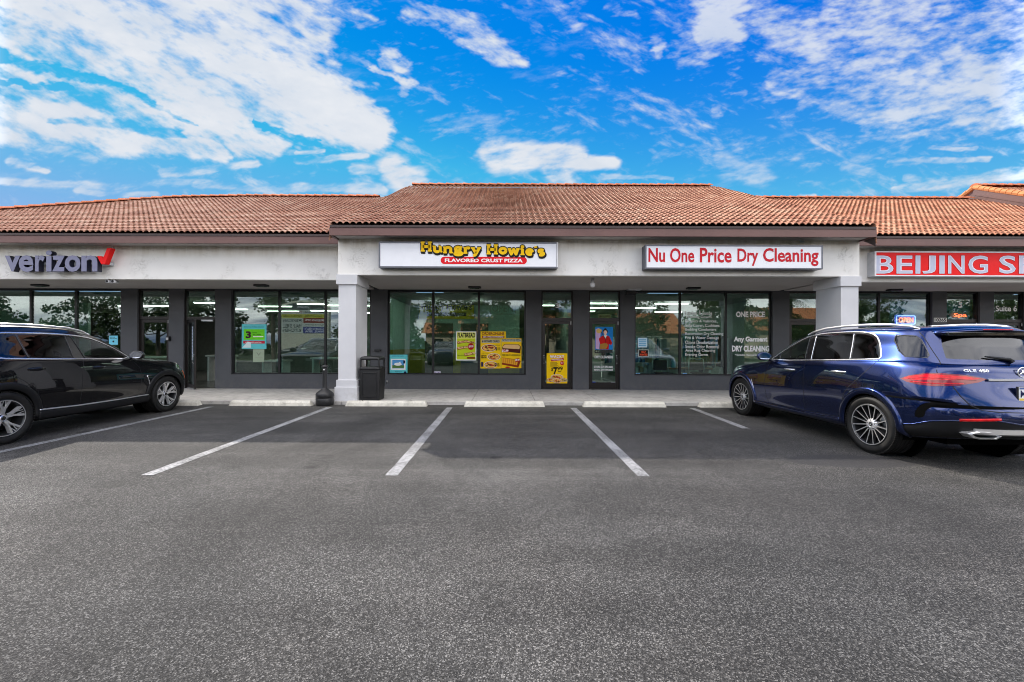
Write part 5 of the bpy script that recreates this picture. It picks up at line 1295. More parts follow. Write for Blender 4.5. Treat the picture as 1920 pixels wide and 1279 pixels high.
def surf_parts(skin, regions, nu=150, nv=84):
    """cut the surface along the region outlines. regions: {name: polygon in (t,k)}; later ones win. returns {name: (verts, faces)}"""
    U = np.linspace(0, 1, nu); V = np.linspace(0, 1, nv)
    # extra density where the rows are
    pts = [Vector((u, v)) for v in V for u in U]; edges = []
    allp = []
    for nm, q in regions:
        b = len(pts)+len(allp); allp += [Vector((float(p[0]), float(p[1]))) for p in q]
        n = len(q); edges += [(b+i, b+(i+1) % n) for i in range(n)]
    gp = np.array([(p.x, p.y) for p in pts]); keep = np.ones(len(gp), bool)
    ap = np.array([(p.x, p.y) for p in allp]) if allp else np.zeros((0, 2))
    for p in ap:   # drop grid points that nearly touch an outline
        d = np.abs(gp-p); keep &= ~((d[:, 0] < .0022) & (d[:, 1] < .004))
    keep |= (gp[:, 0] < 1e-9) | (gp[:, 0] > 1-1e-9) | (gp[:, 1] < 1e-9) | (gp[:, 1] > 1-1e-9)
    kp = [pts[i] for i in np.nonzero(keep)[0]]; sh = len(kp)-len(pts)
    vs, es, fs, _, _, _ = geometry.delaunay_2d_cdt(kp+allp, [(a+sh, b+sh) for a, b in edges], [], 0, 1e-7)
    uv = np.array([(v.x, v.y) for v in vs]); P3 = skin.at(uv)
    F_ = np.array([f for f in fs if len(f) == 3]); cen = uv[F_].mean(1)
    lab = np.zeros(len(F_), int)
    for i, (nm, q) in enumerate(regions): lab[inpoly(cen, q)] = i+1
    # smooth normals from the surface itself
    return uv, P3, F_, lab
def skin_normals(skin, uv, P3):
    e = 2e-3
    du = skin.at(np.clip(uv+[e, 0], 0, 1))-skin.at(np.clip(uv-[e, 0], 0, 1)); dv = skin.at(np.clip(uv+[0, e], 0, 1))-skin.at(np.clip(uv-[0, e], 0, 1))
    n = np.cross(du, dv); ln = np.linalg.norm(n, axis=1, keepdims=True); n = n/np.maximum(ln, 1e-12)
    c = P3-np.array([-.1, 0, .7]); s = np.sign((n*c).sum(1, keepdims=True)); s[s == 0] = 1
    return n*s
def mesh_from(name, V, Fc, mat, parent, off=0.0, Nn=None, mirror=True, thick=0.0):
    used = np.unique(Fc); mp = -np.ones(len(V), int); mp[used] = np.arange(len(used))
    v = V[used].copy()
    if off and Nn is not None: v = v+Nn[used]*off
    f = mp[Fc]
    a = v[f[:, 0]]; nrm = np.cross(v[f[:, 1]]-a, v[f[:, 2]]-a)
    if Nn is not None: flip = (nrm*Nn[used][f[:, 0]]).sum(1) < 0; f[flip] = f[flip][:, ::-1]
    if mirror:
        n = len(v); v2 = v*[1, -1, 1]; f = np.concatenate([f, f[:, ::-1]+n]); v = np.concatenate([v, v2])
    me = bpy.data.meshes.new(name); me.from_pydata([tuple(p) for p in v], [], [tuple(int(k) for k in q) for q in f]); me.materials.append(mat)
    me.polygons.foreach_set("use_smooth", [True]*len(me.polygons))
    if mirror:
        bm = bmesh.new(); bm.from_mesh(me); bmesh.ops.remove_doubles(bm, verts=[q for q in bm.verts if abs(q.co.y) < 1e-4], dist=5e-4); bm.to_mesh(me); bm.free()
    me.update(); o = bpy.data.objects.new(name, me); COL.objects.link(o); o.parent = parent; return o
def ribbon(skin, uvp, w, lift, name, mat, parent, closed=False, side=1, h=None):
    """strip of width w following a surface path, standing 'lift' proud with a rounded section"""
    P3 = skin.at(uvp); Nn = skin_normals(skin, uvp, P3); n = len(P3); vs = []; fs = []
    prof = [(-.5, -.002), (-.5, lift*.6), (-.25, lift), (.25, lift), (.5, lift*.6), (.5, -.002)] if h is None else h
    m = len(prof)
    for i in range(n):
        a = P3[(i-1) % n] if (closed or i > 0) else P3[i]; b = P3[(i+1) % n] if (closed or i < n-1) else P3[i]
        t = b-a; t = t/(np.linalg.norm(t)+1e-12); s = np.cross(t, Nn[i]); s /= (np.linalg.norm(s)+1e-12)
        for (q, l) in prof: vs.append(P3[i]+s*q*w+Nn[i]*l)
    for i in range(n if closed else n-1):
        j = (i+1) % n
        for k in range(m-1): fs.append((i*m+k, i*m+k+1, j*m+k+1, j*m+k))
    if not closed: fs += [tuple(range(m)), tuple(reversed(range((n-1)*m, n*m)))]
    vs = np.array(vs)*[1, side, 1]
    me = bpy.data.meshes.new(name); me.from_pydata([tuple(p) for p in vs], [], fs); me.materials.append(mat); me.polygons.foreach_set("use_smooth", [True]*len(fs)); me.update()
    bm = bmesh.new(); bm.from_mesh(me); bmesh.ops.recalc_face_normals(bm, faces=bm.faces[:]); bm.to_mesh(me); bm.free()
    o = bpy.data.objects.new(name, me); COL.objects.link(o); o.parent = parent; return o

def tyre_prof(R_, w, rr):
    h = w/2
    p = [(rr, -h*.86), (rr+.012, -h*.96), (rr+.05, -h*1.0), ((rr+R_)/2+.01, -h*1.03), (R_-.035, -h*.98), (R_-.014, -h*.90), (R_-.004, -h*.78)]
    for g in (-.5, -.17, .17, .5): p += [(R_, h*(g-.05)*1.0-.008), (R_-.008, h*(g-.05)+.0), (R_-.008, h*(g+.05)), (R_, h*(g+.05)+.008)]
    p += [(R_-.004, h*.78), (R_-.014, h*.90), (R_-.035, h*.98), ((rr+R_)/2+.01, h*1.03), (rr+.05, h), (rr+.012, h*.96), (rr, h*.86)]
    return p
def wheel(parent, x, y, R_, w, rr, style, side):
    """side +1: outer face looks to +y"""
    t = empty("wheel", (x, y, R_)); t.parent = parent
    M = Matrix.Rotation(0 if side > 0 else math.pi, 4, 'Z')
    b = MB(); b.lathe([(r, h) for r, h in tyre_prof(R_, w, rr)], 72, 'y', mat=M, cap=False)
    n = 96                                  # shoulder tread blocks
    for k in range(n):
        a = 2*math.pi*k/n
        for s in (-1, 1): b.box(-.006, .006, s*w*.37-.03, s*w*.37+.03, R_-.012, R_+.0015, 0, M @ Matrix.Rotation(a, 4, 'Y'))
    b.build("tyre", M_TYRE, t)
    b = MB(); o = w/2
    b.lathe([(rr+.001, -o*.85), (rr+.004, o*.83), (rr+.006, o*.92), (rr-.004, o*.97), (rr-.016, o*.95), (rr-.024, o*.80), (rr-.034, o*.5), (rr-.04, -o*.8)], 72, 'y', mi=0, mat=M, cap=False)
    b.lathe([(rr-.006, o*.975), (rr-.016, o*.965)], 72, 'y', mi=1, mat=M, cap=False)
    dep = o*.80
    def spoke(a0, a1, r0, r1, w0, w1, y0, y1, mi, th=.03, M2=None):
        """tapered spoke from (angle a0, r0) to (a1, r1)"""
        p0 = Vector((r0*math.sin(a0), 0, r0*math.cos(a0))); p1 = Vector((r1*math.sin(a1), 0, r1*math.cos(a1)))
        d = (p1-p0).normalized(); s = Vector((d.z, 0, -d.x))
        vs = [p0+s*w0+Vector((0, y0, 0)), p0-s*w0+Vector((0, y0, 0)), p1-s*w1+Vector((0, y1, 0)), p1+s*w1+Vector((0, y1, 0)),
              p0+s*w0*1.5+Vector((0, y0-th, 0)), p0-s*w0*1.5+Vector((0, y0-th, 0)), p1-s*w1*1.5+Vector((0, y1-th, 0)), p1+s*w1*1.5+Vector((0, y1-th, 0))]
        b.add(vs, [(0, 1, 2, 3)], 1, False, M); b.add(vs, [(4, 7, 6, 5), (0, 4, 5, 1), (1, 5, 6, 2), (2, 6, 7, 3), (3, 7, 4, 0)], mi, False, M)
    if style == 'multi':
        for k in range(15):
            a = 2*math.pi*k/15
            spoke(a, a+.05, .055, rr-.012, .0065, .0062, dep-.012, o*.93, 0, .035)
        b.lathe([(.0001, dep-.022), (.03, dep-.018), (.034, dep-.004), (.040, dep-.006), (.075, dep-.012), (.088, dep-.028), (.09, dep-.05)], 40, 'y', mi=2, mat=M, cap=False)
        for k in range(5):
            a = 2*math.pi*k/5; b.lathe([(.0001, dep-.0075), (.009, dep-.0075), (.010, dep-.02)], 10, 'y', (.058*math.sin(a), 0, .058*math.cos(a)), mi=3, mat=M)
        b.lathe([(.0001, dep+.001), (.024, dep+.001), (.028, dep-.004)], 24, 'y', mi=3, mat=M)
        for k in range(3): a = 2*math.pi*k/3; spoke(a, a, .0, .022, .003, .001, dep+.003, dep+.003, 1, .002)
    else:
        for k in range(5):
            a = 2*math.pi*k/5
            for s in (-1, 1):
                spoke(a+s*.16, a+s*.13, .045, .13, .013, .012, dep-.012, dep+.0, 2, .04)
                spoke(a+s*.13, a+s*.26, .125, rr-.012, .011, .015, dep+.0, o*.93, 2, .04)
                spoke(a+s*.15, a+s*.05, .15, rr-.014, .004, .006, dep-.008, o*.90, 0, .03)
        b.lathe([(.0001, dep-.008), (.03, dep-.006), (.034, dep-.012), (.055, dep-.014), (.07, dep-.03)], 40, 'y', mi=2, mat=M, cap=False)
        for k in range(5):
            a = 2*math.pi*(k+.5)/5; b.lathe([(.0001, dep-.004), (.010, dep-.004), (.011, dep-.02)], 10, 'y', (.056*math.sin(a), 0, .056*math.cos(a)), mi=3, mat=M)
        b.lathe([(.0001, dep+.001), (.026, dep+.001), (.03, dep-.004)], 24, 'y', mi=3, mat=M)
    b.build("rim", [M_RIMD, M_SATIN, M_RIMS, M_GLOSSB], t)
    b = MB(); b.lathe([(.0001, o*.15), (.175, o*.15), (.178, o*.05), (.06, o*.0), (.0001, 0)], 40, 'y', mat=M); b.build("brake_disc", M_DISC, t)
    b = MB(); b.bbox(-.06, .06, o*.0, o*.42, .09, .185, .015, mat=M @ Matrix.Rotation(R(70), 4, 'Y')); b.build("brake_caliper", M_MATB, t)
    return t

def mirror_uv(q): return q
def base_rows(dx=0.0):
    r = []
    r.append([(2.20,0,.25),(2.17,.40,.25),(2.08,.68,.25),(1.9,.84,.26),(1.5,.88,.27),(.95,.86,.26),(.3,.85,.26),(-.4,.85,.26),(-1.0,.86,.26),(-1.5,.88,.28),(-2.0,.84,.33),(-2.26,.74,.37),(-2.36,.42,.39),(-2.38,0,.39)])
    r.append([(2.31,0,.30),(2.27,.46,.30),(2.14,.76,.30),(1.92,.92,.31),(1.5,.955,.32),(.95,.925,.30),(.3,.915,.30),(-.4,.915,.30),(-1.0,.925,.31),(-1.5,.955,.34),(-2.04,.93,.40),(-2.33,.79,.44),(-2.46,.45,.45),(-2.49,0,.45)])
    r.append([(2.36,0,.50),(2.32,.48,.50),(2.17,.79,.50),(1.92,.945,.50),(1.5,.973,.50),(.95,.935,.46),(.3,.928,.45),(-.4,.928,.45),(-1.0,.94,.47),(-1.5,.974,.52),(-2.06,.95,.57),(-2.36,.82,.60),(-2.51,.47,.60),(-2.54,0,.60)])
    r.append([(2.36,0,.72),(2.31,.48,.72),(2.15,.79,.72),(1.9,.94,.73),(1.5,.974,.74),(.95,.950,.70),(.3,.948,.70),(-.4,.950,.71),(-1.0,.956,.74),(-1.5,.976,.78),(-2.04,.95,.80),(-2.33,.83,.80),(-2.47,.5,.79),(-2.50,0,.79)])
    r.append([(2.32,0,.88),(2.27,.46,.88),(2.11,.75,.88),(1.86,.90,.91),(1.5,.945,.94),(.95,.935,.94),(.3,.935,.95),(-.4,.938,.96),(-1.0,.945,.98),(-1.5,.955,1.00),(-2.0,.925,1.00),(-2.29,.80,1.0),(-2.41,.5,.99),(-2.43,0,.99)])
    r.append([(2.25,0,.98),(2.19,.43,.98),(2.04,.69,.98),(1.82,.83,1.0),(1.5,.885,1.035),(.95,.905,1.07),(.3,.910,1.09),(-.4,.913,1.11),(-1.0,.915,1.13),(-1.5,.908,1.15),(-1.98,.87,1.16),(-2.25,.765,1.155),(-2.36,.48,1.15),(-2.38,0,1.15)])
    r.append([(1.78,0,1.095),(1.74,.40,1.09),(1.62,.60,1.075),(1.5,.70,1.07),(1.3,.785,1.09),(.88,.880,1.125),(.3,.888,1.15),(-.4,.892,1.175),(-1.0,.890,1.20),(-1.5,.877,1.225),(-1.95,.830,1.235),(-2.20,.725,1.22),(-2.32,.46,1.215),(-2.34,0,1.215)])
    r.append([(1.12,0,1.175),(1.10,.38,1.17),(1.04,.56,1.16),(.98,.66,1.15),(.90,.75,1.15),(.74,.853,1.155),(.25,.868,1.18),(-.4,.873,1.205),(-1.0,.870,1.235),(-1.5,.853,1.26),(-1.9,.805,1.27),(-2.15,.70,1.25),(-2.28,.45,1.24),(-2.30,0,1.24)])
    r.append([(.78,0,1.40),(.76,.36,1.395),(.71,.53,1.385),(.66,.62,1.375),(.59,.69,1.37),(.42,.770,1.37),(.08,.792,1.41),(-.42,.798,1.43),(-1.0,.793,1.445),(-1.48,.770,1.455),(-1.84,.725,1.455),(-2.05,.64,1.44),(-2.15,.42,1.44),(-2.17,0,1.44)])
    r.append([(.36,0,1.63),(.34,.32,1.625),(.28,.48,1.61),(.22,.565,1.595),(.15,.62,1.585),(.0,.670,1.60),(-.2,.697,1.635),(-.5,.708,1.66),(-1.0,.702,1.672),(-1.42,.685,1.665),(-1.72,.645,1.655),(-1.93,.58,1.645),(-2.03,.38,1.65),(-2.05,0,1.655)])
    r.append([(.20,0,1.685),(.18,.30,1.68),(.12,.44,1.665),(.06,.51,1.655),(0,.56,1.65),(-.10,.605,1.66),(-.26,.635,1.692),(-.52,.645,1.712),(-1.0,.640,1.725),(-1.4,.622,1.72),(-1.68,.585,1.71),(-1.87,.53,1.70),(-1.96,.35,1.71),(-1.98,0,1.715)])
    r.append([(-.10,0,1.73),(-.12,.20,1.73),(-.15,.30,1.725),(-.20,.35,1.72),(-.24,.38,1.72),(-.30,.40,1.725),(-.42,.42,1.737),(-.62,.42,1.745),(-1.0,.42,1.752),(-1.35,.40,1.748),(-1.55,.36,1.742),(-1.70,.30,1.738),(-1.78,.20,1.738),(-1.80,0,1.738)])
    r.append([(-.40,0,1.748),(-.42,0.02,1.748),(-.45,.03,1.748),(-.48,.04,1.748),(-.5,.05,1.748),(-.55,.05,1.75),(-.65,.05,1.752),(-.8,.05,1.754),(-1.0,.05,1.756),(-1.2,.05,1.756),(-1.35,.05,1.755),(-1.45,.04,1.754),(-1.5,.02,1.754),(-1.52,0,1.754)])
    return np.array(r)
def circ(kind, cx_, cz_, r, a0, a1, n): return [(kind, cx_+r*math.cos(R(a0+(a1-a0)*k/n)), cz_+r*math.sin(R(a0+(a1-a0)*k/n))) for k in range(n+1)]

def build_car(name, rows, spec, loc, rz, label, cat):
    sk = Skin(rows).prep(); car = empty(name, loc, rz, label, cat)
    fx, rx, Rw = spec['fx'], spec['rx'], spec['R']; Ra = spec['Ra']
    regs = []
    # wheel arches
    for cxx in (fx, rx):
        z0 = .12; base = []
        pts = circ('S', cxx, Rw+.005, Ra, -25, 205, 34)
        q = [sk.inv(*p) for p in pts if p[2] > .27]
        q = np.array(q); q = np.concatenate([[[q[0][0], -.01]], q, [[q[-1][0], -.01]]])
        q[:, 1] = np.clip(q[:, 1], 0.0, 1); regs.append(("void", q))
    mats = {}
    for nm, kind, pts, mat in spec['regions']:
        q = sk.path(pts); regs.append((nm, q)); mats[len(regs)] = (nm, mat, kind)
    uv, P3, Fc, lab = surf_parts(sk, regs); Nn = skin_normals(sk, uv, P3)
    body_l = (lab == 0)
    body = mesh_from("body", P3, Fc[body_l], spec['paint'], car, 0, Nn)
    for i, (nm, mat, kind) in mats.items():
        f = Fc[lab == i]
        if not len(f): continue
        for s in ((1,) if kind == 'M' else (1, -1)):
            V = P3*[1, s, 1]; Nm = Nn*[1, s, 1]
            ff = f if s == 1 else f[:, ::-1]
            off = -.006 if 'window' in nm or 'windscreen' in nm else (.004 if 'light' in nm else -.001)
            mesh_from(nm, V, ff, mat, car, off, Nm, mirror=(kind == 'M'))
    # trims, seams
    for nm, pts, w, lift, mat, closed in spec['strips']:
        q = sk.path(pts, closed)
        for s in (1, -1): ribbon(sk, q, w, lift, nm, mat, car, closed, s)
    # arch lips
    for cxx in (fx, rx):
        pts = circ('S', cxx, Rw+.005, Ra+.025, -14, 194, 40)
        q = np.array([sk.inv(*p) for p in pts if p[2] > .30])
        for s in (1, -1): ribbon(sk, q, spec['lipw'], .02, "wheel_arch", spec['lip'], car, False, s, h=[(-.55, -.03), (-.52, .012), (-.3, .022), (.1, .020), (.42, .010), (.5, -.001)])
    # wheel housings and underside
    b = MB()
    for cxx in (fx, rx):
        for s in (1, -1):
            n = 24
            for k in range(n):
                a0 = math.pi*(-.08+1.16*k/n); a1 = math.pi*(-.08+1.16*(k+1)/n); r_ = Ra+.012
                b.add([(cxx+r_*math.cos(a0), s*.90, Rw+r_*math.sin(a0)), (cxx+r_*math.cos(a1), s*.90, Rw+r_*math.sin(a1)), (cxx+r_*math.cos(a1), s*.58, Rw+r_*math.sin(a1)), (cxx+r_*math.cos(a0), s*.58, Rw+r_*math.sin(a0))], [(0, 1, 2, 3)])
            b.add([(cxx+(Ra+.01)*math.cos(math.pi*2*k/24), s*.58, Rw+(Ra+.01)*math.sin(math.pi*2*k/24)) for k in range(24)], [tuple(range(24))])
    b.box(rows[1][13][0]+.35, rows[1][0][0]-.2, -.58, .58, .27, .52); b.box(rx+Ra+.05, fx-Ra-.05, -.84, .84, .25, .5)
    b.box(rx-.42, rx+.42, -.9, .9, .27, .33) if False else None
    b.build("underbody", M_DARK, car)
    # cabin
    b = MB(); b.bbox(-1.75, .75, -.76, .76, .55, .95, .03); b.bbox(.55, .98, -.74, .74, .9, 1.10, .04); b.build("cabin_floor", M_INT, car)
    for (sx, sy) in ((-.15, .36), (-.15, -.36), (-1.05, .36), (-1.05, -.36)):
        t = MB(); t.bbox(sx-.25, sx+.27, sy-.25, sy+.25, .72, 1.0, .05); t.bbox(-.07, .07, sy-.24, sy+.24, 0, .62, .05, mat=Matrix.Translation((sx-.27, 0, .9)) @ Matrix.Rotation(R(-14), 4, 'Y'))
        t.bbox(sx-.50, sx-.38, sy-.13, sy+.13, 1.5, 1.64, .04); t.build("seat", M_INT, car)
    t = MB(); Ms = Matrix.Translation((.42, .37, 1.13)) @ Matrix.Rotation(R(-62), 4, 'Y')
    pts = [(.18*math.cos(2*math.pi*k/24), .18*math.sin(2*math.pi*k/24), 0) for k in range(25)]
    t.tube(pts, .016, 8, mat=Ms, cap=False); t.tube([(-.18, 0, 0), (.18, 0, 0)], .014, 6, mat=Ms); t.tube([(0, 0, 0), (0, 0, -.2)], .03, 8, mat=Ms); t.build("steering_wheel", M_INT, car)
    for cxx in (fx, rx):
        for s in (1, -1): wheel(car, cxx, s*(.955-spec['tw']/2), Rw, spec['tw'], spec['rr'], spec['style'], s)
    # door handles
    for (hx, hz) in spec['handles']:
        for s in (1, -1):
            uvh = sk.inv('S', hx, hz); p = sk.at([uvh])[0]; y = p[1]
            b = MB(); b.tube([(hx-.11, s*(y-.005), hz), (hx-.085, s*(y+.028), hz), (hx, s*(y+.040), hz+.002), (hx+.085, s*(y+.032), hz), (hx+.11, s*(y-.005), hz)], [.014, .016, .017, .016, .014], 10)
            b.build("door_handle", spec['handle_mat'], car)
            b = MB(); n = 22; c_ = Vector((hx, s*(y+.001), hz)); nn = skin_normals(sk, np.array([uvh]), p[None])[0]
            vs = []
            for k in range(n):
                a = 2*math.pi*k/n; q = sk.at([sk.inv('S', hx+.098*math.cos(a), hz+.034*math.sin(a)-.004)])[0]; vs.append((q[0], s*(q[1]+.0015), q[2]))
            b.add(vs, [tuple(range(n))]); b.build("handle_cup", M_SEAM if spec['style'] == 'bmw' else M_GLOSSB, car)
    # mirrors
    mx_, mz_ = spec['mirror']
    for s in (1, -1):
        b = MB(); y0 = .90
        bm = bmesh.new(); bmesh.ops.create_uvsphere(bm, u_segments=20, v_segments=14, radius=1)
        for v in bm.verts:
            co = v.co; co.x = co.x*.085; 
            if co.x < -.028: co.x = -.028
            co.y = co.y*.135*(1 if co.y*s > 0 else .95); co.z = co.z*.078*(1+.12*co.y*s/.135)
            v.co = Vector((mx_+co.x, s*(y0+.135)+co.y, mz_+co.z))
        b.bm(bm, 0, True); bm.free(); o = b.build("side_mirror", spec['mirror_mat'], car)
        b = MB(); b.tube([(mx_+.02, s*.84, mz_-.09), (mx_+.01, s*(y0+.05), mz_-.05)], [.03, .022], 8); b.build("mirror_stem", M_GLOSSB, o)
        b = MB(); b.add([(mx_-.0295, s*(y0+.135)+.118*math.cos(2*math.pi*k/20), mz_+.062*math.sin(2*math.pi*k/20)) for k in range(20)], [tuple(range(20))]); b.build("mirror_glass", simple("mirror_glass", (.85, .85, .87), .02, 1.0, var=.01), o)
    # roof rails
    for s in (1, -1):
        pts = spec['rail']; b = MB(); P = [Vector((x, s*y, z)) for x, y, z in pts]
        b.tube(P, [.010]+[.019]*(len(P)-2)+[.010], 10); b.build("roof_rail", M_SATIN, car)
    return car, sk
# ---------------------------------------------------------------- blue estate-bodied SUV, seen from its left rear
P_BLUE = m_paint("blue_metallic_paint", (0.006, 0.018, 0.090), .12, .90, .24)
rowsA = base_rows()
for r_ in (9, 10, 11, 12):
    rowsA[r_][:, 2] -= (0.0, .022, .034, .038)[r_-9]
def up(pts): return [(k, x, z+.030*min(1, max(0, (z-1.42)/.14))) for k, x, z in pts]
S_ = lambda *p: [('S', x, z) for x, z in p]
dlo = up(S_((.74, 1.168), (.60, 1.255), (.40, 1.375), (.18, 1.480), (-.02, 1.552), (-.28, 1.600), (-.58, 1.622), (-.95, 1.625), (-1.22, 1.610), (-1.37, 1.565), (-1.46, 1.470), (-1.53, 1.350), (-1.555, 1.290), (-1.53, 1.262)))
def win(x_lo_b, x_lo_t, x_hi_b, x_hi_t, dl, z_bot):
    """slice of the glazing outline between two slanted pillars (lo = rearward edge)"""
    pass
wf = up(S_((.62, 1.192), (.40, 1.352), (.18, 1.455), (-.02, 1.526), (-.16, 1.556), (-.215, 1.205)))
wr = up(S_((-.335, 1.212), (-.275, 1.580), (-.58, 1.598), (-.95, 1.600), (-.985, 1.598), (-1.075, 1.244)))
wq = up(S_((-1.115, 1.247), (-1.035, 1.594), (-1.20, 1.585), (-1.33, 1.545), (-1.43, 1.45), (-1.50, 1.34), (-1.515, 1.285), (-1.49, 1.268)))
dlo2 = dlo
q3 = smooth_poly(S_((-1.58, 1.585), (-1.77, 1.585), (-1.89, 1.565), (-2.0, 1.42), (-2.075, 1.305), (-1.98, 1.305), (-1.80, 1.315)), 1)
rg = [('R', .0, 1.285), ('R', .30, 1.285), ('R', .55, 1.292), ('R', .625, 1.30), ('R', .585, 1.45), ('R', .545, 1.565), ('R', .3, 1.585), ('R', 0, 1.59)]
ws = [('T', 1.03, 0), ('T', 1.01, .38), ('T', .95, .55), ('T', .86, .66), ('T', .60, .62), ('T', .30, .55), ('T', .36, .30), ('T', .38, 0)]
tail = [('S', -1.92, 1.04), ('S', -2.0, 1.085), ('S', -2.15, 1.125), ('S', -2.24, 1.13), ('R', .60, 1.115), ('R', .45, 1.085), ('R', .415, 1.07), ('R', .50, 1.035), ('R', .60, 1.015), ('R', .68, .995), ('S', -2.24, .975), ('S', -2.1, .985), ('S', -2.0, 1.005)]
tail_hi = [('S', -1.95, 1.046), ('S', -2.0, 1.075), ('S', -2.15, 1.108), ('S', -2.24, 1.112), ('R', .60, 1.10), ('R', .47, 1.075), ('R', .55, 1.062), ('R', .68, 1.055), ('S', -2.24, 1.052), ('S', -2.05, 1.035)]
bump_low = [('S', -1.93, .47), ('S', -2.1, .50), ('S', -2.26, .565), ('R', .70, .60), ('R', .45, .615), ('R', .2, .575), ('R', 0, .57), ('R', 0, .40), ('R', .45, .40), ('R', .68, .385), ('S', -2.2, .37), ('S', -1.93, .34)]
cut_ = smooth_poly([('S', -2.105, .60), ('S', -2.125, .69), ('S', -2.18, .765), ('S', -2.27, .80), ('R', .74, .805), ('R', .73, .775), ('S', -2.27, .745), ('S', -2.215, .69), ('S', -2.205, .625), ('S', -2.17, .59)], 1)
specA = dict(fx=1.50, rx=-1.50, R=.385, Ra=.425, tw=.285, rr=.275, style='multi', paint=P_BLUE, lip=P_BLUE, lipw=.085,
  regions=[("window_surround", 'E', dlo, M_GLOSSB), ("front_window", 'E', wf, CG_CLEAR), ("rear_window", 'E', wr, CG_TINT), ("quarter_window", 'E', wq, CG_TINT), ("side_cargo_window", 'E', q3, CG_TINT),
           ("windscreen", 'E', ws, CG_CLEAR), ("tailgate_window", 'M', rg, CG_TINT), ("lower_bumper", 'M', bump_low, M_MATB), ("tail_light", 'E', tail, M_TAILD), ("tail_light_band", 'E', tail_hi, M_TAIL),
           ("bumper_vent", 'E', cut_, M_DARK), ("number_plate_recess", 'M', [('R', 0, 1.03), ('R', .30, 1.03), ('R', .34, 1.0), ('R', .30, .80), ('R', 0, .79)], P_BLUE)],
  strips=[("window_chrome", smooth_poly(dlo, 1), .020, .006, M_CHROME, True),
          ("window_divider", S_((-.150, 1.59), (-.205, 1.20)), .012, .003, M_GLOSSB, False), ("pillar_chrome", S_((-.285, 1.62), (-.345, 1.205)), .010, .004, M_CHROME, False), ("pillar_chrome", S_((-1.01, 1.63), (-1.095, 1.24)), .012, .004, M_CHROME, False), ("pillar_chrome", S_((.50, 1.30), (.40, 1.18)), .010, .004, M_GLOSSB, False),
          ("door_seam", S_((.62, 1.17), (.70, 1.0), (.74, .75), (.70, .50), (.64, .40)), .007, .0012, M_SEAM, False), ("door_seam", S_((-.255, 1.20), (-.27, 1.0), (-.29, .7), (-.28, .40)), .007, .0012, M_SEAM, False),
          ("door_seam", S_((-1.545, 1.255), (-1.48, 1.16), (-1.33, .98), (-1.19, .86), (-1.10, .75), (-1.06, .6)), .007, .0012, M_SEAM, False), ("door_seam", S_((.62, .385), (-.28, .385), (-1.02, .40)), .007, .0012, M_SEAM, False),
          ("tailgate_seam", [('S', -1.83, 1.655), ('S', -1.93, 1.56), ('S', -2.05, 1.40), ('S', -2.14, 1.28), ('S', -2.20, 1.20), ('S', -2.235, 1.12)], .008, .0012, M_SEAM, False),
          ("tailgate_seam", [('R', .735, .985), ('R', .70, .88), ('R', .64, .78), ('R', .55, .73), ('R', .40, .715), ('R', .0, .71)], .010, .0012, M_SEAM, False),
          ("lamp_rib", [('S', -2.0, 1.045), ('S', -2.12, 1.065), ('S', -2.23, 1.070), ('R', .62, 1.062), ('R', .52, 1.056)], .007, .006, M_TAILD, False), ("lamp_rib", [('S', -2.03, 1.015), ('S', -2.12, 1.012), ('S', -2.23, 1.008), ('R', .64, 1.020)], .012, .006, M_TAIL, False),
          ("cargo_window_trim", q3, .012, .003, M_GLOSSB, True), ("bumper_crease", [('S', -1.93, .48), ('S', -2.1, .51), ('S', -2.26, .575), ('R', .70, .61), ('R', .45, .625), ('R', .2, .585), ('R', 0, .58)], .012, .006, P_BLUE, False),
          ("side_sill", S_((1.04, .35), (.3, .34), (-.4, .34), (-1.03, .36)), .075, .022, P_BLUE, False), ("bonnet_seam", [('S', 1.98, .93), ('S', 1.6, 1.0), ('S', 1.1, 1.085), ('S', .80, 1.12)], .007, .0012, M_SEAM, False),
          ("fender_chrome_edge", S_((1.13, .78), (1.06, .62), (1.045, .46)), .008, .004, M_SATIN, False)],
  handles=[(.06, 1.035), (-.98, 1.065)], handle_mat=M_CHROME, mirror=(.60, 1.245), mirror_mat=P_BLUE,
  rail=[(.02, .640, 1.635), (-.12, .655, 1.672), (-.4, .670, 1.722), (-.8, .675, 1.745), (-1.2, .665, 1.746), (-1.5, .645, 1.732), (-1.74, .622, 1.700), (-1.84, .60, 1.665)])
blue, skA = build_car("parked_suv", rowsA, specA, (5.84, 7.01, 0), R(90), "metallic blue SUV with silver roof rails parked nose-in at the right", "car")
def onrear(sk, y, z): return Vector(sk.at([sk.inv('R', y, z)])[0])
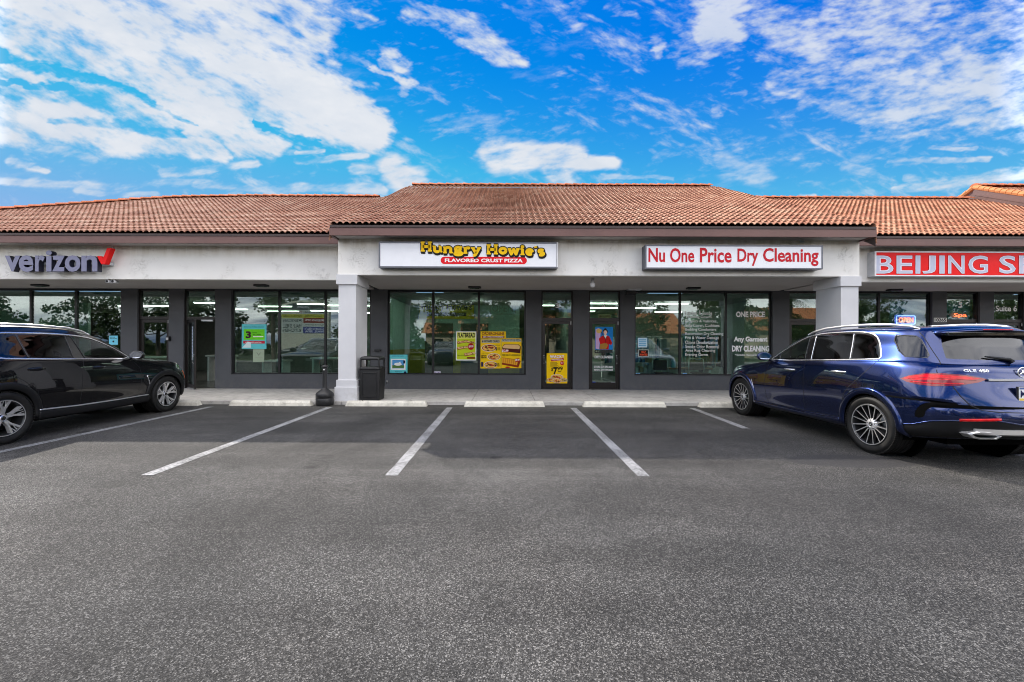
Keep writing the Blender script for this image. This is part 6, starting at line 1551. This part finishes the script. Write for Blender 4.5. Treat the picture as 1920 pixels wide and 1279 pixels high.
# rear chrome bar, badge lettering, emblem, plate, wiper, spoiler, exhaust, reflector
M_AL = M_CHROME
pb = MB(); pts = [onrear(skA, y, 1.063) for y in (.42, .3, .15, 0.001)]; pts = [p+Vector((-.012, 0, 0)) for p in pts]; pts += [Vector((p.x, -p.y, p.z)) for p in reversed(pts[:-1])]
n_ = len(pts); vs = []
for p in pts: vs += [p+Vector((0, 0, -.014)), p+Vector((-.012, 0, -.008)), p+Vector((-.012, 0, .012)), p+Vector((0, 0, .016))]
pb.add(vs, [(i*4+k, i*4+k+1, (i+1)*4+k+1, (i+1)*4+k) for i in range(n_-1) for k in range(3)], 0); pb.build("tailgate_chrome_bar", M_RIMS, blue)
def rear_text(sk, txt, y0, y1, zc, h, mat, name, car, off=.02, xo=-.006):
    """lettering on the rear face read from behind (left to right = +y to -y)"""
    vs, fs = text_geo(txt, off, False); xs = [v[0] for v in vs]; zs = [v[1] for v in vs]; a0, a1, b0, b1 = min(xs), max(xs), min(zs), max(zs)
    b = MB(); out = []
    p0 = onrear(sk, max(y0, .001), zc) if y0 > 0 else onrear(sk, .001, zc)
    for v in vs:
        y = y0+(y1-y0)*(v[0]-a0)/(a1-a0); z = zc-h/2+h*(v[1]-b0)/(b1-b0); p = onrear(sk, max(abs(y), .001), z)
        out.append((p.x+xo, y, z))
    b.add(out, fs); return b.build(name, mat, car)
rear_text(skA, "GLE 450", .60, .36, 1.165, .030, M_CHROME, "badge_lettering", blue)
pe = onrear(skA, .001, 1.15); b = MB(); pts = [(pe.x-.014, .055*math.cos(a), pe.z+.055*math.sin(a)) for a in [2*math.pi*k/28 for k in range(29)]]; b.tube(pts, .007, 8, cap=False)
for k in range(3): a = math.pi/2+2*math.pi*k/3; b.tube([(pe.x-.014, 0, pe.z), (pe.x-.014, .052*math.cos(a), pe.z+.052*math.sin(a))], [.009, .002], 6)
b.build("star_emblem", M_CHROME, blue)
pp = onrear(skA, .001, .90).x-.012; pt = empty("number_plate", (pp, 0, .915)); pt.parent = blue
b = MB(); b.bbox(-.006, .012, -.165, .165, -.082, .082, .004); b.build("plate_frame", M_GLOSSB, pt)
b = MB(); b.box(-.010, -.0065, -.152, .152, -.074, .074, 0); b.box(-.0108, -.0102, -.150, .150, -.072, -.048, 1); b.box(-.0108, -.0102, -.150, .150, .052, .072, 2); b.build("plate", [flat((.93, .94, .95)), flat((.90, .78, .35)), flat((.35, .42, .62))], pt)
vs, fs = text_geo("MLH-0", .02, False); xs = [v[0] for v in vs]; zs = [v[1] for v in vs]; b = MB()
b.add([(-.0112, .138-.232*(v[0]-min(xs))/(max(xs)-min(xs)), -.040+.082*(v[1]-min(zs))/(max(zs)-min(zs))) for v in vs], fs); b.build("plate_lettering", flat((.10, .14, .30)), pt)
b = MB(); a_ = onrear(skA, .08, 1.30); c_ = onrear(skA, .001, 1.27); b.tube([(c_.x-.03, 0, 1.262), (a_.x-.03, .02, 1.29), (onrear(skA, .26, 1.33).x-.02, .27, 1.325)], [.022, .02, .008], 8); b.build("rear_wiper", M_MATB, blue)
# spoiler: top slab overhanging the rear window
b = MB(); ys = np.linspace(-.58, .58, 21); rings = []
for y in ys:
    t_ = abs(y)/.58; xr = -2.165+.07*t_**2.5; zt_ = 1.668-.035*t_**2; x0 = -1.93+.03*t_
    rings.append([(x0, y, zt_+.008), (-2.05+.03*t_, y, zt_+.0), (xr, y, zt_-.022), (xr-.002, y, zt_-.036), (xr+.03, y, zt_-.046), (x0-.06, y, zt_-.075), (x0, y, zt_-.06)])
loft(b, rings, 0); b.build("roof_spoiler", P_BLUE, blue)
b = MB(); b.bbox(-2.135, -2.05, -.56, .56, 1.572, 1.612, .006); b.build("spoiler_underside", M_GLOSSB, blue)
b = MB(); b.bbox(-2.172, -2.150, -.17, .17, 1.637, 1.648, .003); b.build("brake_light_strip", M_TAIL, blue)
for s in (1, -1):
    b = MB(); rr_ = []
    for (g, x) in ((1.0, -2.40), (1.0, -2.50), (.80, -2.512), (.72, -2.50), (.70, -2.40)):
        base = [(.36, .445), (.38, .475), (.46, .495), (.62, .500), (.70, .485), (.72, .470), (.66, .425), (.60, .412), (.42, .412)]
        cy_, cz_ = .54, .455; rr_.append([(x+.10*max(0, (y-.5))**1.3*1.2, s*(cy_+(y-cy_)*g), cz_+(z-cz_)*g) for y, z in base])
    loft(b, rr_, 0, True, False, False); b.build("exhaust_trim", M_SATIN, blue)
    b = MB(); b.add([(p[0], p[1], p[2]) for p in rr_[-1]], [tuple(range(9))]); b.build("exhaust_opening", M_DARK, blue)
b = MB(); rings = []
for y in np.linspace(-.62, .62, 17): p = onrear(skA, max(abs(y), .001), .50); rings.append([(p.x-.004, y, .525), (p.x-.022, y, .518), (p.x-.026, y, .47), (p.x-.004, y, .455)])
loft(b, rings, 0, smooth=False); b.build("diffuser_plate", M_SATIN, blue)
q = [('R', .74, .612), ('R', .40, .636)]
for s in (1, -1): ribbon(skA, skA.path(q, False), .030, .007, "reflector", M_TAIL, blue, False, s)

# ---------------------------------------------------------------- black SUV, seen from its right side
P_BLACK = m_paint("black_paint", (0.0025, 0.0025, 0.0035), .02, .0, .4, .1)
rowsB = base_rows()
# shorter tail, lower roof, blunter nose
for r in rowsB:
    for p in r:
        if p[0] < -1.5: p[0] = -1.5+(p[0]+1.5)*.94
        p[0] *= .975
        if p[2] > 1.2: p[2] = 1.2+(p[2]-1.2)*.955
        p[1] *= .985
for k, dz in ((4, .015), (5, .03), (6, .03)):
    for i in range(5): rowsB[k][i][2] += dz*(1 if i < 4 else .5)
for k in range(2, 6):
    for i, w_ in ((1, .04), (2, .07), (3, .03)): rowsB[k][i][1] += w_*.6
dloB = S_((.70, 1.150), (.52, 1.29), (.31, 1.415), (.10, 1.510), (-.12, 1.560), (-.42, 1.590), (-.9, 1.600), (-1.35, 1.590), (-1.62, 1.560), (-1.73, 1.50), (-1.70, 1.40), (-1.60, 1.30), (-1.50, 1.225), (-1.0, 1.200), (0, 1.172))
wfB = S_((.56, 1.182), (.31, 1.388), (.10, 1.482), (-.12, 1.532), (-.32, 1.560), (-.20, 1.185)); wrB = S_((-.42, 1.190), (-.44, 1.565), (-.9, 1.574), (-1.10, 1.572), (-1.04, 1.215)); wqB = S_((-1.09, 1.217), (-1.15, 1.57), (-1.35, 1.566), (-1.58, 1.535), (-1.68, 1.49), (-1.655, 1.41), (-1.56, 1.31), (-1.47, 1.245))
rgB = [('R', .0, 1.27), ('R', .50, 1.275), ('R', .60, 1.29), ('R', .52, 1.54), ('R', 0, 1.55)]
tailB = [('S', -1.95, 1.03), ('S', -2.1, 1.06), ('R', .60, 1.06), ('R', .40, 1.03), ('R', .45, .95), ('R', .68, .93), ('S', -2.12, .93)]
headB = [('N', .42, .90), ('N', .60, .91), ('S', 2.0, .92), ('S', 1.84, .975), ('S', 1.92, .86), ('N', .74, .80), ('N', .55, .80), ('N', .42, .82)]
specB = dict(fx=1.445, rx=-1.445, R=.378, Ra=.425, tw=.27, rr=.262, style='bmw', paint=P_BLACK, lip=M_MATB, lipw=.10,
  regions=[("window_surround", 'E', dloB, M_GLOSSB), ("front_window", 'E', wfB, CG_CLEAR), ("rear_window", 'E', wrB, CG_TINT), ("quarter_window", 'E', wqB, CG_TINT), ("windscreen", 'E', [(k, x*.975, y*.985) for k, x, y in ws], CG_CLEAR),
           ("tailgate_window", 'M', rgB, CG_TINT), ("tail_light", 'E', tailB, M_TAIL), ("head_light", 'E', headB, M_LAMP), ("front_grille", 'E', [('N', .04, .88), ('N', .34, .86), ('N', .36, .62), ('N', .04, .60)], M_MATB)],
  strips=[("window_chrome", smooth_poly(dloB, 1), .024, .007, M_CHROME, True), ("window_divider", S_((-.335, 1.57), (-.215, 1.18)), .012, .003, M_GLOSSB, False), ("pillar_chrome", S_((-.43, 1.575), (-.41, 1.185)), .008, .003, M_GLOSSB, False), ("window_divider", S_((-1.12, 1.575), (-1.065, 1.21)), .022, .004, M_GLOSSB, False),
          ("door_seam", S_((.66, 1.13), (.80, .98), (.84, .80), (.80, .55), (.72, .42)), .006, .0012, M_SEAM, False), ("door_seam", S_((-.27, 1.17), (-.33, .9), (-.36, .42)), .006, .0012, M_SEAM, False), ("door_seam", S_((-1.50, 1.20), (-1.40, 1.02), (-1.20, .88), (-1.02, .72), (-.98, .5)), .006, .0012, M_SEAM, False),
          ("sill_cladding", S_((1.0, .345), (.3, .335), (-.4, .335), (-1.0, .345)), .13, .022, M_MATB, False), ("sill_chrome", S_((.98, .418), (.3, .405), (-.4, .405), (-1.0, .425)), .022, .026, M_SATIN, False),
          ("side_marker", [('S', 1.985, .84), ('S', 2.03, .74), ('S', 2.05, .66)], .022, .005, M_AMBER, False), ("bonnet_seam", [('S', 1.95, .96), ('S', 1.5, 1.03), ('S', 1.0, 1.09), ('S', .76, 1.11)], .006, .0012, M_SEAM, False),
          ("fender_vent", S_((.93, .80), (.985, .66), (.97, .60), (.905, .70)), .05, .006, M_MATB, True), ("fender_vent_chrome", S_((1.0, .80), (.955, .80), (.995, .70), (1.02, .60), (1.0, .57)), .016, .012, M_CHROME, False)],
  handles=[(-.03, 1.025), (-1.02, 1.055)], handle_mat=P_BLACK, mirror=(.60, 1.225), mirror_mat=P_BLACK,
  rail=[(.12, .60, 1.60), (-.05, .625, 1.655), (-.3, .645, 1.70), (-.8, .650, 1.725), (-1.2, .645, 1.722), (-1.55, .625, 1.695), (-1.76, .595, 1.65)])
black, skB = build_car("parked_suv", rowsB, specB, (-8.10, 7.185, 0), R(92.2), "glossy black SUV parked nose-in at the left edge with chrome window trim", "car")
# ================================================================ across the car park (seen in the glass and the paintwork)
M_LEAF = None
def m_leaf():
    m, nt, out = newmat("foliage"); v = coords(nt)
    n = noise(nt, v, 0.9, 4); f = noise(nt, v, 12, 2)
    c = ramp(nt, n, [(0.3, (0.022, 0.045, 0.012)), (0.55, (0.05, 0.085, 0.02)), (0.8, (0.09, 0.12, 0.03))])
    c = mixc(nt, mathn(nt, 'MULTIPLY', f, 0.5), c, (0.10, 0.13, 0.03))
    bsdf(nt, out, c, 0.6, spec=0.3); return m
M_LEAF = m_leaf(); M_BARK = simple("bark", (0.10, 0.075, 0.055), .9, var=.3, bump=.4, bscale=20)
def crown_mesh(seed, h, r, n=4200):
    rs = np.random.RandomState(seed); cl = []
    for k in range(34):
        a = rs.rand()*6.28; rr = r*math.sqrt(rs.rand())*.85; z = h*(.38+.55*rs.rand())*(1-.25*(rr/r)**2)
        cl.append((rr*math.cos(a), rr*math.sin(a), z, r*(.18+.2*rs.rand())))
    cl = np.array(cl); idx = rs.randint(0, len(cl), n); c = cl[idx]
    d = rs.normal(size=(n, 3)); d /= np.linalg.norm(d, axis=1, keepdims=True); rad = c[:, 3:4]*(.55+.5*rs.rand(n, 1)); P = c[:, :3]+d*rad*[1, 1, .75]
    s = .10+.10*rs.rand(n, 1); a = rs.normal(size=(n, 3)); a /= np.linalg.norm(a, axis=1, keepdims=True); b = np.cross(a, rs.normal(size=(n, 3))); b /= np.linalg.norm(b, axis=1, keepdims=True)
    V = np.stack([P-a*s, P+b*s*.6, P+a*s, P-b*s*.6], 1).reshape(-1, 3); Fq = np.arange(n*4).reshape(-1, 4)
    me = bpy.data.meshes.new("crown"); me.from_pydata([tuple(p) for p in V], [], [tuple(int(q) for q in f) for f in Fq]); me.materials.append(M_LEAF); return me, cl
def make_tree(seed, h, r):
    t = empty("tree", (0, 0, 0)); me, cl = crown_mesh(seed, h, r); c = bpy.data.objects.new("crown", me); COL.objects.link(c); c.parent = t
    b = MB(); b.tube([(0, 0, 0), (.05, .03, h*.2), (-.05, .05, h*.42), (0, 0, h*.7)], [.22, .17, .12, .04], 10)
    for k in range(0, 12): b.tube([(0, 0, h*(.25+.02*k)), (cl[k][0]*.5, cl[k][1]*.5, cl[k][2]*.75), tuple(cl[k][:3])], [.08, .05, .015], 6)
    b.build("trunk", M_BARK, t); return t
def make_palm():
    t = empty("palm_tree", (0, 0, 0)); b = MB(); b.tube([(0, 0, 0), (.1, 0, 2), (.05, .05, 4), (0, 0, 5.6)], [.19, .15, .14, .13], 10); b.build("trunk", M_BARK, t)
    b = MB(); rnd = random.Random(4)
    for k in range(26):
        a = 6.28*k/26+rnd.uniform(-.1, .1); e = rnd.uniform(-.3, 1.1); Lf = rnd.uniform(1.7, 2.3); prev = None
        for q in range(12):
            u = q/11; x = Lf*u*math.cos(e*.6); z = 5.6+Lf*(math.sin(e)*u-.75*u*u); p = Vector((x*math.cos(a), x*math.sin(a), z))
            if prev is not None:
                d = (p-prev).normalized(); s = Vector((-math.sin(a), math.cos(a), 0)); w = .42*math.sin(math.pi*min(1, u+.12))+.05
                for sd in (-1, 1): b.add([prev, prev+d*.06, prev+d*.22+s*sd*w+Vector((0, 0, -.22*w))], [(0, 1, 2)]); b.add([prev+d*.09, prev+d*.15, prev+d*.3+s*sd*w+Vector((0, 0, -.3*w))], [(0, 1, 2)])
            prev = p
    b.build("crown", M_LEAF, t); return t
protoT = [make_tree(1, 7.5, 3.4), make_tree(2, 6.2, 3.0), make_tree(3, 8.6, 3.8)]; protoP = make_palm()
spots = [(-66, -16, 0, "leftmost tree of the tree row across the car park"), (-58, -18, 2, "second tree from the left end of the tree row across the car park"), (-50, -14, 1, "low tree near the left end of the tree row across the car park"), (-43, -17, 0, "broad tree near the left end of the tree row across the car park"), (48, -17, 0, "second tree from the far right end across the car park"), (56, -18, 2, "tree at the far right end across the car park"), (-36, -17, 2, "tall tree left of the broad one behind the monument sign"), (-29, -15, 0, "broad tree behind the monument sign, left side"), (-23, -19, 2, "tall tree directly behind the monument sign"), (-16.5, -21, 0, "round tree right of the monument sign"), (-11, -15, 1, "small tree on the grass strip left of the middle"),
         (-5.5, -20, 2, "tall tree facing the pizza shop window"), (-.5, -14.5, 1, "small tree facing the pizza shop door"), (4.2, -17, 0, "tree facing the cleaner's door"), (9, -14, 1, "low tree facing the cleaner's window"), (13.5, -19, 2, "tall tree before the orange roofed house"), (21, -15, 0, "tree facing the red spa sign"), (29, -18, 1, "tree at the right end of the tree row"), (39, -20, 2, "last tall tree on the far right across the car park")]
used_ = set()
for q, (x, y, k, lb) in enumerate(spots):
    o = protoT[k] if k not in used_ else copy_tree(protoT[k]); used_.add(k)
    o.location = (x, y, 0); o.rotation_euler.z = q*1.3; tag(o, lb, "tree", "trees across the car park")
for q, (x, y, lb) in enumerate(((17.5, -9.5, "palm on the grass strip facing the spa windows"), (-19.5, -9, "palm on the grass strip near the monument sign"), (24.5, -10, "palm further right on the grass strip"))):
    o = protoP if q == 0 else copy_tree(protoP); o.location = (x, y, 0); o.rotation_euler.z = q*2.1; tag(o, lb, "palm", "palms across the car park")
def m_grass():
    m, nt, out = newmat("lawn"); v = coords(nt); n = noise(nt, v, .8, 5); f = noise(nt, v, 60, 3)
    bsdf(nt, out, mixc(nt, f, ramp(nt, n, [(.3, (.05, .08, .02)), (.7, (.12, .14, .04))]), (.03, .05, .015)), .9); return m
g = MB(); g.add([(-90, -34, .05), (90, -34, .05), (90, -7.5, .05), (-90, -7.5, .05)], [(0, 1, 2, 3)]); tag(g.build("lawn", m_grass()), kind="structure")
g = MB(); g.bbox(-90, 90, -7.5, -7.35, -.05, .13, .02); tag(g.build("kerb", M_CONC), kind="structure")
# hedge line
rs = np.random.RandomState(5); n = 22000; P = np.stack([rs.uniform(-85, 85, n), rs.uniform(-26.6, -25, n), 2.6*rs.rand(n)**.7], 1); P[:, 2] *= .8+.3*np.sin(P[:, 0]*.9)
a = rs.normal(size=(n, 3))*.16; b_ = rs.normal(size=(n, 3))*.12
V = np.stack([P-a, P+b_, P+a, P-b_], 1).reshape(-1, 3); me = bpy.data.meshes.new("hedge"); me.from_pydata([tuple(p) for p in V], [], [(4*i, 4*i+1, 4*i+2, 4*i+3) for i in range(n)]); me.materials.append(M_LEAF)
o = bpy.data.objects.new("hedge", me); COL.objects.link(o); tag(o, "long leafy hedge behind the trees across the car park", "hedge", kind="stuff")
M_CREAM = simple("cream_stucco", (.62, .52, .38), .9, bump=.2); M_ORR = simple("orange_roof_tile", (.55, .22, .09), .85, var=.25, vscale=3, bump=.3)
def house(x, y, w, d, hw, hr, label):
    t = empty("house", (x, y, 0), 0, label, "house", "orange roofed houses across the car park")
    b = MB(); b.box(-w/2, w/2, -d/2, d/2, 0, hw); b.prism([(-d/2, hw), (d/2, hw), (0, hr-.1)], -w/2, w/2, 'x'); b.build("wall", M_CREAM, t)
    b = MB(); o_ = .5
    b.add([(-w/2-o_, d/2+o_, hw-.15), (w/2+o_, d/2+o_, hw-.15), (w/2+o_, 0, hr), (-w/2-o_, 0, hr), (-w/2-o_, -d/2-o_, hw-.15), (w/2+o_, -d/2-o_, hw-.15)], [(0, 1, 2, 3), (3, 2, 5, 4)])
    n_ = int(w/.5)
    for k in range(n_+1): xx = -w/2-o_+(w+2*o_)*k/n_; b.tube([(xx, d/2+o_, hw-.13), (xx, 0, hr+.02)], .05, 5, cap=False)
    b.build("roof", M_ORR, t)
    for k in range(int(w/3)):
        xx = -w/2+1.5+3*k; b = MB(); b.bbox(xx-.6, xx+.6, d/2, d/2+.04, .9, 2.2, .01); b.build("window", M_GLOSSB, t)
house(13, -27.5, 16, 8, 3.0, 5.6, "orange roofed cream house facing the cleaner's window"); house(-4, -29.5, 12, 8, 3.0, 5.2, "orange roofed cream house facing the pizza shop"); house(31, -21.5, 9, 8, 3.2, 5.8, "orange roofed cream house facing the spa")
# monument sign (its mirror image shows in the phone shop window)
t = empty("monument_sign", (-16.7, -8.5, 0), R(180), "tall cream monument sign with arched top and tenant panels, mirrored in the phone shop window", "sign")
b = MB(); arc_ = [(2.1*math.cos(R(a)), 4.3+.75*math.sin(R(a))) for a in range(0, 181, 12)]; b.prism([(2.1, 0)]+arc_+[(-2.1, 0)], -.2, .2, 'y'); b.build("sign_body", simple("monument_cream", (.68, .66, .52), .8, bump=.1), t)
b = MB(); b.prism([(1.85*math.cos(R(a)), 4.28+.6*math.sin(R(a))) for a in range(0, 181, 12)], -.215, -.201, 'y'); b.build("arch_panel", simple("arch_dark", (.03, .04, .05), .4), t)
def panel(x0, x1, z0, z1, bgc, txt, tc_, name="tenant_panel", two=None):
    b = MB(); b.box(x0, x1, -.225, -.201, z0, z1, 0); h = z1-z0
    if two: b.text(txt, x0+.12, x1-.12, z0+h*.52, z1-h*.08, -.2262, 1, off=.02); b.text(two, x0+.12, x1-.12, z0+h*.10, z0+h*.45, -.2262, 1, off=.03)
    else: b.text(txt, x0+.12, x1-.12, z0+h*.2, z1-h*.2, -.2262, 1, off=.02)
    b.build(name, [flat(bgc), flat(tc_)], t)
W_ = (.85, .88, .84); K_ = (.1, .1, .12)
panel(-1.8, -.02, 3.92, 4.26, W_, "Mermaid", K_); panel(.02, 1.8, 3.92, 4.26, W_, "Food Store", (.6, .15, .1)); panel(-1.8, -.02, 3.62, 3.90, (.85, .85, .3), "CLEANERS & ALTERATIONS", (.3, .3, .2)); panel(.02, 1.8, 3.62, 3.90, (.85, .85, .3), "PIZZA & SUBS", K_)
panel(-1.8, -.02, 3.20, 3.60, (.55, .08, .07), "BEIJING SPA", (.95, .95, .95)); panel(.02, 1.8, 3.20, 3.60, W_, "MEXICAN", K_); panel(-1.8, -.02, 2.88, 3.18, W_, "Styles & Dreams", K_); panel(.02, 1.8, 2.36, 3.18, W_, "HALF SHELL", K_, two="KITCHEN")
panel(-1.8, -.02, 2.36, 2.86, (.10, .14, .55), "Cinderella's", (.9, .9, .95), two="NAIL SPA")
b = MB(); b.text("VERIZON", -.5, .5, 4.42, 4.58, -.2165, 0, off=.02); b.build("arch_lettering", M_VW, t)
# vehicles parked across the lane
M_GREYP = m_paint("charcoal_paint", (.012, .014, .018), .05, .3, .3); M_RED = m_paint("dark_red_paint", (.10, .006, .006), .1, .3, .3)
def ghost(src, loc, rz, paint, label):
    c = copy_tree(src); c.location = loc; c.rotation_euler = (0, 0, rz); tag(c, label, "car", "cars parked across the lane")
    for o in c.children:
        if o.type == 'MESH' and o.data.materials and o.data.materials[0] == (P_BLUE if src == blue else P_BLACK):
            o.data = o.data.copy(); o.data.materials[0] = paint
    return c
ghost(black, (-14.6, -5.4, 0), R(180), M_GREYP, "charcoal car standing in front of the monument sign across the lane"); ghost(blue, (-4.6, -5.2, 0), R(90), M_GREYP, "charcoal car parked across the lane facing the pizza shop"); ghost(blue, (8.6, -5.2, 0), R(-90), M_RED, "dark red car parked across the lane facing the cleaner's")
